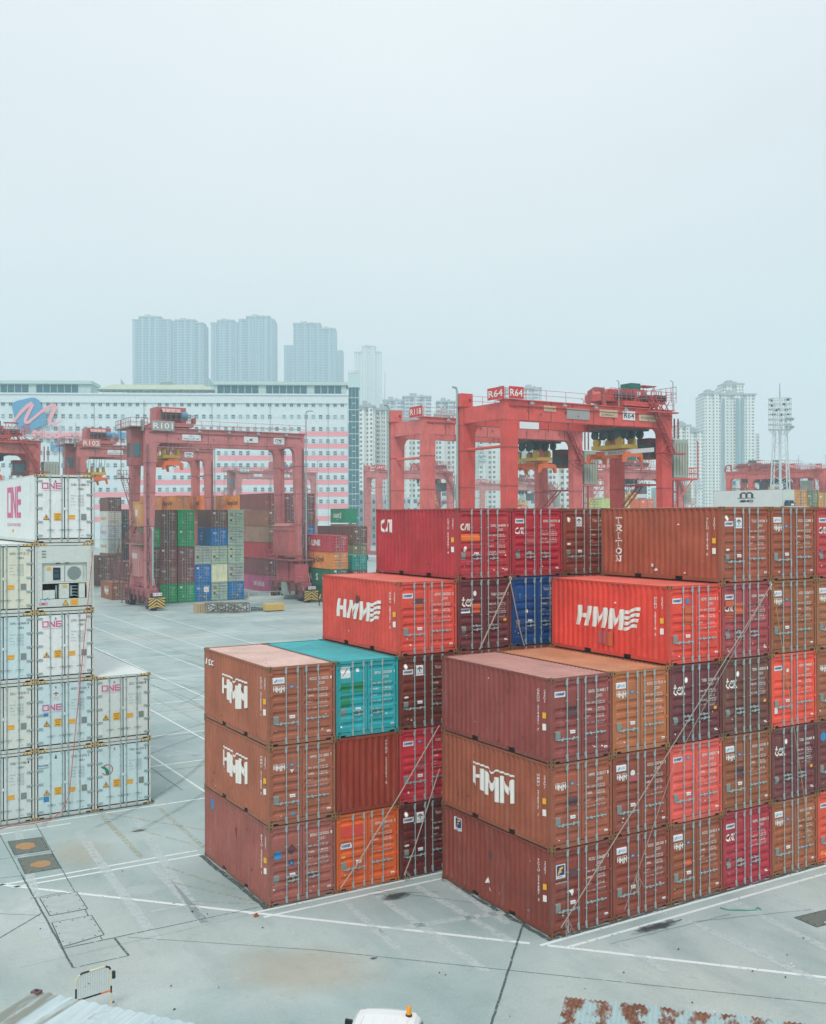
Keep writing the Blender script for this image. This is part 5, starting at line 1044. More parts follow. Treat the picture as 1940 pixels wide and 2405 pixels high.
q = at(1188, 948, 105); crane(q.x, q.y, gz(q.x, q.y), 'R64', 'bright red gantry crane with stairs and machinery at its right end', (206, 78, 78), 24.4, 23.6, 8.8, 'B', trol=18.8, spz=19.2, legcol=(202, 72, 72))
q = at(996, 980, 121); crane(q.x, q.y, gz(q.x, q.y), 'R118', 'pinkish red gantry crane partly behind the bright red one', (208, 106, 110), 24.4 - .3, 24.4, 8.2, 'B', trol=19.4, spz=18.6)
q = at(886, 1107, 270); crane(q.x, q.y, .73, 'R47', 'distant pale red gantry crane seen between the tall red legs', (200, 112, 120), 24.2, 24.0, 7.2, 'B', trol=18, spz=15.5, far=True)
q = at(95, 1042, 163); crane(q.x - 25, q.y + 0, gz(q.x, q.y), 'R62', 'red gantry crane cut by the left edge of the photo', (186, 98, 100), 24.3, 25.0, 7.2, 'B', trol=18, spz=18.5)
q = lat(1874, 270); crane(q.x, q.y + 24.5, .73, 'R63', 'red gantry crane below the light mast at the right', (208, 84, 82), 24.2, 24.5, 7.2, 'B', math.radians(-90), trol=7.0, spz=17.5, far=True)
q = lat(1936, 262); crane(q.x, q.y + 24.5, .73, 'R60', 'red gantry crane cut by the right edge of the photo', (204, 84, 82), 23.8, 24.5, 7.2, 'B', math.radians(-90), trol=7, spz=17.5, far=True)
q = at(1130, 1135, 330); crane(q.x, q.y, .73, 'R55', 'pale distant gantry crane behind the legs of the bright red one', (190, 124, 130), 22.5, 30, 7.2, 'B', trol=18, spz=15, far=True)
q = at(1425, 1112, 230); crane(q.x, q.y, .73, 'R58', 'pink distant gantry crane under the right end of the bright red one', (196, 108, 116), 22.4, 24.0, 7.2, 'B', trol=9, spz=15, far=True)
# ------------------------------------------------------------------ small things on the open concrete
g1 = gz(29, 106)
def lash_box(px, n):
    p = lat(px, 131); r = thing('lashing_cage', n, 'cage', (p.x, p.y, gz(p.x, p.y)), 0, 'steel cages in front of the coloured stacks'); mb = MB(); w2 = 1.2; h2 = 1.25
    for sx in (-w2, w2):
        for sy in (-.5, .5): mb.beam((sx, sy, .05), (sx, sy, h2), .09)
    for z in (.15, h2):
        for sy in (-.5, .5): mb.beam((-w2, sy, z), (w2, sy, z), .08)
        for sx in (-w2, w2): mb.beam((sx, -.5, z), (sx, .5, z), .08)
    for sy in (-.5, .5): mb.beam((-w2, sy, .15), (w2, sy, h2), .07); mb.beam((w2, sy, .15), (-w2, sy, h2), .07)
    mb.build('cage_frame', flat('weathered_steel', (110, 112, 100), .7), r) if 'wst' not in _mc else mb.build('cage_frame', _mc['wst'], r)
    mb = MB()
    for k in range(26): a = random.uniform(-1, 1); b = random.uniform(-.4, .4); z = random.uniform(.2, 1.2); mb.beam((a, b, z), (a + random.uniform(-.5, .5), b + random.uniform(-.2, .2), z + random.uniform(-.2, .2)), .07)
    mb.build('lashing_gear', flat('rusty_gear', (112, 76, 66), .8) if 'rg' not in _mc else _mc['rg'], r)
_mc['wst'] = flat('weathered_steel', (116, 118, 106), .7); _mc['rg'] = flat('rusty_gear', (112, 76, 66), .8)
lash_box(505, 'steel cage of tangled lashing gear, leftmost of three alike'); lash_box(534, 'steel cage of tangled lashing gear, middle of three alike'); lash_box(561, 'steel cage of tangled lashing gear, rightmost of three alike')
p = lat(601, 133); r = thing('wire_cage', 'low wire mesh cage between the lashing cages and the yellow box', 'cage', (p.x, p.y, gz(p.x, p.y))); mb = MB()
for k in range(13):
    for sy in (-.5, .5): mb.tube([(-1.1 + k * .183, sy, .1), (-1.1 + k * .183, sy, 1.0)], .02, 4)
for z in (.1, .4, .7, 1.0):
    for sy in (-.5, .5): mb.tube([(-1.1, sy, z), (1.1, sy, z)], .025, 4)
mb.build('mesh_frame', GALV, r); mb = MB()
for k in range(14): a = random.uniform(-.9, .9); mb.box((a, -.4 + random.random() * .5, .1), (a + .3, .2, .25 + random.random() * .3))
mb.build('scrap_load', flat('scrap', (70, 60, 56), .8), r)
p = lat(642, 133); r = thing('yellow_skip', 'low yellow steel box on the concrete left of the crane wheels', 'box', (p.x, p.y, gz(p.x, p.y))); mb = MB(); mb.box((-1.25, -.6, .12), (1.25, .6, 1.0)); [mb.box((-1.28, -.62 - .02, .2 + k * .25), (1.28, -.601, .28 + k * .25)) for k in range(3)]; mb.build('skip_body', flat('skip_yellow', (206, 176, 96), .6), r); mb = MB(); mb.box((-1.1, -.5, 0), (-.8, .5, .12)); mb.box((.8, -.5, 0), (1.1, .5, .12)); mb.build('skid', BLK, r)
p = lat(470, 131); r = thing('wooden_crate', 'pale wooden crate beside the row sign', 'crate', (p.x, p.y, gz(p.x, p.y))); mb = MB(); [mb.box((-.75 + k * .31, -.5, .08), (-.5 + k * .31, .5, 1.15)) for k in range(5)]; mb.box((-.76, -.52, .0), (.76, .52, .079)); mb.box((-.76, -.45, 1.151), (.76, .45, 1.2)); mb.build('crate_planks', flat('pale_wood', (176, 156, 122), .8), r)
p = lat(484, 131); r = thing('row_sign', 'small sign on a thin pole beside the wooden crate', 'sign', (p.x, p.y, gz(p.x, p.y))); mb = MB(); mb.tube([(0, 0, 0), (0, 0, 3.0)], .035, 6); mb.build('pole', GALV, r); mb = MB(); mb.box((-.25, -.25, 0), (.25, .25, .35)); mb.build('foot', SIG, r); textplate(r, 'sign_board', 'A3', -.32, -.06, 2.7, .66, .6, STK, 'org')
# low concrete kerb and rails in front of the tall stack
# ------------------------------------------------------------------ ground
def concrete():
    m, t, b = newmat('concrete'); K = t.links.new; g = N(t, 'ShaderNodeNewGeometry')
    def noise(sc, det=6, vs=None, rg=.55, dist=0):
        n = N(t, 'ShaderNodeTexNoise'); n.inputs['Scale'].default_value = sc; n.inputs['Detail'].default_value = det; n.inputs['Roughness'].default_value = rg; n.inputs['Distortion'].default_value = dist
        if vs: q = N(t, 'ShaderNodeMapping'); q.inputs['Scale'].default_value = vs; q.inputs['Rotation'].default_value = (0, 0, .1); K(g.outputs['Position'], q.inputs[0]); K(q.outputs[0], n.inputs[0])
        else: K(g.outputs['Position'], n.inputs[0])
        return n.outputs[0]
    def rng(s, a, b_, c, d):
        r = N(t, 'ShaderNodeMapRange'); r.inputs[1].default_value = a; r.inputs[2].default_value = b_; r.inputs[3].default_value = c; r.inputs[4].default_value = d; K(s, r.inputs[0]); return r.outputs[0]
    def mix(f, a, c2, ty='MIX'):
        x = N(t, 'ShaderNodeMix', data_type='RGBA', blend_type=ty)
        for i, v in ((0, f), (6, a), (7, c2)):
            if isinstance(v, (int, float, tuple)): x.inputs[i].default_value = v
            else: K(v, x.inputs[i])
        return x.outputs[2]
    c = mix(rng(noise(.16, 5), .35, .68, 0, 1), lin((142, 162, 162)), lin((172, 188, 187)))
    c = mix(rng(noise(.07, 3), .5, .72, 0, .5), c, lin((184, 182, 172)))
    c = mix(rng(noise(.5, 6, (1, .35, 1), .65), .5, .78, 0, .5), c, lin((112, 138, 141)))
    c = mix(rng(noise(.35, 5, (.25, 1, 1), .6), .55, .8, 0, .4), c, lin((192, 202, 201)))
    c = mix(rng(noise(2.6, 5), .58, .8, 0, .3), c, lin((110, 128, 128)))
    c = mix(rng(noise(14, 3), .3, .7, 0, 1), c, mix(1.0, c, (1.14, 1.14, 1.14, 1), 'MULTIPLY'))
    c = mix(rng(noise(55, 2), .35, .65, 0, 1), c, mix(1.0, c, (.88, .88, .88, 1), 'MULTIPLY'))
    c = mix(rng(noise(.9, 8, (1, 1, 1), .8, 1.5), .56, .66, 0, .28), c, lin((136, 150, 150)))
    c = mix(rng(noise(1.1, 7, None, .75), .7, .74, 0, .45), c, lin((80, 92, 92)))
    K(c, b.inputs[0]); K(rng(noise(.3), .3, .7, .55, .8), b.inputs['Roughness']); b.inputs['Specular IOR Level'].default_value = .4
    bp = N(t, 'ShaderNodeBump'); bp.inputs['Strength'].default_value = .2; bp.inputs['Distance'].default_value = .02; K(noise(5, 6), bp.inputs['Height']); K(bp.outputs[0], b.inputs['Normal'])
    return m
CON = concrete(); FWH = Vector((.5188, .8549, 0)); RH = Vector((.8549, -.5188, 0)); C0 = Vector((-19.4, -24.03, 0))
mb = MB(); es = [-60, 60, 100, 150, 200, 600, 2030]; ss = [-1080, -200, 0, 200, 1080]; vs = []
for e in es:
    for s in ss: p = C0 + FWH * e + RH * s; p.z = .0052 * min(max(e - 60, 0), 140); vs.append(tuple(p))
n = len(ss); mb.add(vs, [(i * n + j, i * n + j + 1, (i + 1) * n + j + 1, (i + 1) * n + j) for i in range(len(es) - 1) for j in range(n - 1)]); o = mb.build('ground', CON); struct(o)
for p_ in o.data.polygons: pass
def line(mb, a, b, wd, z=.004, m=0, seg=6, jit=0):
    a = Vector((a[0], a[1])); b = Vector((b[0], b[1])); L = (b - a).length; n = max(1, int(L / seg)); d = (b - a).normalized(); nn = Vector((-d.y, d.x)) * wd / 2; prev = None
    for k in range(n + 1):
        p = a.lerp(b, k / n) + nn * random.uniform(-jit, jit) * 2; l = p + nn; r = p - nn
        cur = ((l.x, l.y, gz(l.x, l.y) + z), (r.x, r.y, gz(r.x, r.y) + z))
        if prev: mb.quad(prev[0], prev[1], cur[1], cur[0], m)
        prev = cur
def worn(name, c, cut=.5, amt=1.0):
    "road paint worn through to the concrete below: holes by noise"
    m, t, b = newmat(name); g = N(t, 'ShaderNodeNewGeometry'); n = N(t, 'ShaderNodeTexNoise'); n.inputs['Scale'].default_value = 5; n.inputs['Detail'].default_value = 7; n.inputs['Roughness'].default_value = .7
    r = N(t, 'ShaderNodeMapRange'); r.inputs[1].default_value = cut; r.inputs[2].default_value = cut + .09; r.inputs[3].default_value = amt; r.inputs[4].default_value = 0
    t.links.new(g.outputs['Position'], n.inputs[0]); t.links.new(n.outputs[0], r.inputs[0]); t.links.new(r.outputs[0], b.inputs['Alpha']); b.inputs[0].default_value = lin(c); b.inputs['Roughness'].default_value = .7; return m
WL = worn('white_road_paint', (214, 222, 222), .58); WF = worn('faded_white_paint', (202, 214, 216), .52, .6); YF = worn('faded_yellow_paint', (182, 176, 146), .48, .36); JN = flat('joint_sealant', (62, 76, 78), .8, 0, .2); CRK = worn('crack_filler', (76, 92, 92), .54, .8); SCF = worn('tyre_scuff', (112, 124, 126), .5, .2)
mb = MB()
line(mb, (-14.6, 14.9), (-.77, .08), .15); line(mb, (-.41, -.31), (9, -10.6), .15)
line(mb, (-30, 13.6), (-6.3, 13.42), .13); line(mb, (-13.0, 13.02), (-6.35, 12.9), .13)
line(mb, (-7.0, 6.56), (.4, 6.52), .13, .006); line(mb, (-6.7, 6.07), (-.05, 6.0), .13, .006)
line(mb, (-.6, -.2), (22, -.2), .13, .006); line(mb, (0, -.72), (22, -.72), .13, .006)
line(mb, (-40, 20.25), (-3, 20.2), .13); line(mb, (-9.6, 19.5), (-13.6, 19.45), .13)
line(mb, (-3, 20.9), (0, 20.9), .12)
for y in (27.2, 34.2, 44, 54, 66, 80, 96, 110.6): line(mb, (-7 if y < 50 else -2, y), (60, y), .16, .006)
for x in (-3.2, .6, 5.2, 9.5, 14, 19.2, 43.6, 46.6): line(mb, (x, 22 if x > 5 else 14.5), (x, 108), .12, .008)
o = mb.build('lane_markings', WL); struct(o)
mb = MB()
for a, b, wd in [((-7.06, 19.28), (-8.46, 6.62), .34), ((-9.6, 18.15), (-10.12, 6.08), .34), ((-8.25, 12.8), (-8.41, 6.6), .3), ((-2.75, 5.7), (-2.95, -.8), .3), ((-1.17, 6.0), (-1.17, .5), .3), ((-.1, 5.9), (-.45, 1.6), .26), ((4.49, -.9), (4.38, -6.3), .3), ((6.9, -.9), (6.32, -5.2), .3), ((8.7, -.9), (8.39, -4.2), .3), ((1.5, -1.2), (1.3, -3.4), .26), ((-3.9, 5.9), (-4.3, 1.8), .26), ((-11.6, 20), (-12.9, 8), .3), ((-9.6, 8.4), (-7.7, 8.2), .12), ((-4.1, 3.2), (0, 2.4), .3)]: line(mb, a, b, wd, .005)
for k in range(9):
    y = 26 + k * 9; line(mb, (-6, y + 3), (40, y + 2 + k % 3), .3, .005)
for a, b, wd in [((-2.2, 15), (12, 40), .3), ((3, 18), (-5, 38), .3), ((-5, 30), (14, 22), .25), ((8, 45), (26, 52), .3), ((12, 60), (36, 48), .3)]: line(mb, a, b, wd, .0062)
o = mb.build('ghost_markings', WF); struct(o)
mb = MB()
for a, b, wd in [((-8.22, 20.4), (-8.34, 13.7), .22), ((-5.82, 19.7), (-5.96, 13.6), .2), ((-8.15, 20.4), (-5.2, 15.7), .14), ((-7.9, 12.3), (-6.6, 8.8), .14), ((-8.2, 10.6), (-6.5, 7.6), .14), ((-7.6, 17.5), (-6.2, 14.2), .12), ((-8.3, 8.6), (-6.4, 7.2), .12), ((2, 24), (2, 60), .14), ((-4, 40), (20, 41), .14)]: line(mb, a, b, wd, .007)
o = mb.build('yellow_markings', YF); struct(o)
mb = MB()
J = [((-12.5, 14.0), (-12.69, 5.52), .06), ((-14.9, 8.05), (-12.63, 10.1), .045), ((-14.2, 11.1), (-12.7, 9.95), .02), ((-12.68, 6.98), (-9.9, 6.96), .05), ((-9.9, 6.95), (-6.17, 6.92), .035), ((-11.16, 6.98), (-11.13, 5.5), .07), ((-12.69, 5.5), (-11.13, 5.48), .035), ((.5, 1.9), (-5.2, -3.9), .065), ((-10.8, 6.8), (-6.38, 3.0), .02), ((-6.38, 3.0), (3.45, -6.9), .024), ((3.45, -6.9), (8, -11.4), .024), ((-13.3, 14.2), (-12.5, 14.05), .03), ((-10.85, 20.1), (-11.5, 7.02), .03), ((-12.5, 14.0), (-12.35, 20.1), .03), ((-6.2, 6.5), (-14, 6.3), .01), ((.5, 6.4), (-6, 13.8), .02), ((-13.2, 16.3), (-10.9, 16.2), .03), ((-11.3, 11.6), (-12.7, 11.6), .03)]
for a, b, wd in J: line(mb, a, b, wd, .009, 0, .25, .18)
for k in range(10): line(mb, (-8, 26 + k * 7.6), (40, 26 + k * 7.6), .04, .009, 0, 2, .5)
for k in range(6): line(mb, (-4 + k * 7.6, 22), (-4 + k * 7.6, 108), .04, .0095, 0, 2, .5)
o = mb.build('pavement_joints', CRK); struct(o)
mb = MB()
for a, b, wd in [((1.2, -1.2), (6.0, -1.5), .02), ((4.5, -1.3), (8.5, -2.6), .02), ((-3, 6), (-.8, 5), .02), ((-2.6, 6.3), (-.4, 3.6), .02), ((2.5, -.9), (4.4, -1.0), .05)]: line(mb, a, b, wd, .010, 0, .2, .6)
o = mb.build('pavement_cracks', CRK); struct(o)
def blot(name, cx, cy, rx, ry, mat, z=.0105, seed=0, rz=0):
    mb = MB(); mb.quad((-1.5, -1.5, 0), (1.5, -1.5, 0), (1.5, 1.5, 0), (-1.5, 1.5, 0)); o = mb.build(name, mat); o.location = (cx, cy, gz(cx, cy) + z + seed * .0002); o.scale = (rx, ry, 1); o.rotation_euler[2] = rz; struct(o); return o
def soft(name, c, amt, sc=2.2, wob=.9):
    m, t, b = newmat(name); K = t.links.new; tcd = N(t, 'ShaderNodeTexCoord'); ln = N(t, 'ShaderNodeVectorMath', operation='LENGTH'); K(tcd.outputs['Object'], ln.inputs[0]); g = N(t, 'ShaderNodeNewGeometry'); n_ = N(t, 'ShaderNodeTexNoise'); n_.inputs['Scale'].default_value = sc; n_.inputs['Detail'].default_value = 7; n_.inputs['Roughness'].default_value = .65; K(g.outputs['Position'], n_.inputs[0])
    a = N(t, 'ShaderNodeMath', operation='MULTIPLY_ADD'); a.inputs[1].default_value = wob; K(n_.outputs[0], a.inputs[0]); K(ln.outputs['Value'], a.inputs[2]); r = N(t, 'ShaderNodeMapRange'); r.inputs[1].default_value = wob * .5 + .35; r.inputs[2].default_value = wob * .5 + .95; r.inputs[3].default_value = amt; r.inputs[4].default_value = 0; K(a.outputs[0], r.inputs[0]); K(r.outputs[0], b.inputs['Alpha']); b.inputs[0].default_value = lin(c); b.inputs['Roughness'].default_value = .7; return m
OIL = soft('oil_stain', (58, 64, 64), .8, 3, 1.6); SND = soft('sand_stain', (200, 188, 168), .34, 1.2, .7); PUD = flat('rust_water', (172, 128, 76), .3, 0, .3, 4); LGT = soft('pale_stain', (190, 204, 206), .6, 2, .8)
blot('oil_stain', 3.3, -1.0, 1.1, .28, OIL, seed=1); blot('oil_stain', -2.3, 5.4, .7, .3, OIL, seed=5); blot('sand_stain', -7.2, 2.0, 3.0, 1.9, SND, .0032, 4, -.7); blot('oil_stain', -5.2, 1.6, .16, .1, OIL, seed=6); blot('oil_stain', -7.5, 17, .4, .16, OIL, seed=8); blot('pale_stain', -9.3, 10.5, 1.4, 1.0, LGT, .0024, 1); blot('sand_stain', -10.2, 15.5, 1.4, 2.2, SND, .0028, 2)
blot('oil_stain', 14, 30, 3, 1.2, OIL, .011, 1); blot('pale_stain', 4, 32, 6, 2, LGT, .0022, 2)
random.seed(5); mb = MB()
for k in range(150):
    x = random.uniform(-13, 12); y = random.uniform(-6, 13); s = random.uniform(.015, .05)
    if not (ahead(x, y) > 19): continue
    if -6.4 < x < 12.4 and y > -.1: continue
    a = random.uniform(0, 3); mb.add([(x + s * math.cos(a + q), y + s * .6 * math.sin(a + q * 1.1), gz(x, y) + .02) for q in (0, 1.7, 3.2, 4.8)] + [(x, y, gz(x, y) + .02 + s * .7)], [(0, 1, 4), (1, 2, 4), (2, 3, 4), (3, 0, 4)], random.choice([0, 0, 1]))
o = mb.build('scattered_litter', [flat('litter_dark', (66, 70, 68), .9), STK]); o['kind'] = 'stuff'; o['label'] = 'tiny bits of litter and grit scattered over the concrete'; o['category'] = 'litter'
mb = MB()
def arc(cx, cy, r, a0, a1, wd, z):
    n = 40; P = [(cx + r * math.cos(a0 + (a1 - a0) * k / n), cy + r * math.sin(a0 + (a1 - a0) * k / n)) for k in range(n + 1)]
    for k in range(n):
        (x0, y0), (x1, y1) = P[k], P[k + 1]; d = Vector((x1 - x0, y1 - y0)).normalized(); q = Vector((-d.y, d.x)) * wd / 2
        mb.quad((x0 + q.x, y0 + q.y, gz(x0, y0) + z), (x0 - q.x, y0 - q.y, gz(x0, y0) + z), (x1 - q.x, y1 - q.y, gz(x1, y1) + z), (x1 + q.x, y1 + q.y, gz(x1, y1) + z))
for k, (cx, cy, r, a0, a1) in enumerate([(-30, 45, 34, -.9, .3), (20, 5, 34, 1.9, 2.7), (30, 70, 28, 2.4, 4.0), (-14, 60, 24, -.8, 1.2)]):
    for g in (0, 1.9): arc(cx, cy, r + g, a0, a1, .24, .0085 + .0002 * k)
struct(mb.build('tyre_marks', SCF))
CSG = worn('contact_shade_grime', (74, 86, 84), .54, .75); mb = MB()  # dark strips along the stack feet: grime line plus painted contact shade
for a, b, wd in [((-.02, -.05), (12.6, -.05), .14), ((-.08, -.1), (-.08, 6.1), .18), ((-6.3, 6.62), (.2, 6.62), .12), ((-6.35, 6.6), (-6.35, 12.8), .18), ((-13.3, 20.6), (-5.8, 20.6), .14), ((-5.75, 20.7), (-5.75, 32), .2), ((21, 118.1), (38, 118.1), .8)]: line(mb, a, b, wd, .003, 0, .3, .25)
struct(mb.build('base_shade_grime', CSG))
# cover plates let into the concrete
CVD = flat('cover_dark', (104, 112, 106), .7, .1, .3, 5); CVL = flat('cover_pale', (164, 176, 174), .75, 0, .2, 3)
def cover(pts, mat, label, pud=None, pm=None):
    r = thing('access_cover', label, 'manhole cover', (pts[0][0], pts[0][1], 0)); x0, y0 = pts[0]; mb = MB()
    mb.add([(x - x0, y - y0, .012) for x, y in pts] + [(x - x0, y - y0, .002) for x, y in pts], [(0, 1, 2, 3), (0, 4, 5, 1), (1, 5, 6, 2), (2, 6, 7, 3), (3, 7, 4, 0)])
    mb.build('cover_plate', mat, r); mb = MB()
    for k in range(4):
        a = Vector(pts[k]) - Vector((x0, y0)); b = Vector(pts[(k + 1) % 4]) - Vector((x0, y0)); n = (b - a).normalized(); n = Vector((-n.y, n.x)) * .015
        mb.quad((a.x - n.x, a.y - n.y, .0135), (b.x - n.x, b.y - n.y, .0135), (b.x + n.x, b.y + n.y, .0135), (a.x + n.x, a.y + n.y, .0135))
        for t in (.15, .5, .85): q = a.lerp(b, t); c = q + (Vector((sum(p[0] for p in pts) / 4 - x0, sum(p[1] for p in pts) / 4 - y0)) - q) * .12; mb.box((c.x - .02, c.y - .02, .0125), (c.x + .02, c.y + .02, .02))
    mb.build('cover_rim', JN, r)
    if pud:
        rr = random.Random(3); mb = MB(); mb.add([(pud[0] - x0 + pud[2] * math.cos(a * .314) * (1 + .3 * (rr.random() - .5)), pud[1] - y0 + pud[3] * math.sin(a * .314) * (1 + .3 * (rr.random() - .5)), .0145) for a in range(20)], [tuple(range(20))]); mb.build('puddle', pm, r)
cover([(-12.24, 18.34), (-11.0, 18.2), (-11.09, 16.44), (-12.32, 16.48)], CVD, 'dark square cover with rusty puddle, the farther of two by the white boxes', (-11.75, 17.4, .36, .42), PUD)
cover([(-12.29, 16.03), (-11.09, 15.95), (-11.14, 14.14), (-12.37, 14.17)], CVD, 'dark square cover with rusty puddle, the nearer of two by the white boxes', (-11.68, 14.95, .36, .36), PUD)
cover([(-12.41, 11.46), (-11.23, 11.42), (-11.28, 9.7), (-12.44, 9.74)], CVL, 'pale concrete cover with a light puddle near the long white line', (-11.7, 10.5, .3, .45), LGT)
cover([(-12.51, 9.12), (-11.31, 9.08), (-11.36, 7.35), (-12.63, 7.1)], CVL, 'pale bolted concrete cover without puddle')
cover([(7.5, -2.75), (9.2, -2.9), (9.2, -3.75), (7.45, -3.6)], CVD, 'dark rectangular cover plate right of the front stack')
# green rope scrap and brick
mb = MB(); mb.tube([(6.1, -1.0, .03), (6.2, -1.25, .02), (6.45, -1.45, .04), (6.7, -1.6, .02), (6.95, -1.72, .03), (7.15, -1.6, .03), (7.1, -1.78, .02)], .018, 5); tag(mb.build('rope_scrap', flat('green_rope', (60, 150, 130), .8)), 'short green rope lying on the concrete in front of the right block', 'rope')
mb = MB(); mb.hexa([(-6.95, 6.18, .006), (-6.8, 6.2, .006), (-6.82, 6.32, .006), (-6.96, 6.3, .006)], [(-6.92, 6.2, .1), (-6.83, 6.22, .09), (-6.84, 6.3, .1), (-6.93, 6.28, .08)]); tag(mb.build('brick', flat('brick_clay', (150, 80, 56), .8)), 'small brown brick on the white line before the left block', 'brick')
# ------------------------------------------------------------------ lashing straps
STR = flat('webbing_grey', (158, 150, 140), .8, 0, .2, 8); STY = flat('webbing_tan', (170, 148, 110), .8, 0, .2, 8); STR_R = flat('webbing_red', (186, 104, 92), .8, 0, .15, 8); HK = flat('hook_steel', (190, 190, 180), .4, .6, .1)
def strap(pts, w, mat, label, hook=None, tangle=None, cat='strap'):
    r = thing('lashing_strap', label, cat, pts[0]); o = Vector(pts[0]); mb = MB(); P = [Vector(p) - o for p in pts]
    for a, b in zip(P, P[1:]):
        mb.tube([a, b], w, 5)
    mb.build('webbing', mat, r)
    if hook: mb = MB(); h = Vector(hook) - o; mb.tube([h + Vector((0, .02, .12)), h + Vector((.05, -.02, .04)), h + Vector((0, -.03, -.03)), h + Vector((-.05, -.02, .04)), h + Vector((0, .02, .1))], .018, 6); mb.tube([h + Vector((0, 0, -.02)), h + Vector((0, -.02, -.16))], .03, 6); mb.build('hook', HK, r)
    if tangle:
        mb = MB(); rr = random.Random(4); t = Vector(tangle) - o
        for k in range(5):
            q = [t]; 
            for i in range(6): q.append(q[-1] + Vector((rr.uniform(-.08, .08), rr.uniform(-.05, .02), rr.uniform(-.15, .02))))
            q = [Vector((p.x, min(p.y, t.y + .05), max(p.z, .03 - o.z))) for p in q]; mb.tube(q, .007, 4)
        mb.build('loose_end', mat, r)
    return r
strap([(9.65, -.13, 10.21), (.25, -.14, .34)], .016, STR, 'long pale strap slanting across the right block to its lowest front corner', (9.66, -.1, 10.22), (.45, -.14, .5))
strap([(9.6, -.13, 10.17), (7.14, -.13, 7.3), (5.0, -.13, 4.65), (2.78, -.14, .35)], .009, STR, 'thin second strap slanting from the same hook across the right block', None, (3.3, -.14, 1.3))
strap([(9.78, -.13, 10.14), (11.39, -.14, 2.43), (11.5, -.14, .95)], .012, STY, 'tan rope hanging steeply from the hook down to a green tangle', None, (11.5, -.15, 1.5))
strap([(3.37, 6.55, 10.2), (1.96, 6.52, 7.8)], .028, STR, 'short grey strap running down left between maroon and blue container', (3.37, 6.54, 10.3))
strap([(3.4, 6.55, 10.15), (3.8, 6.52, 8.4), (3.98, 6.5, 7.8)], .022, STR, 'short grey strap hanging in front of the deep blue container')
strap([(.24, 6.55, 5.23), (-1.44, 6.54, 2.99), (-3.1, 6.54, .9), (-3.74, 6.54, .2)], .024, STR, 'grey strap slanting across the crimson and orange doors of the left block')
strap([(.23, 6.54, 3.69), (-.9, 6.53, .9), (-1.28, 6.5, .2)], .022, STR, 'grey strap slanting across the dark red door at the foot of the left block', None, (-1.2, 6.5, .3))
strap([(-8.41, 20.55, 11.29), (-9.43, 20.5, .94), (-9.75, 20.4, .3), (-10.2, 20.3, .05), (-11.0, 20.2, .03), (-11.9, 20.3, .03), (-12.4, 20.1, .03)], .02, STR_R, 'red strap hanging down the white refrigerated stack onto the ground', (-8.41, 20.5, 11.35))
# ------------------------------------------------------------------ bottom edge: barrier, near container, rusty roof, van
r = thing('mesh_barrier', 'white and black striped mesh barrier panel with a small black box on its post', 'barrier', (-13.36, 2.25, 0), math.atan2(.14, .92)); mb = MB(); W2 = .92; h2 = 1.2; n = 40
path = [(0, 0, .25), (0, 0, h2 - .16), (.05, 0, h2 - .05), (.16, 0, h2), (W2 - .16, 0, h2), (W2 - .05, 0, h2 - .05), (W2, 0, h2 - .16), (W2, 0, .25), (W2, 0, .12)]
PV = [Vector(p) for p in path]; seg = []
for a, b in zip(PV, PV[1:]):
    k = max(1, int((b - a).length / .06)); seg += [a.lerp(b, i / k) for i in range(k)]
seg.append(PV[-1]); tot = 0
for a, b in zip(seg, seg[1:]): tot += (b - a).length; mb.tube([a, b], .024, 7, 0 if (tot % .62) < .4 else 1, True)
mb.tube([(0, 0, .55), (W2 * .7, 0, .55)], .022, 6, 1); mb.tube([(W2 * .7, 0, .55), (W2, 0, .55)], .022, 6, 2); mb.tube([(0, 0, .12), (W2, 0, .12)], .022, 6, 0)
for x in (0, W2): mb.tube([(x, -.3, .03), (x, .3, .03)], .022, 6, 1); mb.tube([(x, 0, .03), (x, 0, .26)], .022, 6, 0)
mb.build('barrier_frame', [flat('cream_paint', (206, 200, 176), .6, 0, .2, 10), BLK, SPO], r)
mb = MB(); [mb.tube([(.0 + k * .061, 0, .55), (.0 + k * .061, 0, h2 - .02)], .004, 3) for k in range(1, 15)]; [mb.tube([(0, 0, .55 + k * .06), (W2, 0, .55 + k * .06)], .004, 3) for k in range(1, 11)]; mb.build('wire_mesh', GALV, r)
mb = MB(); mb.box((W2 + .03, -.04, .84), (W2 + .1, .04, 1.02)); mb.build('lock_box', BLK, r)
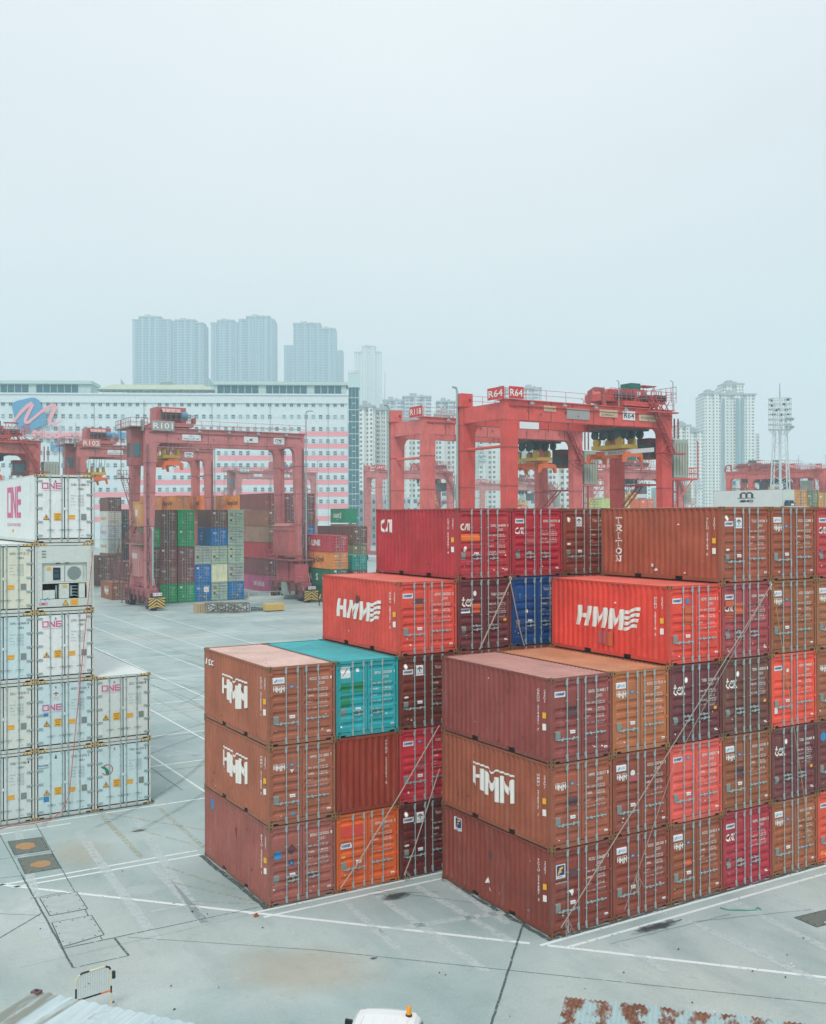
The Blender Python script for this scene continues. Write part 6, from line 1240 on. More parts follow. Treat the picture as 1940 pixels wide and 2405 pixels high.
# near container with pale blue streaked roof
r = thing('shipping_container', 'pale blue container with moss streaked ribbed roof in the bottom left corner', 'container', (-14.97, -1.19, 0), math.atan2(-.606, -.7955))
def streaked():
    m, t, b = newmat('streaked_roof'); K = t.links.new; tcd = N(t, 'ShaderNodeTexCoord')
    def nn(sc, vs, det=5): q = N(t, 'ShaderNodeMapping'); q.inputs['Scale'].default_value = vs; n_ = N(t, 'ShaderNodeTexNoise'); n_.inputs['Scale'].default_value = sc; n_.inputs['Detail'].default_value = det; K(tcd.outputs['Object'], q.inputs[0]); K(q.outputs[0], n_.inputs[0]); return n_.outputs[0]
    def rg(s, a, b_, c, d): r_ = N(t, 'ShaderNodeMapRange'); r_.inputs[1].default_value = a; r_.inputs[2].default_value = b_; r_.inputs[3].default_value = c; r_.inputs[4].default_value = d; K(s, r_.inputs[0]); return r_.outputs[0]
    def mx_(f, a, c):
        x = N(t, 'ShaderNodeMix', data_type='RGBA'); K(f, x.inputs[0])
        for i, v in ((6, a), (7, c)):
            if isinstance(v, tuple): x.inputs[i].default_value = v
            else: K(v, x.inputs[i])
        return x.outputs[2]
    sp = N(t, 'ShaderNodeSeparateXYZ'); K(tcd.outputs['Object'], sp.inputs[0])
    c = mx_(rg(nn(1, (.5, 5, 1)), .35, .7, 0, 1), lin((164, 184, 190)), lin((190, 206, 208)))
    edge = rg(sp.outputs['Y'], .2, 1.4, .35, 0); ad = N(t, 'ShaderNodeMath', operation='ADD'); K(edge, ad.inputs[0]); K(nn(1, (.6, 4, 1)), ad.inputs[1])
    c = mx_(rg(ad.outputs[0], .62, .8, 0, .8), c, lin((112, 112, 96)))
    c = mx_(rg(nn(2.2, (1, 1.5, 1), 7), .6, .68, 0, .5), c, lin((142, 116, 88)))
    K(c, b.inputs[0]); b.inputs['Roughness'].default_value = .55; return m
STK_R = streaked(); Wn = 2.438; Ln = 6.058; hn = 2.6
mb = MB(); pr = corr_profile(.02, Ln - .1, .3, .03); vs = []
for u, d in pr: vs += [(-.0, u, hn - .02 - d), (Wn, u, hn - .02 - d)]
mb.add(vs, [(2 * i, 2 * i + 1, 2 * i + 3, 2 * i + 2) for i in range(len(pr) - 1)]); rf = mb.build('roof', STK_R, r)
mb = MB(); mb.box((.0, .02, .05), (Wn, Ln, hn - .09)); mb.build('body', flat('pale_blue_steel', (150, 180, 186), .6, 0, .2), r)
for x0 in (0, Wn - .16): mb = MB(); mb.box((x0, -.02, hn - .115), (x0 + .16, .16, hn + .01)); mb.box((x0 + .045, .03, hn + .0105), (x0 + .115, .12, hn + .012), 1); mb.build('corner_casting', [flat('rusty_casting', (112, 88, 92), .7, .2, .3, 9), HOLE], r)
NEARC = r
# rusty corrugated roof, bottom right
def rusty():
    m, t, b = newmat('rusty_corrugated_iron'); K = t.links.new; tcd = N(t, 'ShaderNodeTexCoord')
    def nn(sc, vs, det=6): q = N(t, 'ShaderNodeMapping'); q.inputs['Scale'].default_value = vs; n_ = N(t, 'ShaderNodeTexNoise'); n_.inputs['Scale'].default_value = sc; n_.inputs['Detail'].default_value = det; n_.inputs['Roughness'].default_value = .65; K(tcd.outputs['Object'], q.inputs[0]); K(q.outputs[0], n_.inputs[0]); return n_.outputs[0]
    def rg(s, a, b_, c, d): r_ = N(t, 'ShaderNodeMapRange'); r_.inputs[1].default_value = a; r_.inputs[2].default_value = b_; r_.inputs[3].default_value = c; r_.inputs[4].default_value = d; K(s, r_.inputs[0]); return r_.outputs[0]
    sp = N(t, 'ShaderNodeSeparateXYZ'); K(tcd.outputs['Object'], sp.inputs[0])
    wv = N(t, 'ShaderNodeMath', operation='SINE'); ml = N(t, 'ShaderNodeMath', operation='MULTIPLY'); ml.inputs[1].default_value = 6.2832 / .62; K(sp.outputs['X'], ml.inputs[0]); K(ml.outputs[0], wv.inputs[0])
    s = N(t, 'ShaderNodeMath', operation='ADD'); K(rg(wv.outputs[0], -1, 1, -.06, .09), s.inputs[0]); K(nn(2.2, (1.6, .8, 1)), s.inputs[1])
    x = N(t, 'ShaderNodeMix', data_type='RGBA'); K(rg(s.outputs[0], .5, .57, 0, 1), x.inputs[0]); x.inputs[6].default_value = lin((158, 182, 184)); x.inputs[7].default_value = lin((104, 62, 46))
    y = N(t, 'ShaderNodeMix', data_type='RGBA'); K(rg(nn(9, (1, 1, 1)), .45, .6, 0, .75), y.inputs[0]); K(x.outputs[2], y.inputs[6]); y.inputs[7].default_value = lin((150, 104, 76)); z = N(t, 'ShaderNodeMix', data_type='RGBA'); K(rg(s.outputs[0], .47, .52, 0, 1), z.inputs[0]); z.inputs[6].default_value = lin((162, 186, 188)); K(y.outputs[2], z.inputs[7])
    K(z.outputs[2], b.inputs[0]); b.inputs['Roughness'].default_value = .7; return m
A2 = math.atan2(-.713, .701); r = thing('tin_roof_shed', 'low shed with rusty corrugated iron roof at the bottom edge of the photo', 'shed', (-5.58, -7.35, 0), A2); mb = MB(); vs = []; nx = 300; Ls = 7.5; Ws = 3.4
for i in range(nx + 1):
    x = Ls * i / nx; z = 2.6 + .018 * math.sin(6.2832 * x / .1)
    vs += [(x, .0 - .05 * (.5 + .5 * math.sin(x * 3)), z), (x, -Ws, z + .25)]
mb.add(vs, [(2 * i, 2 * i + 2, 2 * i + 3, 2 * i + 1) for i in range(nx)]); mb.build('roof', rusty(), r)
mb = MB(); mb.box((.1, -Ws + .1, 0), (Ls - .1, -.2, 2.55)); mb.build('wall', flat('shed_wall', (130, 140, 140), .7), r)
# white van, seen from above and behind
r = thing('white_van', 'white van with amber beacon on its roof at the bottom edge of the photo', 'van', (-8.43, -4.85, 0), math.atan2(-.64, .768))
VW = flat('van_white', (222, 226, 226), .3, 0, .03); GLS = flat('van_glass', (24, 34, 42), .1, .1, 0)
mb = MB(); hw = .74; st = []
for y, wd, z in [(.95, .62, .0), (.62, .78, -.02), (.05, .72, 1.93), (-.25, .72, 1.98), (-2.0, .73, 1.98), (-2.75, .71, 1.93)]: st.append((y, wd, z))
# roof skin with soft edges and ribs
prof = [(-.80, 1.05), (-.78, 1.45), (-.70, 1.86), (-.62, 1.95), (-.45, 1.985), (-.2, 1.997), (0, 2.0), (.2, 1.997), (.45, 1.985), (.62, 1.95), (.70, 1.86), (.78, 1.45), (.80, 1.05)]
ys = [(.52, .0, .82), (.2, -.02, .93), (.06, -.01, .98), (-.2, 0, 1), (-1.0, 0, 1), (-2.6, 0, 1), (-2.85, -.06, .97)]; vs = []
for y, dz, k in ys:
    for x, z in prof: zz = 1.05 + (z - 1.05) * k if y < .3 else 1.05 + (z - 1.05) * .42; vs.append((x * (k if y > .1 else 1), y + (0 if y < .3 else .35 * (1 - (z - 1.05))), zz))
n = len(prof); mb.add(vs, [(i * n + j, (i + 1) * n + j, (i + 1) * n + j + 1, i * n + j + 1) for i in range(1, len(ys) - 1) for j in range(n - 1)])
mb.box((-.8, -2.85, .4), (.8, .9, 1.05)); mb.hexa([(-.78, .9, .4), (.78, .9, .4), (.74, 1.5, .4), (-.74, 1.5, .4)], [(-.76, .9, 1.04), (.76, .9, 1.04), (.68, 1.42, .8), (-.68, 1.42, .8)]); mb.quad((-.78, -2.85, 1.05), (.78, -2.85, 1.05), (.7, -2.85, 1.9), (-.7, -2.85, 1.9))
for k in range(5): mb.box((-.5 + k * .24, -2.5, 1.99), (-.47 + k * .24, -.3, 2.006))
mb.build('body', VW, r, fix=True)
mb = MB(); mb.quad((-.74, .88, 1.06), (.74, .88, 1.06), (.62, .2, 1.86), (-.62, .2, 1.86)); mb.build('windscreen', GLS, r)
for s in (-1, 1):
    mb = MB(); mb.quad((s * .815, .6, 1.1), (s * .815, -.75, 1.1), (s * .735, -.75, 1.78), (s * .735, .1, 1.78)); mb.quad((s * .815, -.9, 1.1), (s * .815, -2.4, 1.1), (s * .735, -2.4, 1.78), (s * .735, -.9, 1.78)); mb.build('side_window', GLS, r)
    mb = MB(); mb.box((s * .83, .52, 1.3), (s * .93, .6, 1.33)); mb.hexa([(s * .9, .5, 1.22), (s * 1.08, .5, 1.22), (s * 1.08, .6, 1.22), (s * .9, .6, 1.22)], [(s * .9, .5, 1.45), (s * 1.06, .5, 1.47), (s * 1.06, .58, 1.47), (s * .9, .58, 1.45)]); mb.build('wing_mirror', BLK, r)
    for y in (.55, -2.1): mb = MB(); mb.tube([(s * .6, y, .32), (s * .8, y, .32)], .32, 16); mb.tube([(s * .59, y, .32), (s * .81, y, .32)], .18, 12, 1); mb.build('wheel', [TYR, GALV], r)
mb = MB(); mb.tube([(.48, -.15, 1.98), (.48, -.15, 2.02)], .07, 12); mb.build('beacon_base', BLK, r); mb = MB(); mb.tube([(.48, -.15, 2.02), (.48, -.15, 2.15), (.48, -.15, 2.18)], .058, 12, 0, True, .04); mb.build('beacon', flat('amber_glass', (232, 150, 30), .25, 0, 0), r)
# ------------------------------------------------------------------ striped warehouse
WCON = paint('painted_concrete', .75, 0, .28, .05); PNK = flat('pink_band_paint', (228, 146, 154), .7, 0, .04, .3); WGL = flat('window_glass', (36, 84, 96), .6, 0, .3, .6); WGL2 = flat('window_glass_pale', (128, 158, 160), .3, .1, .3, .6); TEAL = flat('teal_curtain_wall', (14, 92, 106), .75, 0, .25, .5); FRM = flat('frame_pale', (182, 206, 206), .6, 0, 0); TRM = flat('roof_trim', (140, 172, 172), .7, 0, .1)
WA = Vector((49.84, 401.6)); WB = Vector((170.1, 338.3)); wd_ = (WB - WA); WLn = wd_.length; wrz = math.atan2(wd_.y, wd_.x)
wh = thing('warehouse', 'huge white warehouse with pink stripes and rows of small windows', 'building', (WA.x, WA.y, .7), wrz)
X0 = -26.0; TOPZ = 60.0
mb = MB(); mb.box((X0, 0, 0), (WLn, 60, TOPZ)); mb.box((X0, -.5, TOPZ - 2.9), (WLn + .3, 0, TOPZ + .3)); mb.box((X0, -.9, TOPZ + .3), (WLn + .5, .4, TOPZ + .9))
for k in range(12): mb.box((X0, -.1, 22.6 + k * 4.82 - 19.28), (WLn, -.002, 22.6 + k * 4.82 - 19.28 + .14)) if 22.6 + k * 4.82 - 19.28 < 56 else None
mb.build('wall', WCON, wh, (202, 214, 222))
def WX(px): return (px / 817) * WLn
mb = MB(); [mb.tube([(WX(80 + k * 138), -.12, 0), (WX(80 + k * 138), -.12, 56)], .12, 5) for k in range(6)]; mb.build('downpipe', TRM, wh)
rows = [56.6 - k * 4.82 for k in range(11)]
starts = {3: WX(612), 4: WX(508), 5: WX(404), 6: WX(300), 7: X0, 8: X0, 9: X0, 2: WX(700)}
mb = MB()
for k, x0 in starts.items(): z = rows[k] - 2.95; mb.box((x0, -.06, z), (WLn, -.001, z + 1.95))
mb.build('pink_band', PNK, wh)
def winmesh(m):
    mb = MB(); mb.box((-.66, -.05, -.72), (.66, .0, .72), 0); mb.box((-.74, -.12, .1), (.74, -.051, .2), 1); mb.box((-.05, -.1, -.72), (.05, -.051, .1), 1); mb.box((-.8, -.14, -.82), (.8, .0, -.73), 1); mb.box((-.74, -.1, .73), (.74, 0, .83), 1); return mb.mesh('window', [m, FRM])
wm = [winmesh(WGL), winmesh(WGL2)]; cnt = 0; rest = MB(); pos = []
for r_ in range(9):
    for k in range(48):
        x = WX(7 + k * 17.33)
        if x < WLn - 1: pos.append((r_, x))
pos.sort(key=lambda p: (p[0] not in (0, 1), p[0]))
for r_, x in pos:
    pale = random.random() < (.45 if r_ in (1, 2) else .2); ghost = random.random() < .06
    if ghost: continue
    if cnt < 98: put('window', wm[1 if pale else 0], wh, None, (x, -.01, rows[r_])); cnt += 1
    else: rest.box((x - .66, -.06, rows[r_] - .72), (x + .66, -.0, rows[r_] + .72), 1 if pale else 0); rest.box((x - .8, -.14, rows[r_] - .82), (x + .8, -.061, rows[r_] - .73), 2); rest.box((x - .74, -.1, rows[r_] + .1), (x + .74, -.061, rows[r_] + .2), 2)
o = rest.build('window', [WGL, WGL2, FRM], wh); o['kind'] = 'stuff'
# rooftop storeys
for a, b, nm in ((X0, WX(208), 'left'), (WX(500), WLn - .5, 'right')):
    mb = MB(); mb.box((a, 1.6, TOPZ + .9), (b, 14, TOPZ + 4.6)); mb.box((a - .5, .6, TOPZ + 4.6), (b + .6, 15, TOPZ + 5.9)); mb.build('roof_storey', WCON, wh, (176, 196, 198))
    mb = MB(); k = 0; x = a + 1
    while x < b - 3.4:
        if k % 7 != 6: mb.box((x, 1.45, TOPZ + 1.3), (x + 2.4, 1.598, TOPZ + 4.3))
        x += 2.75; k += 1
    mb.build('window_strip', TEAL, wh)
mb = MB(); a, b = WX(222), WX(500); mb.hexa([(a, 1, TOPZ + 2.6), (b, 1, TOPZ + 2.6), (b, 9, TOPZ + 2.6), (a, 9, TOPZ + 2.6)], [(a + 6, 2, TOPZ + 4.6), (b - 5, 2, TOPZ + 4.6), (b - 5, 8, TOPZ + 4.6), (a + 6, 8, TOPZ + 4.6)]); mb.build('canopy', flat('canopy_cream', (178, 188, 168), .7, 0, .1, .5), wh)
mb = MB(); mb.box((a, 1.5, TOPZ + 2.2), (b, 8, TOPZ + 2.599)); [mb.box((a + k * 2.6, 1.4, TOPZ + .9), (a + k * 2.6 + .25, 1.7, TOPZ + 2.2)) for k in range(int((b - a) / 2.6))]; [mb.tube([(a + 14 + k * 4.8, 5, TOPZ + 4.6), (a + 14 + k * 4.8, 5, TOPZ + 7.4)], .07, 4) for k in range(7)]; mb.build('canopy_frame', TRM, wh)
mb = MB(); mb.prism([(WX(284), TOPZ + 4.5), (WX(272), TOPZ + 7.6), (WX(272), TOPZ + 4.5)], 'y', 6, 6.4); mb.prism([(WX(498), TOPZ + 4.5), (WX(482), TOPZ + 7.9), (WX(482), TOPZ + 4.5)], 'y', 6, 6.4); mb.build('roof_vane', TRM, wh)
# glazed stair tower
mb = MB(); mb.box((WLn + .31, 1, 0), (WLn + 4.6, 10, TOPZ + 3.6)); mb.box((WLn + .2, .8, TOPZ + 3.61), (WLn + 4.8, 10, TOPZ + 9.4)); [mb.tube([(WLn + .6 + k * .9, 1.4, TOPZ + 9.4), (WLn + .6 + k * .9, 1.4, TOPZ + 10.6)], .06, 4) for k in range(5)]; st = mb.build('stair_tower', TEAL, wh)
mb = MB(); [mb.box((WLn + .31 + k * 1.36, .86, 0), (WLn + .31 + k * 1.36 + .11, .999, TOPZ + 3.6)) for k in range(4)]; [mb.box((WLn + .31, .82, 1.6 + k * 4.82), (WLn + 4.6, .859, 1.9 + k * 4.82)) for k in range(13)]; [mb.box((WLn + 1.7, .82, 4.2 + k * 4.82), (WLn + 3.1, .859, 4.5 + k * 4.82)) for k in range(12)]; mb.box((WLn + .2, .7, TOPZ + 3.7), (WLn + 4.8, .799, TOPZ + 9.3)); mb.build('mullion', FRM, st)
# the company emblem standing off the wall
EMB = flat('emblem_blue', (66, 142, 182), .5, 0, .06, .5); EMP = flat('emblem_pink', (226, 158, 166), .5, 0, .05, .5); sg = thing('wall_emblem', 'blue rounded square emblem with pink brush stroke high on the warehouse wall', 'sign', (WA.x, WA.y, .7), wrz)
def EP(x, y): return (WX(x / 5.787), 12.66 - .7 + (1211 - (880 + y / 5.787)) * 400 / 2398)
pts = [(170, 385), (225, 335), (420, 288), (470, 288), (525, 315), (560, 385), (580, 440), (640, 600), (620, 650), (380, 750), (320, 755), (270, 730), (225, 620), (195, 530)]
mb = MB(); mb.prism([EP(*p) for p in pts], 'y', -1.2, -.6); mb.build('badge', EMB, sg)
pa = [(165, 670), (215, 590), (300, 480), (380, 400), (435, 362), (450, 385), (400, 480), (355, 580), (352, 625), (385, 632), (470, 560), (590, 460), (690, 400), (745, 388), (748, 430), (705, 520), (675, 590), (690, 640), (750, 645), (840, 600)]
wds = [12, 30, 44, 46, 40, 42, 44, 42, 40, 38, 34, 36, 38, 40, 46, 46, 44, 38, 26, 6]
mb = MB(); P2 = [Vector(EP(*p)) for p in pa]; L_s = []; R_s = []
for i, p in enumerate(P2):
    d = (P2[min(i + 1, len(P2) - 1)] - P2[max(i - 1, 0)]).normalized(); n_ = Vector((-d.y, d.x)); w2 = wds[i] / 5.787 / 6 * .5 * 1.05; L_s.append(p + n_ * w2); R_s.append(p - n_ * w2)
for i in range(len(P2) - 1): mb.prism([tuple(L_s[i]), tuple(L_s[i + 1]), tuple(R_s[i + 1]), tuple(R_s[i])], 'y', -1.5, -1.22)
mb.build('brush_stroke', EMP, sg)
def wall_word(t, x, y, h, wdt, mat, label, name):
    d = Decal(); X, Z = EP(x, y); d.text(t, 0, 0, h, 0, fit=wdt, bold=.05); mb = MB(); d.bake(mb, lambda u, v, o: (X + u, -1.0, Z + v)); d.bake(mb, lambda u, v, o: (X + u + .12, -.8, Z + v - .12)); o = mb.build(name, mat, None, fix=False); o.location = (WA.x, WA.y, .7); o.rotation_euler[2] = wrz; tag(o, label, 'sign')
wall_word('Modern', 445, 830, 3.0, WX(655 / 5.787), EMP, 'pink word in big letters on the warehouse wall under the emblem', 'sign_lettering')
wall_word('Terminals', 1115, 830, 3.0, WX(820 / 5.787), EMB, 'blue word on the warehouse wall partly behind crane machinery', 'sign_lettering')
wall_word('Hong Kong', 682, 1000, 3.2, WX(800 / 5.787), EMB, 'blue place name on the warehouse wall mostly hidden by a crane', 'sign_lettering')
# ------------------------------------------------------------------ high-rise blocks in the haze
def facade(name, c, wc, sx, sz, fx, fz, amt=1.0):
    m, t, b = newmat(name); K = t.links.new; tcd = N(t, 'ShaderNodeTexCoord'); sp = N(t, 'ShaderNodeSeparateXYZ'); K(tcd.outputs['Object'], sp.inputs[0])
    ad = N(t, 'ShaderNodeMath', operation='ADD'); K(sp.outputs['X'], ad.inputs[0]); K(sp.outputs['Y'], ad.inputs[1])
    def cell(s, p, f):
        a = N(t, 'ShaderNodeMath', operation='DIVIDE'); a.inputs[1].default_value = p; K(s, a.inputs[0]); q = N(t, 'ShaderNodeMath', operation='FRACT'); K(a.outputs[0], q.inputs[0]); r = N(t, 'ShaderNodeMath', operation='LESS_THAN'); r.inputs[1].default_value = f; K(q.outputs[0], r.inputs[0]); return r.outputs[0]
    mu = N(t, 'ShaderNodeMath', operation='MULTIPLY'); K(cell(ad.outputs[0], sx, fx), mu.inputs[0]); K(cell(sp.outputs['Z'], sz, fz), mu.inputs[1])
    gn = N(t, 'ShaderNodeNewGeometry'); sn = N(t, 'ShaderNodeSeparateXYZ'); K(gn.outputs['Normal'], sn.inputs[0]); lt = N(t, 'ShaderNodeMath', operation='LESS_THAN'); lt.inputs[1].default_value = .5; K(sn.outputs['Z'], lt.inputs[0]); m3 = N(t, 'ShaderNodeMath', operation='MULTIPLY'); K(mu.outputs[0], m3.inputs[0]); K(lt.outputs[0], m3.inputs[1]); m4 = N(t, 'ShaderNodeMath', operation='MULTIPLY'); m4.inputs[1].default_value = amt; K(m3.outputs[0], m4.inputs[0])
    x = N(t, 'ShaderNodeMix', data_type='RGBA'); K(m4.outputs[0], x.inputs[0]); x.inputs[6].default_value = lin(c); x.inputs[7].default_value = lin(wc); K(x.outputs[2], b.inputs[0]); b.inputs['Roughness'].default_value = .7; return m
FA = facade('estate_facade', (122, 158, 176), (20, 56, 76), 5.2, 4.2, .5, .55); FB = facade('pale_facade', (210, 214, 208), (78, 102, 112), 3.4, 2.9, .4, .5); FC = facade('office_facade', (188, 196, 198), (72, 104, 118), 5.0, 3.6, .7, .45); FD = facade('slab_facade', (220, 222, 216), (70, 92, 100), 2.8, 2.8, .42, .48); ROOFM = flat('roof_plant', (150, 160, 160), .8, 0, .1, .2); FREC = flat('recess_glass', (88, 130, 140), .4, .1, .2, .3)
def tower(e, blocks, mat, label, depth=24, base=0, bays=0, crown=True, recess=(), turn=0.0, group='apartment towers fading into haze', name='apartment_tower'):
    cx = sum(b[0] + b[1] for b in blocks) / len(blocks) / 2; c = lat(cx, e); r = thing(name, label, 'building', (c.x, c.y, base), math.atan2(RT.y, RT.x) + turn, group); s = e / FPX
    for i, bk in enumerate(blocks):
        x0, x1, ty = bk[:3]; y0 = bk[3] if len(bk) > 3 else 0; z1 = 12.66 + (1211 - ty) * s - base; a = (x0 - cx) * s; b = (x1 - cx) * s; mb = MB(); mb.box((a, y0, 0), (b, y0 + depth - i * .6, z1)); nb = bays if bays else max(2, int((b - a) / 9))
        for k in range(nb):
            w1 = (b - a) / nb; p = a + k * w1; mb.box((p + w1 * .22, y0 - 1.6 - (k % 2) * .8, 0), (p + w1 * .78, y0 - .002, z1 - .01))
        mb.build('wall', mat, r)
        if crown:
            mb = MB(); mb.box((a - .4, y0 - 3, z1 + .01), (b + .4, y0 + depth * .6, z1 + 1.4)); mb.box((a + (b - a) * .25, y0 + 1, z1 + 1.41), (a + (b - a) * .5, y0 + depth * .5, z1 + 4.4)); mb.box((a + (b - a) * .6, y0 + 2, z1 + 1.41), (a + (b - a) * .72, y0 + depth * .5, z1 + 3.2)); mb.build('roof_plant', ROOFM, r)
    for px, wpx in recess:
        a = (px - cx) * s; mb = MB(); mb.box((a - wpx * s / 2, -2.9, 0), (a + wpx * s / 2, -2.61, 12.66 + (1211 - blocks[0][2]) * s - base - 4)); mb.build('window_column', FREC, r)
    return r
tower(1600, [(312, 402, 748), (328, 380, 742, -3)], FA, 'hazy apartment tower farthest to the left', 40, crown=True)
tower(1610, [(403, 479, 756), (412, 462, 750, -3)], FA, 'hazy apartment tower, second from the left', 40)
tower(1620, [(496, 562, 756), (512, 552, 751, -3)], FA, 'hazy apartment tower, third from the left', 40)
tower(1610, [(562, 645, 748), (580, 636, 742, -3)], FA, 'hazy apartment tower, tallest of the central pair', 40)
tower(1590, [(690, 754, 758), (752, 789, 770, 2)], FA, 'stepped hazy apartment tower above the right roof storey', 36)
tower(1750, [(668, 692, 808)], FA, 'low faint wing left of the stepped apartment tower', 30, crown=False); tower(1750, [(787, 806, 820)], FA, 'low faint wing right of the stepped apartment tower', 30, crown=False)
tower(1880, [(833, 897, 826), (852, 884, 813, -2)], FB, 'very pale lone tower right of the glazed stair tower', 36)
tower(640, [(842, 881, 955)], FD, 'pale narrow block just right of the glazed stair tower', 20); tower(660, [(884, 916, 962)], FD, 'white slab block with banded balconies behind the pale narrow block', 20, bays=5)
tower(1000, [(900, 948, 940), (946, 1014, 930, 6)], FC, 'wide pale office block behind the left part of the red cranes', 30, name='office_block'); tower(900, [(1026, 1070, 944)], FC, 'small pale office block left of the number board crane leg', 26, name='office_block')
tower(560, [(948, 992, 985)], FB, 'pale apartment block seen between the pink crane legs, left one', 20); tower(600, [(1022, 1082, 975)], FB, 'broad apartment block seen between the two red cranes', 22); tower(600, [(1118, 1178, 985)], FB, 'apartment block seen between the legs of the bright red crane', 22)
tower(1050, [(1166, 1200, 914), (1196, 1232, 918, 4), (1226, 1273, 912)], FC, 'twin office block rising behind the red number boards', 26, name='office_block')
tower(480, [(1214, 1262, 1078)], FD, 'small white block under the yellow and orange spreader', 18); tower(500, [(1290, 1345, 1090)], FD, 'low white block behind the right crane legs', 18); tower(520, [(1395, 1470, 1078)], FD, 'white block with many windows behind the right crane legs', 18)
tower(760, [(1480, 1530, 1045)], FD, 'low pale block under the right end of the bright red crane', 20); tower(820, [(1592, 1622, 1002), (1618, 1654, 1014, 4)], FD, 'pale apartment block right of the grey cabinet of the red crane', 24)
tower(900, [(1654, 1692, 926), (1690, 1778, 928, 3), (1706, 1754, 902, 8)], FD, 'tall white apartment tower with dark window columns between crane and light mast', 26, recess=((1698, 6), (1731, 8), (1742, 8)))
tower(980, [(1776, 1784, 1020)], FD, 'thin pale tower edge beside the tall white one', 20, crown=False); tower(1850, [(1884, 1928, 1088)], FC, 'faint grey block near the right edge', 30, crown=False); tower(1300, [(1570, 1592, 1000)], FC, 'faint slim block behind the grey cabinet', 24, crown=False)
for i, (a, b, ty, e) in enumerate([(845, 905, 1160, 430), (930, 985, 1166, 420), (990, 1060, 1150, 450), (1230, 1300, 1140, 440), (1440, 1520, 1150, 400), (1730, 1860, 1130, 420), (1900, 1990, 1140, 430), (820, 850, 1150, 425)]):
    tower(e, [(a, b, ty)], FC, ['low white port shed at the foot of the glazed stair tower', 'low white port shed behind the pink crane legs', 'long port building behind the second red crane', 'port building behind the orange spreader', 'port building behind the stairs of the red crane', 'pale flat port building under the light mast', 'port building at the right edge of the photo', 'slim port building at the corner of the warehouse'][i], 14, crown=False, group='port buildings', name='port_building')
r = lat(901, 700); r = thing('antenna_mast', 'thin slanting antenna rod left of the red cranes', 'antenna', (r.x, r.y, 60)); mb = MB(); mb.tube([(0, 0, 0), (1.2, -.6, 52)], .35, 5, 0, True, .15); mb.build('rod', TRM, r)
# ------------------------------------------------------------------ hills
def hillmat():
    m, t, b = newmat('wooded_hillside'); n = N(t, 'ShaderNodeTexNoise'); n.inputs['Scale'].default_value = .05; n.inputs['Detail'].default_value = 8; g = N(t, 'ShaderNodeNewGeometry'); x = N(t, 'ShaderNodeMix', data_type='RGBA'); x.inputs[6].default_value = (.02, .045, .035, 1); x.inputs[7].default_value = (.06, .1, .06, 1); t.links.new(g.outputs['Position'], n.inputs[0]); t.links.new(n.outputs[0], x.inputs[0]); t.links.new(x.outputs[2], b.inputs[0]); b.inputs['Roughness'].default_value = .95; return m
HM = hillmat(); from mathutils import noise as mn
def hill(px0, px1, e, prof, depth=160):
    s = e / FPX; n = 60; mb = MB(); vs = []
    for j in range(9):
        v = j / 8
        for i in range(n + 1):
            u = i / n; px = px0 + (px1 - px0) * u; p = lat(px, e + depth * v); k = math.sin(min(v * 1.6, 1) * math.pi / 2)
            top = 0
            for (a, ya), (b, yb) in zip(prof, prof[1:]):
                if a <= px <= b: top = 12.66 + (1211 - (ya + (yb - ya) * (px - a) / (b - a))) * s
            vs.append((p.x, p.y, max(.5, top * k) + 6 * mn.noise(Vector((p.x * .03, p.y * .03, 0))) * k + 2.5 * mn.noise(Vector((p.x * .15, p.y * .15, 3))) * k))
    mb.add(vs, [(j * (n + 1) + i, j * (n + 1) + i + 1, (j + 1) * (n + 1) + i + 1, (j + 1) * (n + 1) + i) for j in range(8) for i in range(n)]); o = mb.build('hill', HM); struct(o); return o
hill(850, 1000, 700, [(850, 1090), (890, 1052), (925, 1040), (962, 1075), (1000, 1120)], 60); hill(1060, 1290, 660, [(1060, 1110), (1120, 1080), (1180, 1088), (1230, 1110), (1290, 1135)], 60); hill(-200, 860, 1120, [(-200, 870), (0, 885), (120, 900), (260, 920), (340, 886), (400, 876), (450, 905), (640, 915), (860, 1000)], 100)
hill(1480, 1720, 1000, [(1480, 1130), (1560, 1150), (1640, 1142), (1720, 1160)], 80)
# ------------------------------------------------------------------ trees
BARK = flat('bark', (84, 70, 60), .9); LEAF_M = flat('leaves', (78, 100, 62), .8, 0, .35, .8)
def tree(px, e, h, wdt, label, z=.7):
    p = lat(px, e); r = thing('round_tree', label, 'tree', (p.x, p.y, z), 0, 'trees in the port'); mb = MB(); mb.tube([(0, 0, 0), (.1, 0, h * .35), (0, .1, h * .6)], .3, 7, 0, True, .12)
    for k in range(5): a = k * 1.3; mb.tube([(0, 0, h * .35), (wdt * .3 * math.cos(a), wdt * .3 * math.sin(a), h * .65)], .12, 5, 0, True, .04)
    mb.build('trunk', BARK, r); mb = MB(); cl = [(random.uniform(-.32, .32) * wdt, random.uniform(-.32, .32) * wdt, h * random.uniform(.45, .85), random.uniform(.14, .26) * wdt) for k in range(16)]
    for k in range(1500):
        c = random.choice(cl); v = Vector((random.gauss(0, 1), random.gauss(0, 1), random.gauss(0, 1))).normalized() * c[3] * random.uniform(.5, 1.1); q = Vector(c[:3]) + v; a = Vector((random.uniform(-1, 1), random.uniform(-1, 1), random.uniform(-1, 1))).normalized() * .28; b = a.orthogonal().normalized() * .2; mb.add([q - a, q + b, q + a, q - b], [(0, 1, 2, 3)])
    mb.build('crown', LEAF_M, r, fix=False)
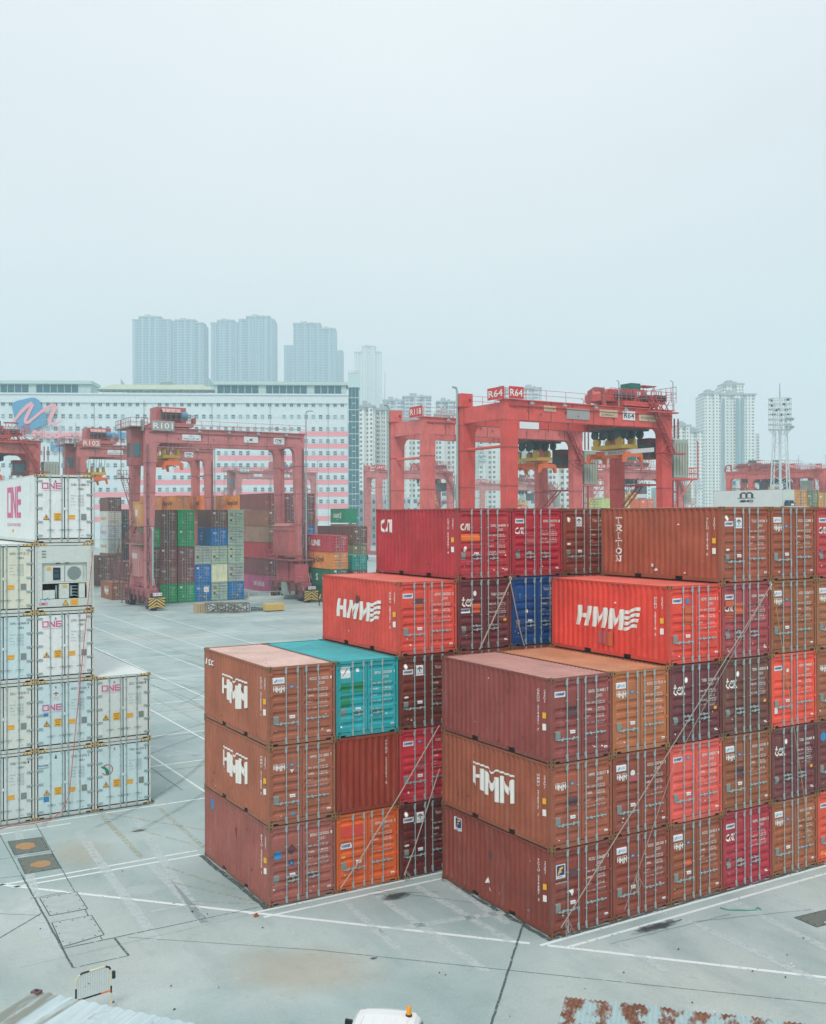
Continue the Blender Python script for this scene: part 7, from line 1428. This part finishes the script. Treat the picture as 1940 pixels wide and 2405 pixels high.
for px, e, h, wd2, l in [(1512, 235, 14.5, 7, 'bushy tree behind the stair of the bright red crane, left one'), (1528, 240, 14.2, 7, 'bushy tree behind the stair of the bright red crane, right one'), (1345, 480, 20, 16, 'dark tree between the right legs of the bright red crane'), (905, 420, 14, 12, 'dark tree near the foot of the distant pale red crane'), (1160, 420, 17, 13, 'dark tree right of the lattice mast'), (1250, 430, 16, 12, 'dark tree behind the orange spreader crane leg'), (1640, 420, 16, 14, 'dark tree at the foot of the tall white tower')]: tree(px, e, h, wd2, l)
# ------------------------------------------------------------------ floodlight masts
MST = flat('mast_white', (196, 208, 208), .6, .1, .08)
def mast(px, e, label, top=900, cage=(938, 1010), w0=2.6, w1=1.4, cw=2.7, wide=False):
    s = e / FPX; p = lat(px, e); r = thing('floodlight_mast', label, 'mast', (p.x, p.y, .7), .5, 'white floodlight masts'); zc0 = 12 + (1211 - cage[1]) * s; zc1 = 12 + (1211 - cage[0]) * s; zt = 12 + (1211 - top) * s
    mb = MB(); n = 12
    def W(z): return w0 + (w1 - w0) * z / zc0
    for sx in (-1, 1):
        for sy in (-1, 1): mb.tube([(sx * w0, sy * w0, 0), (sx * w1, sy * w1, zc0)], .16, 5); mb.tube([(sx * w1, sy * w1, zc0), (sx * w1, sy * w1, zc1)], .12, 5)
    for k in range(n):
        z0 = zc0 * k / n; z1 = zc0 * (k + 1) / n; a = W(z0); b = W(z1)
        for c1, c2 in (((-1, -1), (1, -1)), ((1, -1), (1, 1)), ((1, 1), (-1, 1)), ((-1, 1), (-1, -1))):
            if k % 2: c1, c2 = c2, c1
            mb.tube([(c1[0] * a, c1[1] * a, z0), (c2[0] * b, c2[1] * b, z1)], .075, 4)
            if k % 3 == 0: mb.tube([(c1[0] * a, c1[1] * a, z0), (c2[0] * a, c2[1] * a, z0)], .075, 4)
    mb.tube([(0, 0, 0), (0, 0, zc0)], .34, 8); mb.build('lattice', MST, r)
    mb = MB(); m_ = 16
    for k in range(7):
        z = zc0 + (zc1 - zc0) * k / 6; ring = [(cw * math.cos(6.2832 * i / m_), cw * math.sin(6.2832 * i / m_), z) for i in range(m_ + 1)]; mb.tube(ring, .15, 5)
    for i in range(m_): a = 6.2832 * i / m_; mb.tube([(cw * math.cos(a), cw * math.sin(a), zc0), (cw * math.cos(a), cw * math.sin(a), zc1)], .09, 4)
    for i in range(8): a = 6.2832 * i / 8; mb.tube([(w1 * math.cos(a), w1 * math.sin(a), zc0 - 1.6), (cw * math.cos(a), cw * math.sin(a), zc0)], .08, 4)
    mb.tube([(0, 0, zc0), (0, 0, zc1)], .2, 6); mb.build('lamp_cage', MST, r)
    for k in range(14):
        a = -2.4 + (k % 7) * .42; z = zc0 + (zc1 - zc0) * (.08 + .26 * (k // 7)); mb = MB(); x, y = (cw + .25) * math.cos(a), (cw + .25) * math.sin(a); mb.tube([(x, y, z), (x + .35 * math.cos(a), y + .35 * math.sin(a), z - .2)], .34, 8); mb.build('floodlight', GALV, r)
    for k in range(10): a = k * .63; z = zc0 + (zc1 - zc0) * (.5 + .15 * (k % 4)); mb = MB(); mb.tube([(cw * .9 * math.cos(a), cw * .9 * math.sin(a), z), (cw * .6 * math.cos(a), cw * .6 * math.sin(a), z)], .3, 8); mb.build('floodlight', DKG, r)
    mb = MB(); mb.tube([(0, 0, zc1), (0, 0, zt)], .12, 6, 0, True, .04); [mb.box((-.4, -.05, zc1 + 1.5 + k * .9), (.1, .05, zc1 + 1.7 + k * .9)) for k in range(3)]; mb.build('antenna', DKG, r)
mast(1833, 255, 'large white floodlight mast standing against the sky at the right'); mast(1122, 400, 'thin lattice floodlight mast between the left legs of the bright red crane', 1000, (1038, 1086)); mast(1420, 262, 'lattice floodlight mast behind the trolley of the bright red crane', 907, (946, 1016), 3.0, 2.0); mast(1637, 700, 'tiny floodlight mast at the foot of the tall white tower', 1112, (1126, 1150))
p = lat(716, 300)
# low wall and rail at the foot of the tall brown stack
r = thing('low_wall', 'low pale kerb wall at the foot of the tall brown stack', 'wall', (37.9, 117.0, gz(38, 117)), math.radians(-8)); mb = MB(); mb.box((0, 0, -.2), (13, .3, .45)); [mb.tube([(k * 1.6, .15, .45), (k * 1.6, .15, 1.1)], .04, 5) for k in range(9)]; mb.tube([(0, .15, 1.1), (13, .15, 1.1)], .035, 5); mb.build('kerb', WCON, r, (190, 200, 198))
for k in range(3):
    p = lat(765 + k * 9, 141 - k * 1.5); r = thing('hazard_board', ['leftmost', 'middle', 'rightmost'][k] + ' black and yellow striped board of the trailer right of the crane wheels', 'board', (p.x, p.y, gz(p.x, p.y) + 1.0), .1, 'striped trailer boards'); mb = MB(); mb.box((-1.2, 0, -.1), (1.2, .1, .55)); mb.box((-1.1, .02, -1.4), (-1.0, .1, -.1)); mb.box((1.0, .02, -1.4), (1.1, .1, -.1)); [mb.add([(-1.15 + i * .4, -.004, -.08), (-.95 + i * .4, -.004, -.08), (-.75 + i * .4, -.004, .53), (-.95 + i * .4, -.004, .53)], [(0, 1, 2, 3)], 1) for i in range(5)]; mb.build('board', [BLK, HYE], r)
# ------------------------------------------------------------------ air
mb = MB(); c = C0 + FWH * 820; hx, hy = 900, 905
vs = []
for z in (-1.0, 352):
    for a, b in ((-1, -1), (1, -1), (1, 1), (-1, 1)):
        e = 940 + b * 1105; s = a * 1100; p = C0 + FWH * e + RH * s; vs.append((p.x, p.y, z))
mb.add(vs, [(0, 3, 2, 1), (4, 5, 6, 7), (0, 1, 5, 4), (1, 2, 6, 5), (2, 3, 7, 6), (3, 0, 4, 7)])
hm_, ht, hb_ = newmat('haze'); ht.nodes.remove(hb_); pv = N(ht, 'ShaderNodeVolumePrincipled'); pv.inputs['Color'].default_value = (.74, .92, .98, 1); pv.inputs['Density'].default_value = HAZE; pv.inputs['Anisotropy'].default_value = 0.0
ht.links.new(pv.outputs[0], ht.nodes['Material Output'].inputs['Volume'])
o = mb.build('haze', hm_); struct(o, 'stuff'); o['label'] = 'pale blue haze filling the air over the whole port'; o['category'] = 'haze'
for m in bpy.data.materials:
    if m.name == 'haze': m.cycles.homogeneous_volume = True if hasattr(m.cycles, 'homogeneous_volume') else None
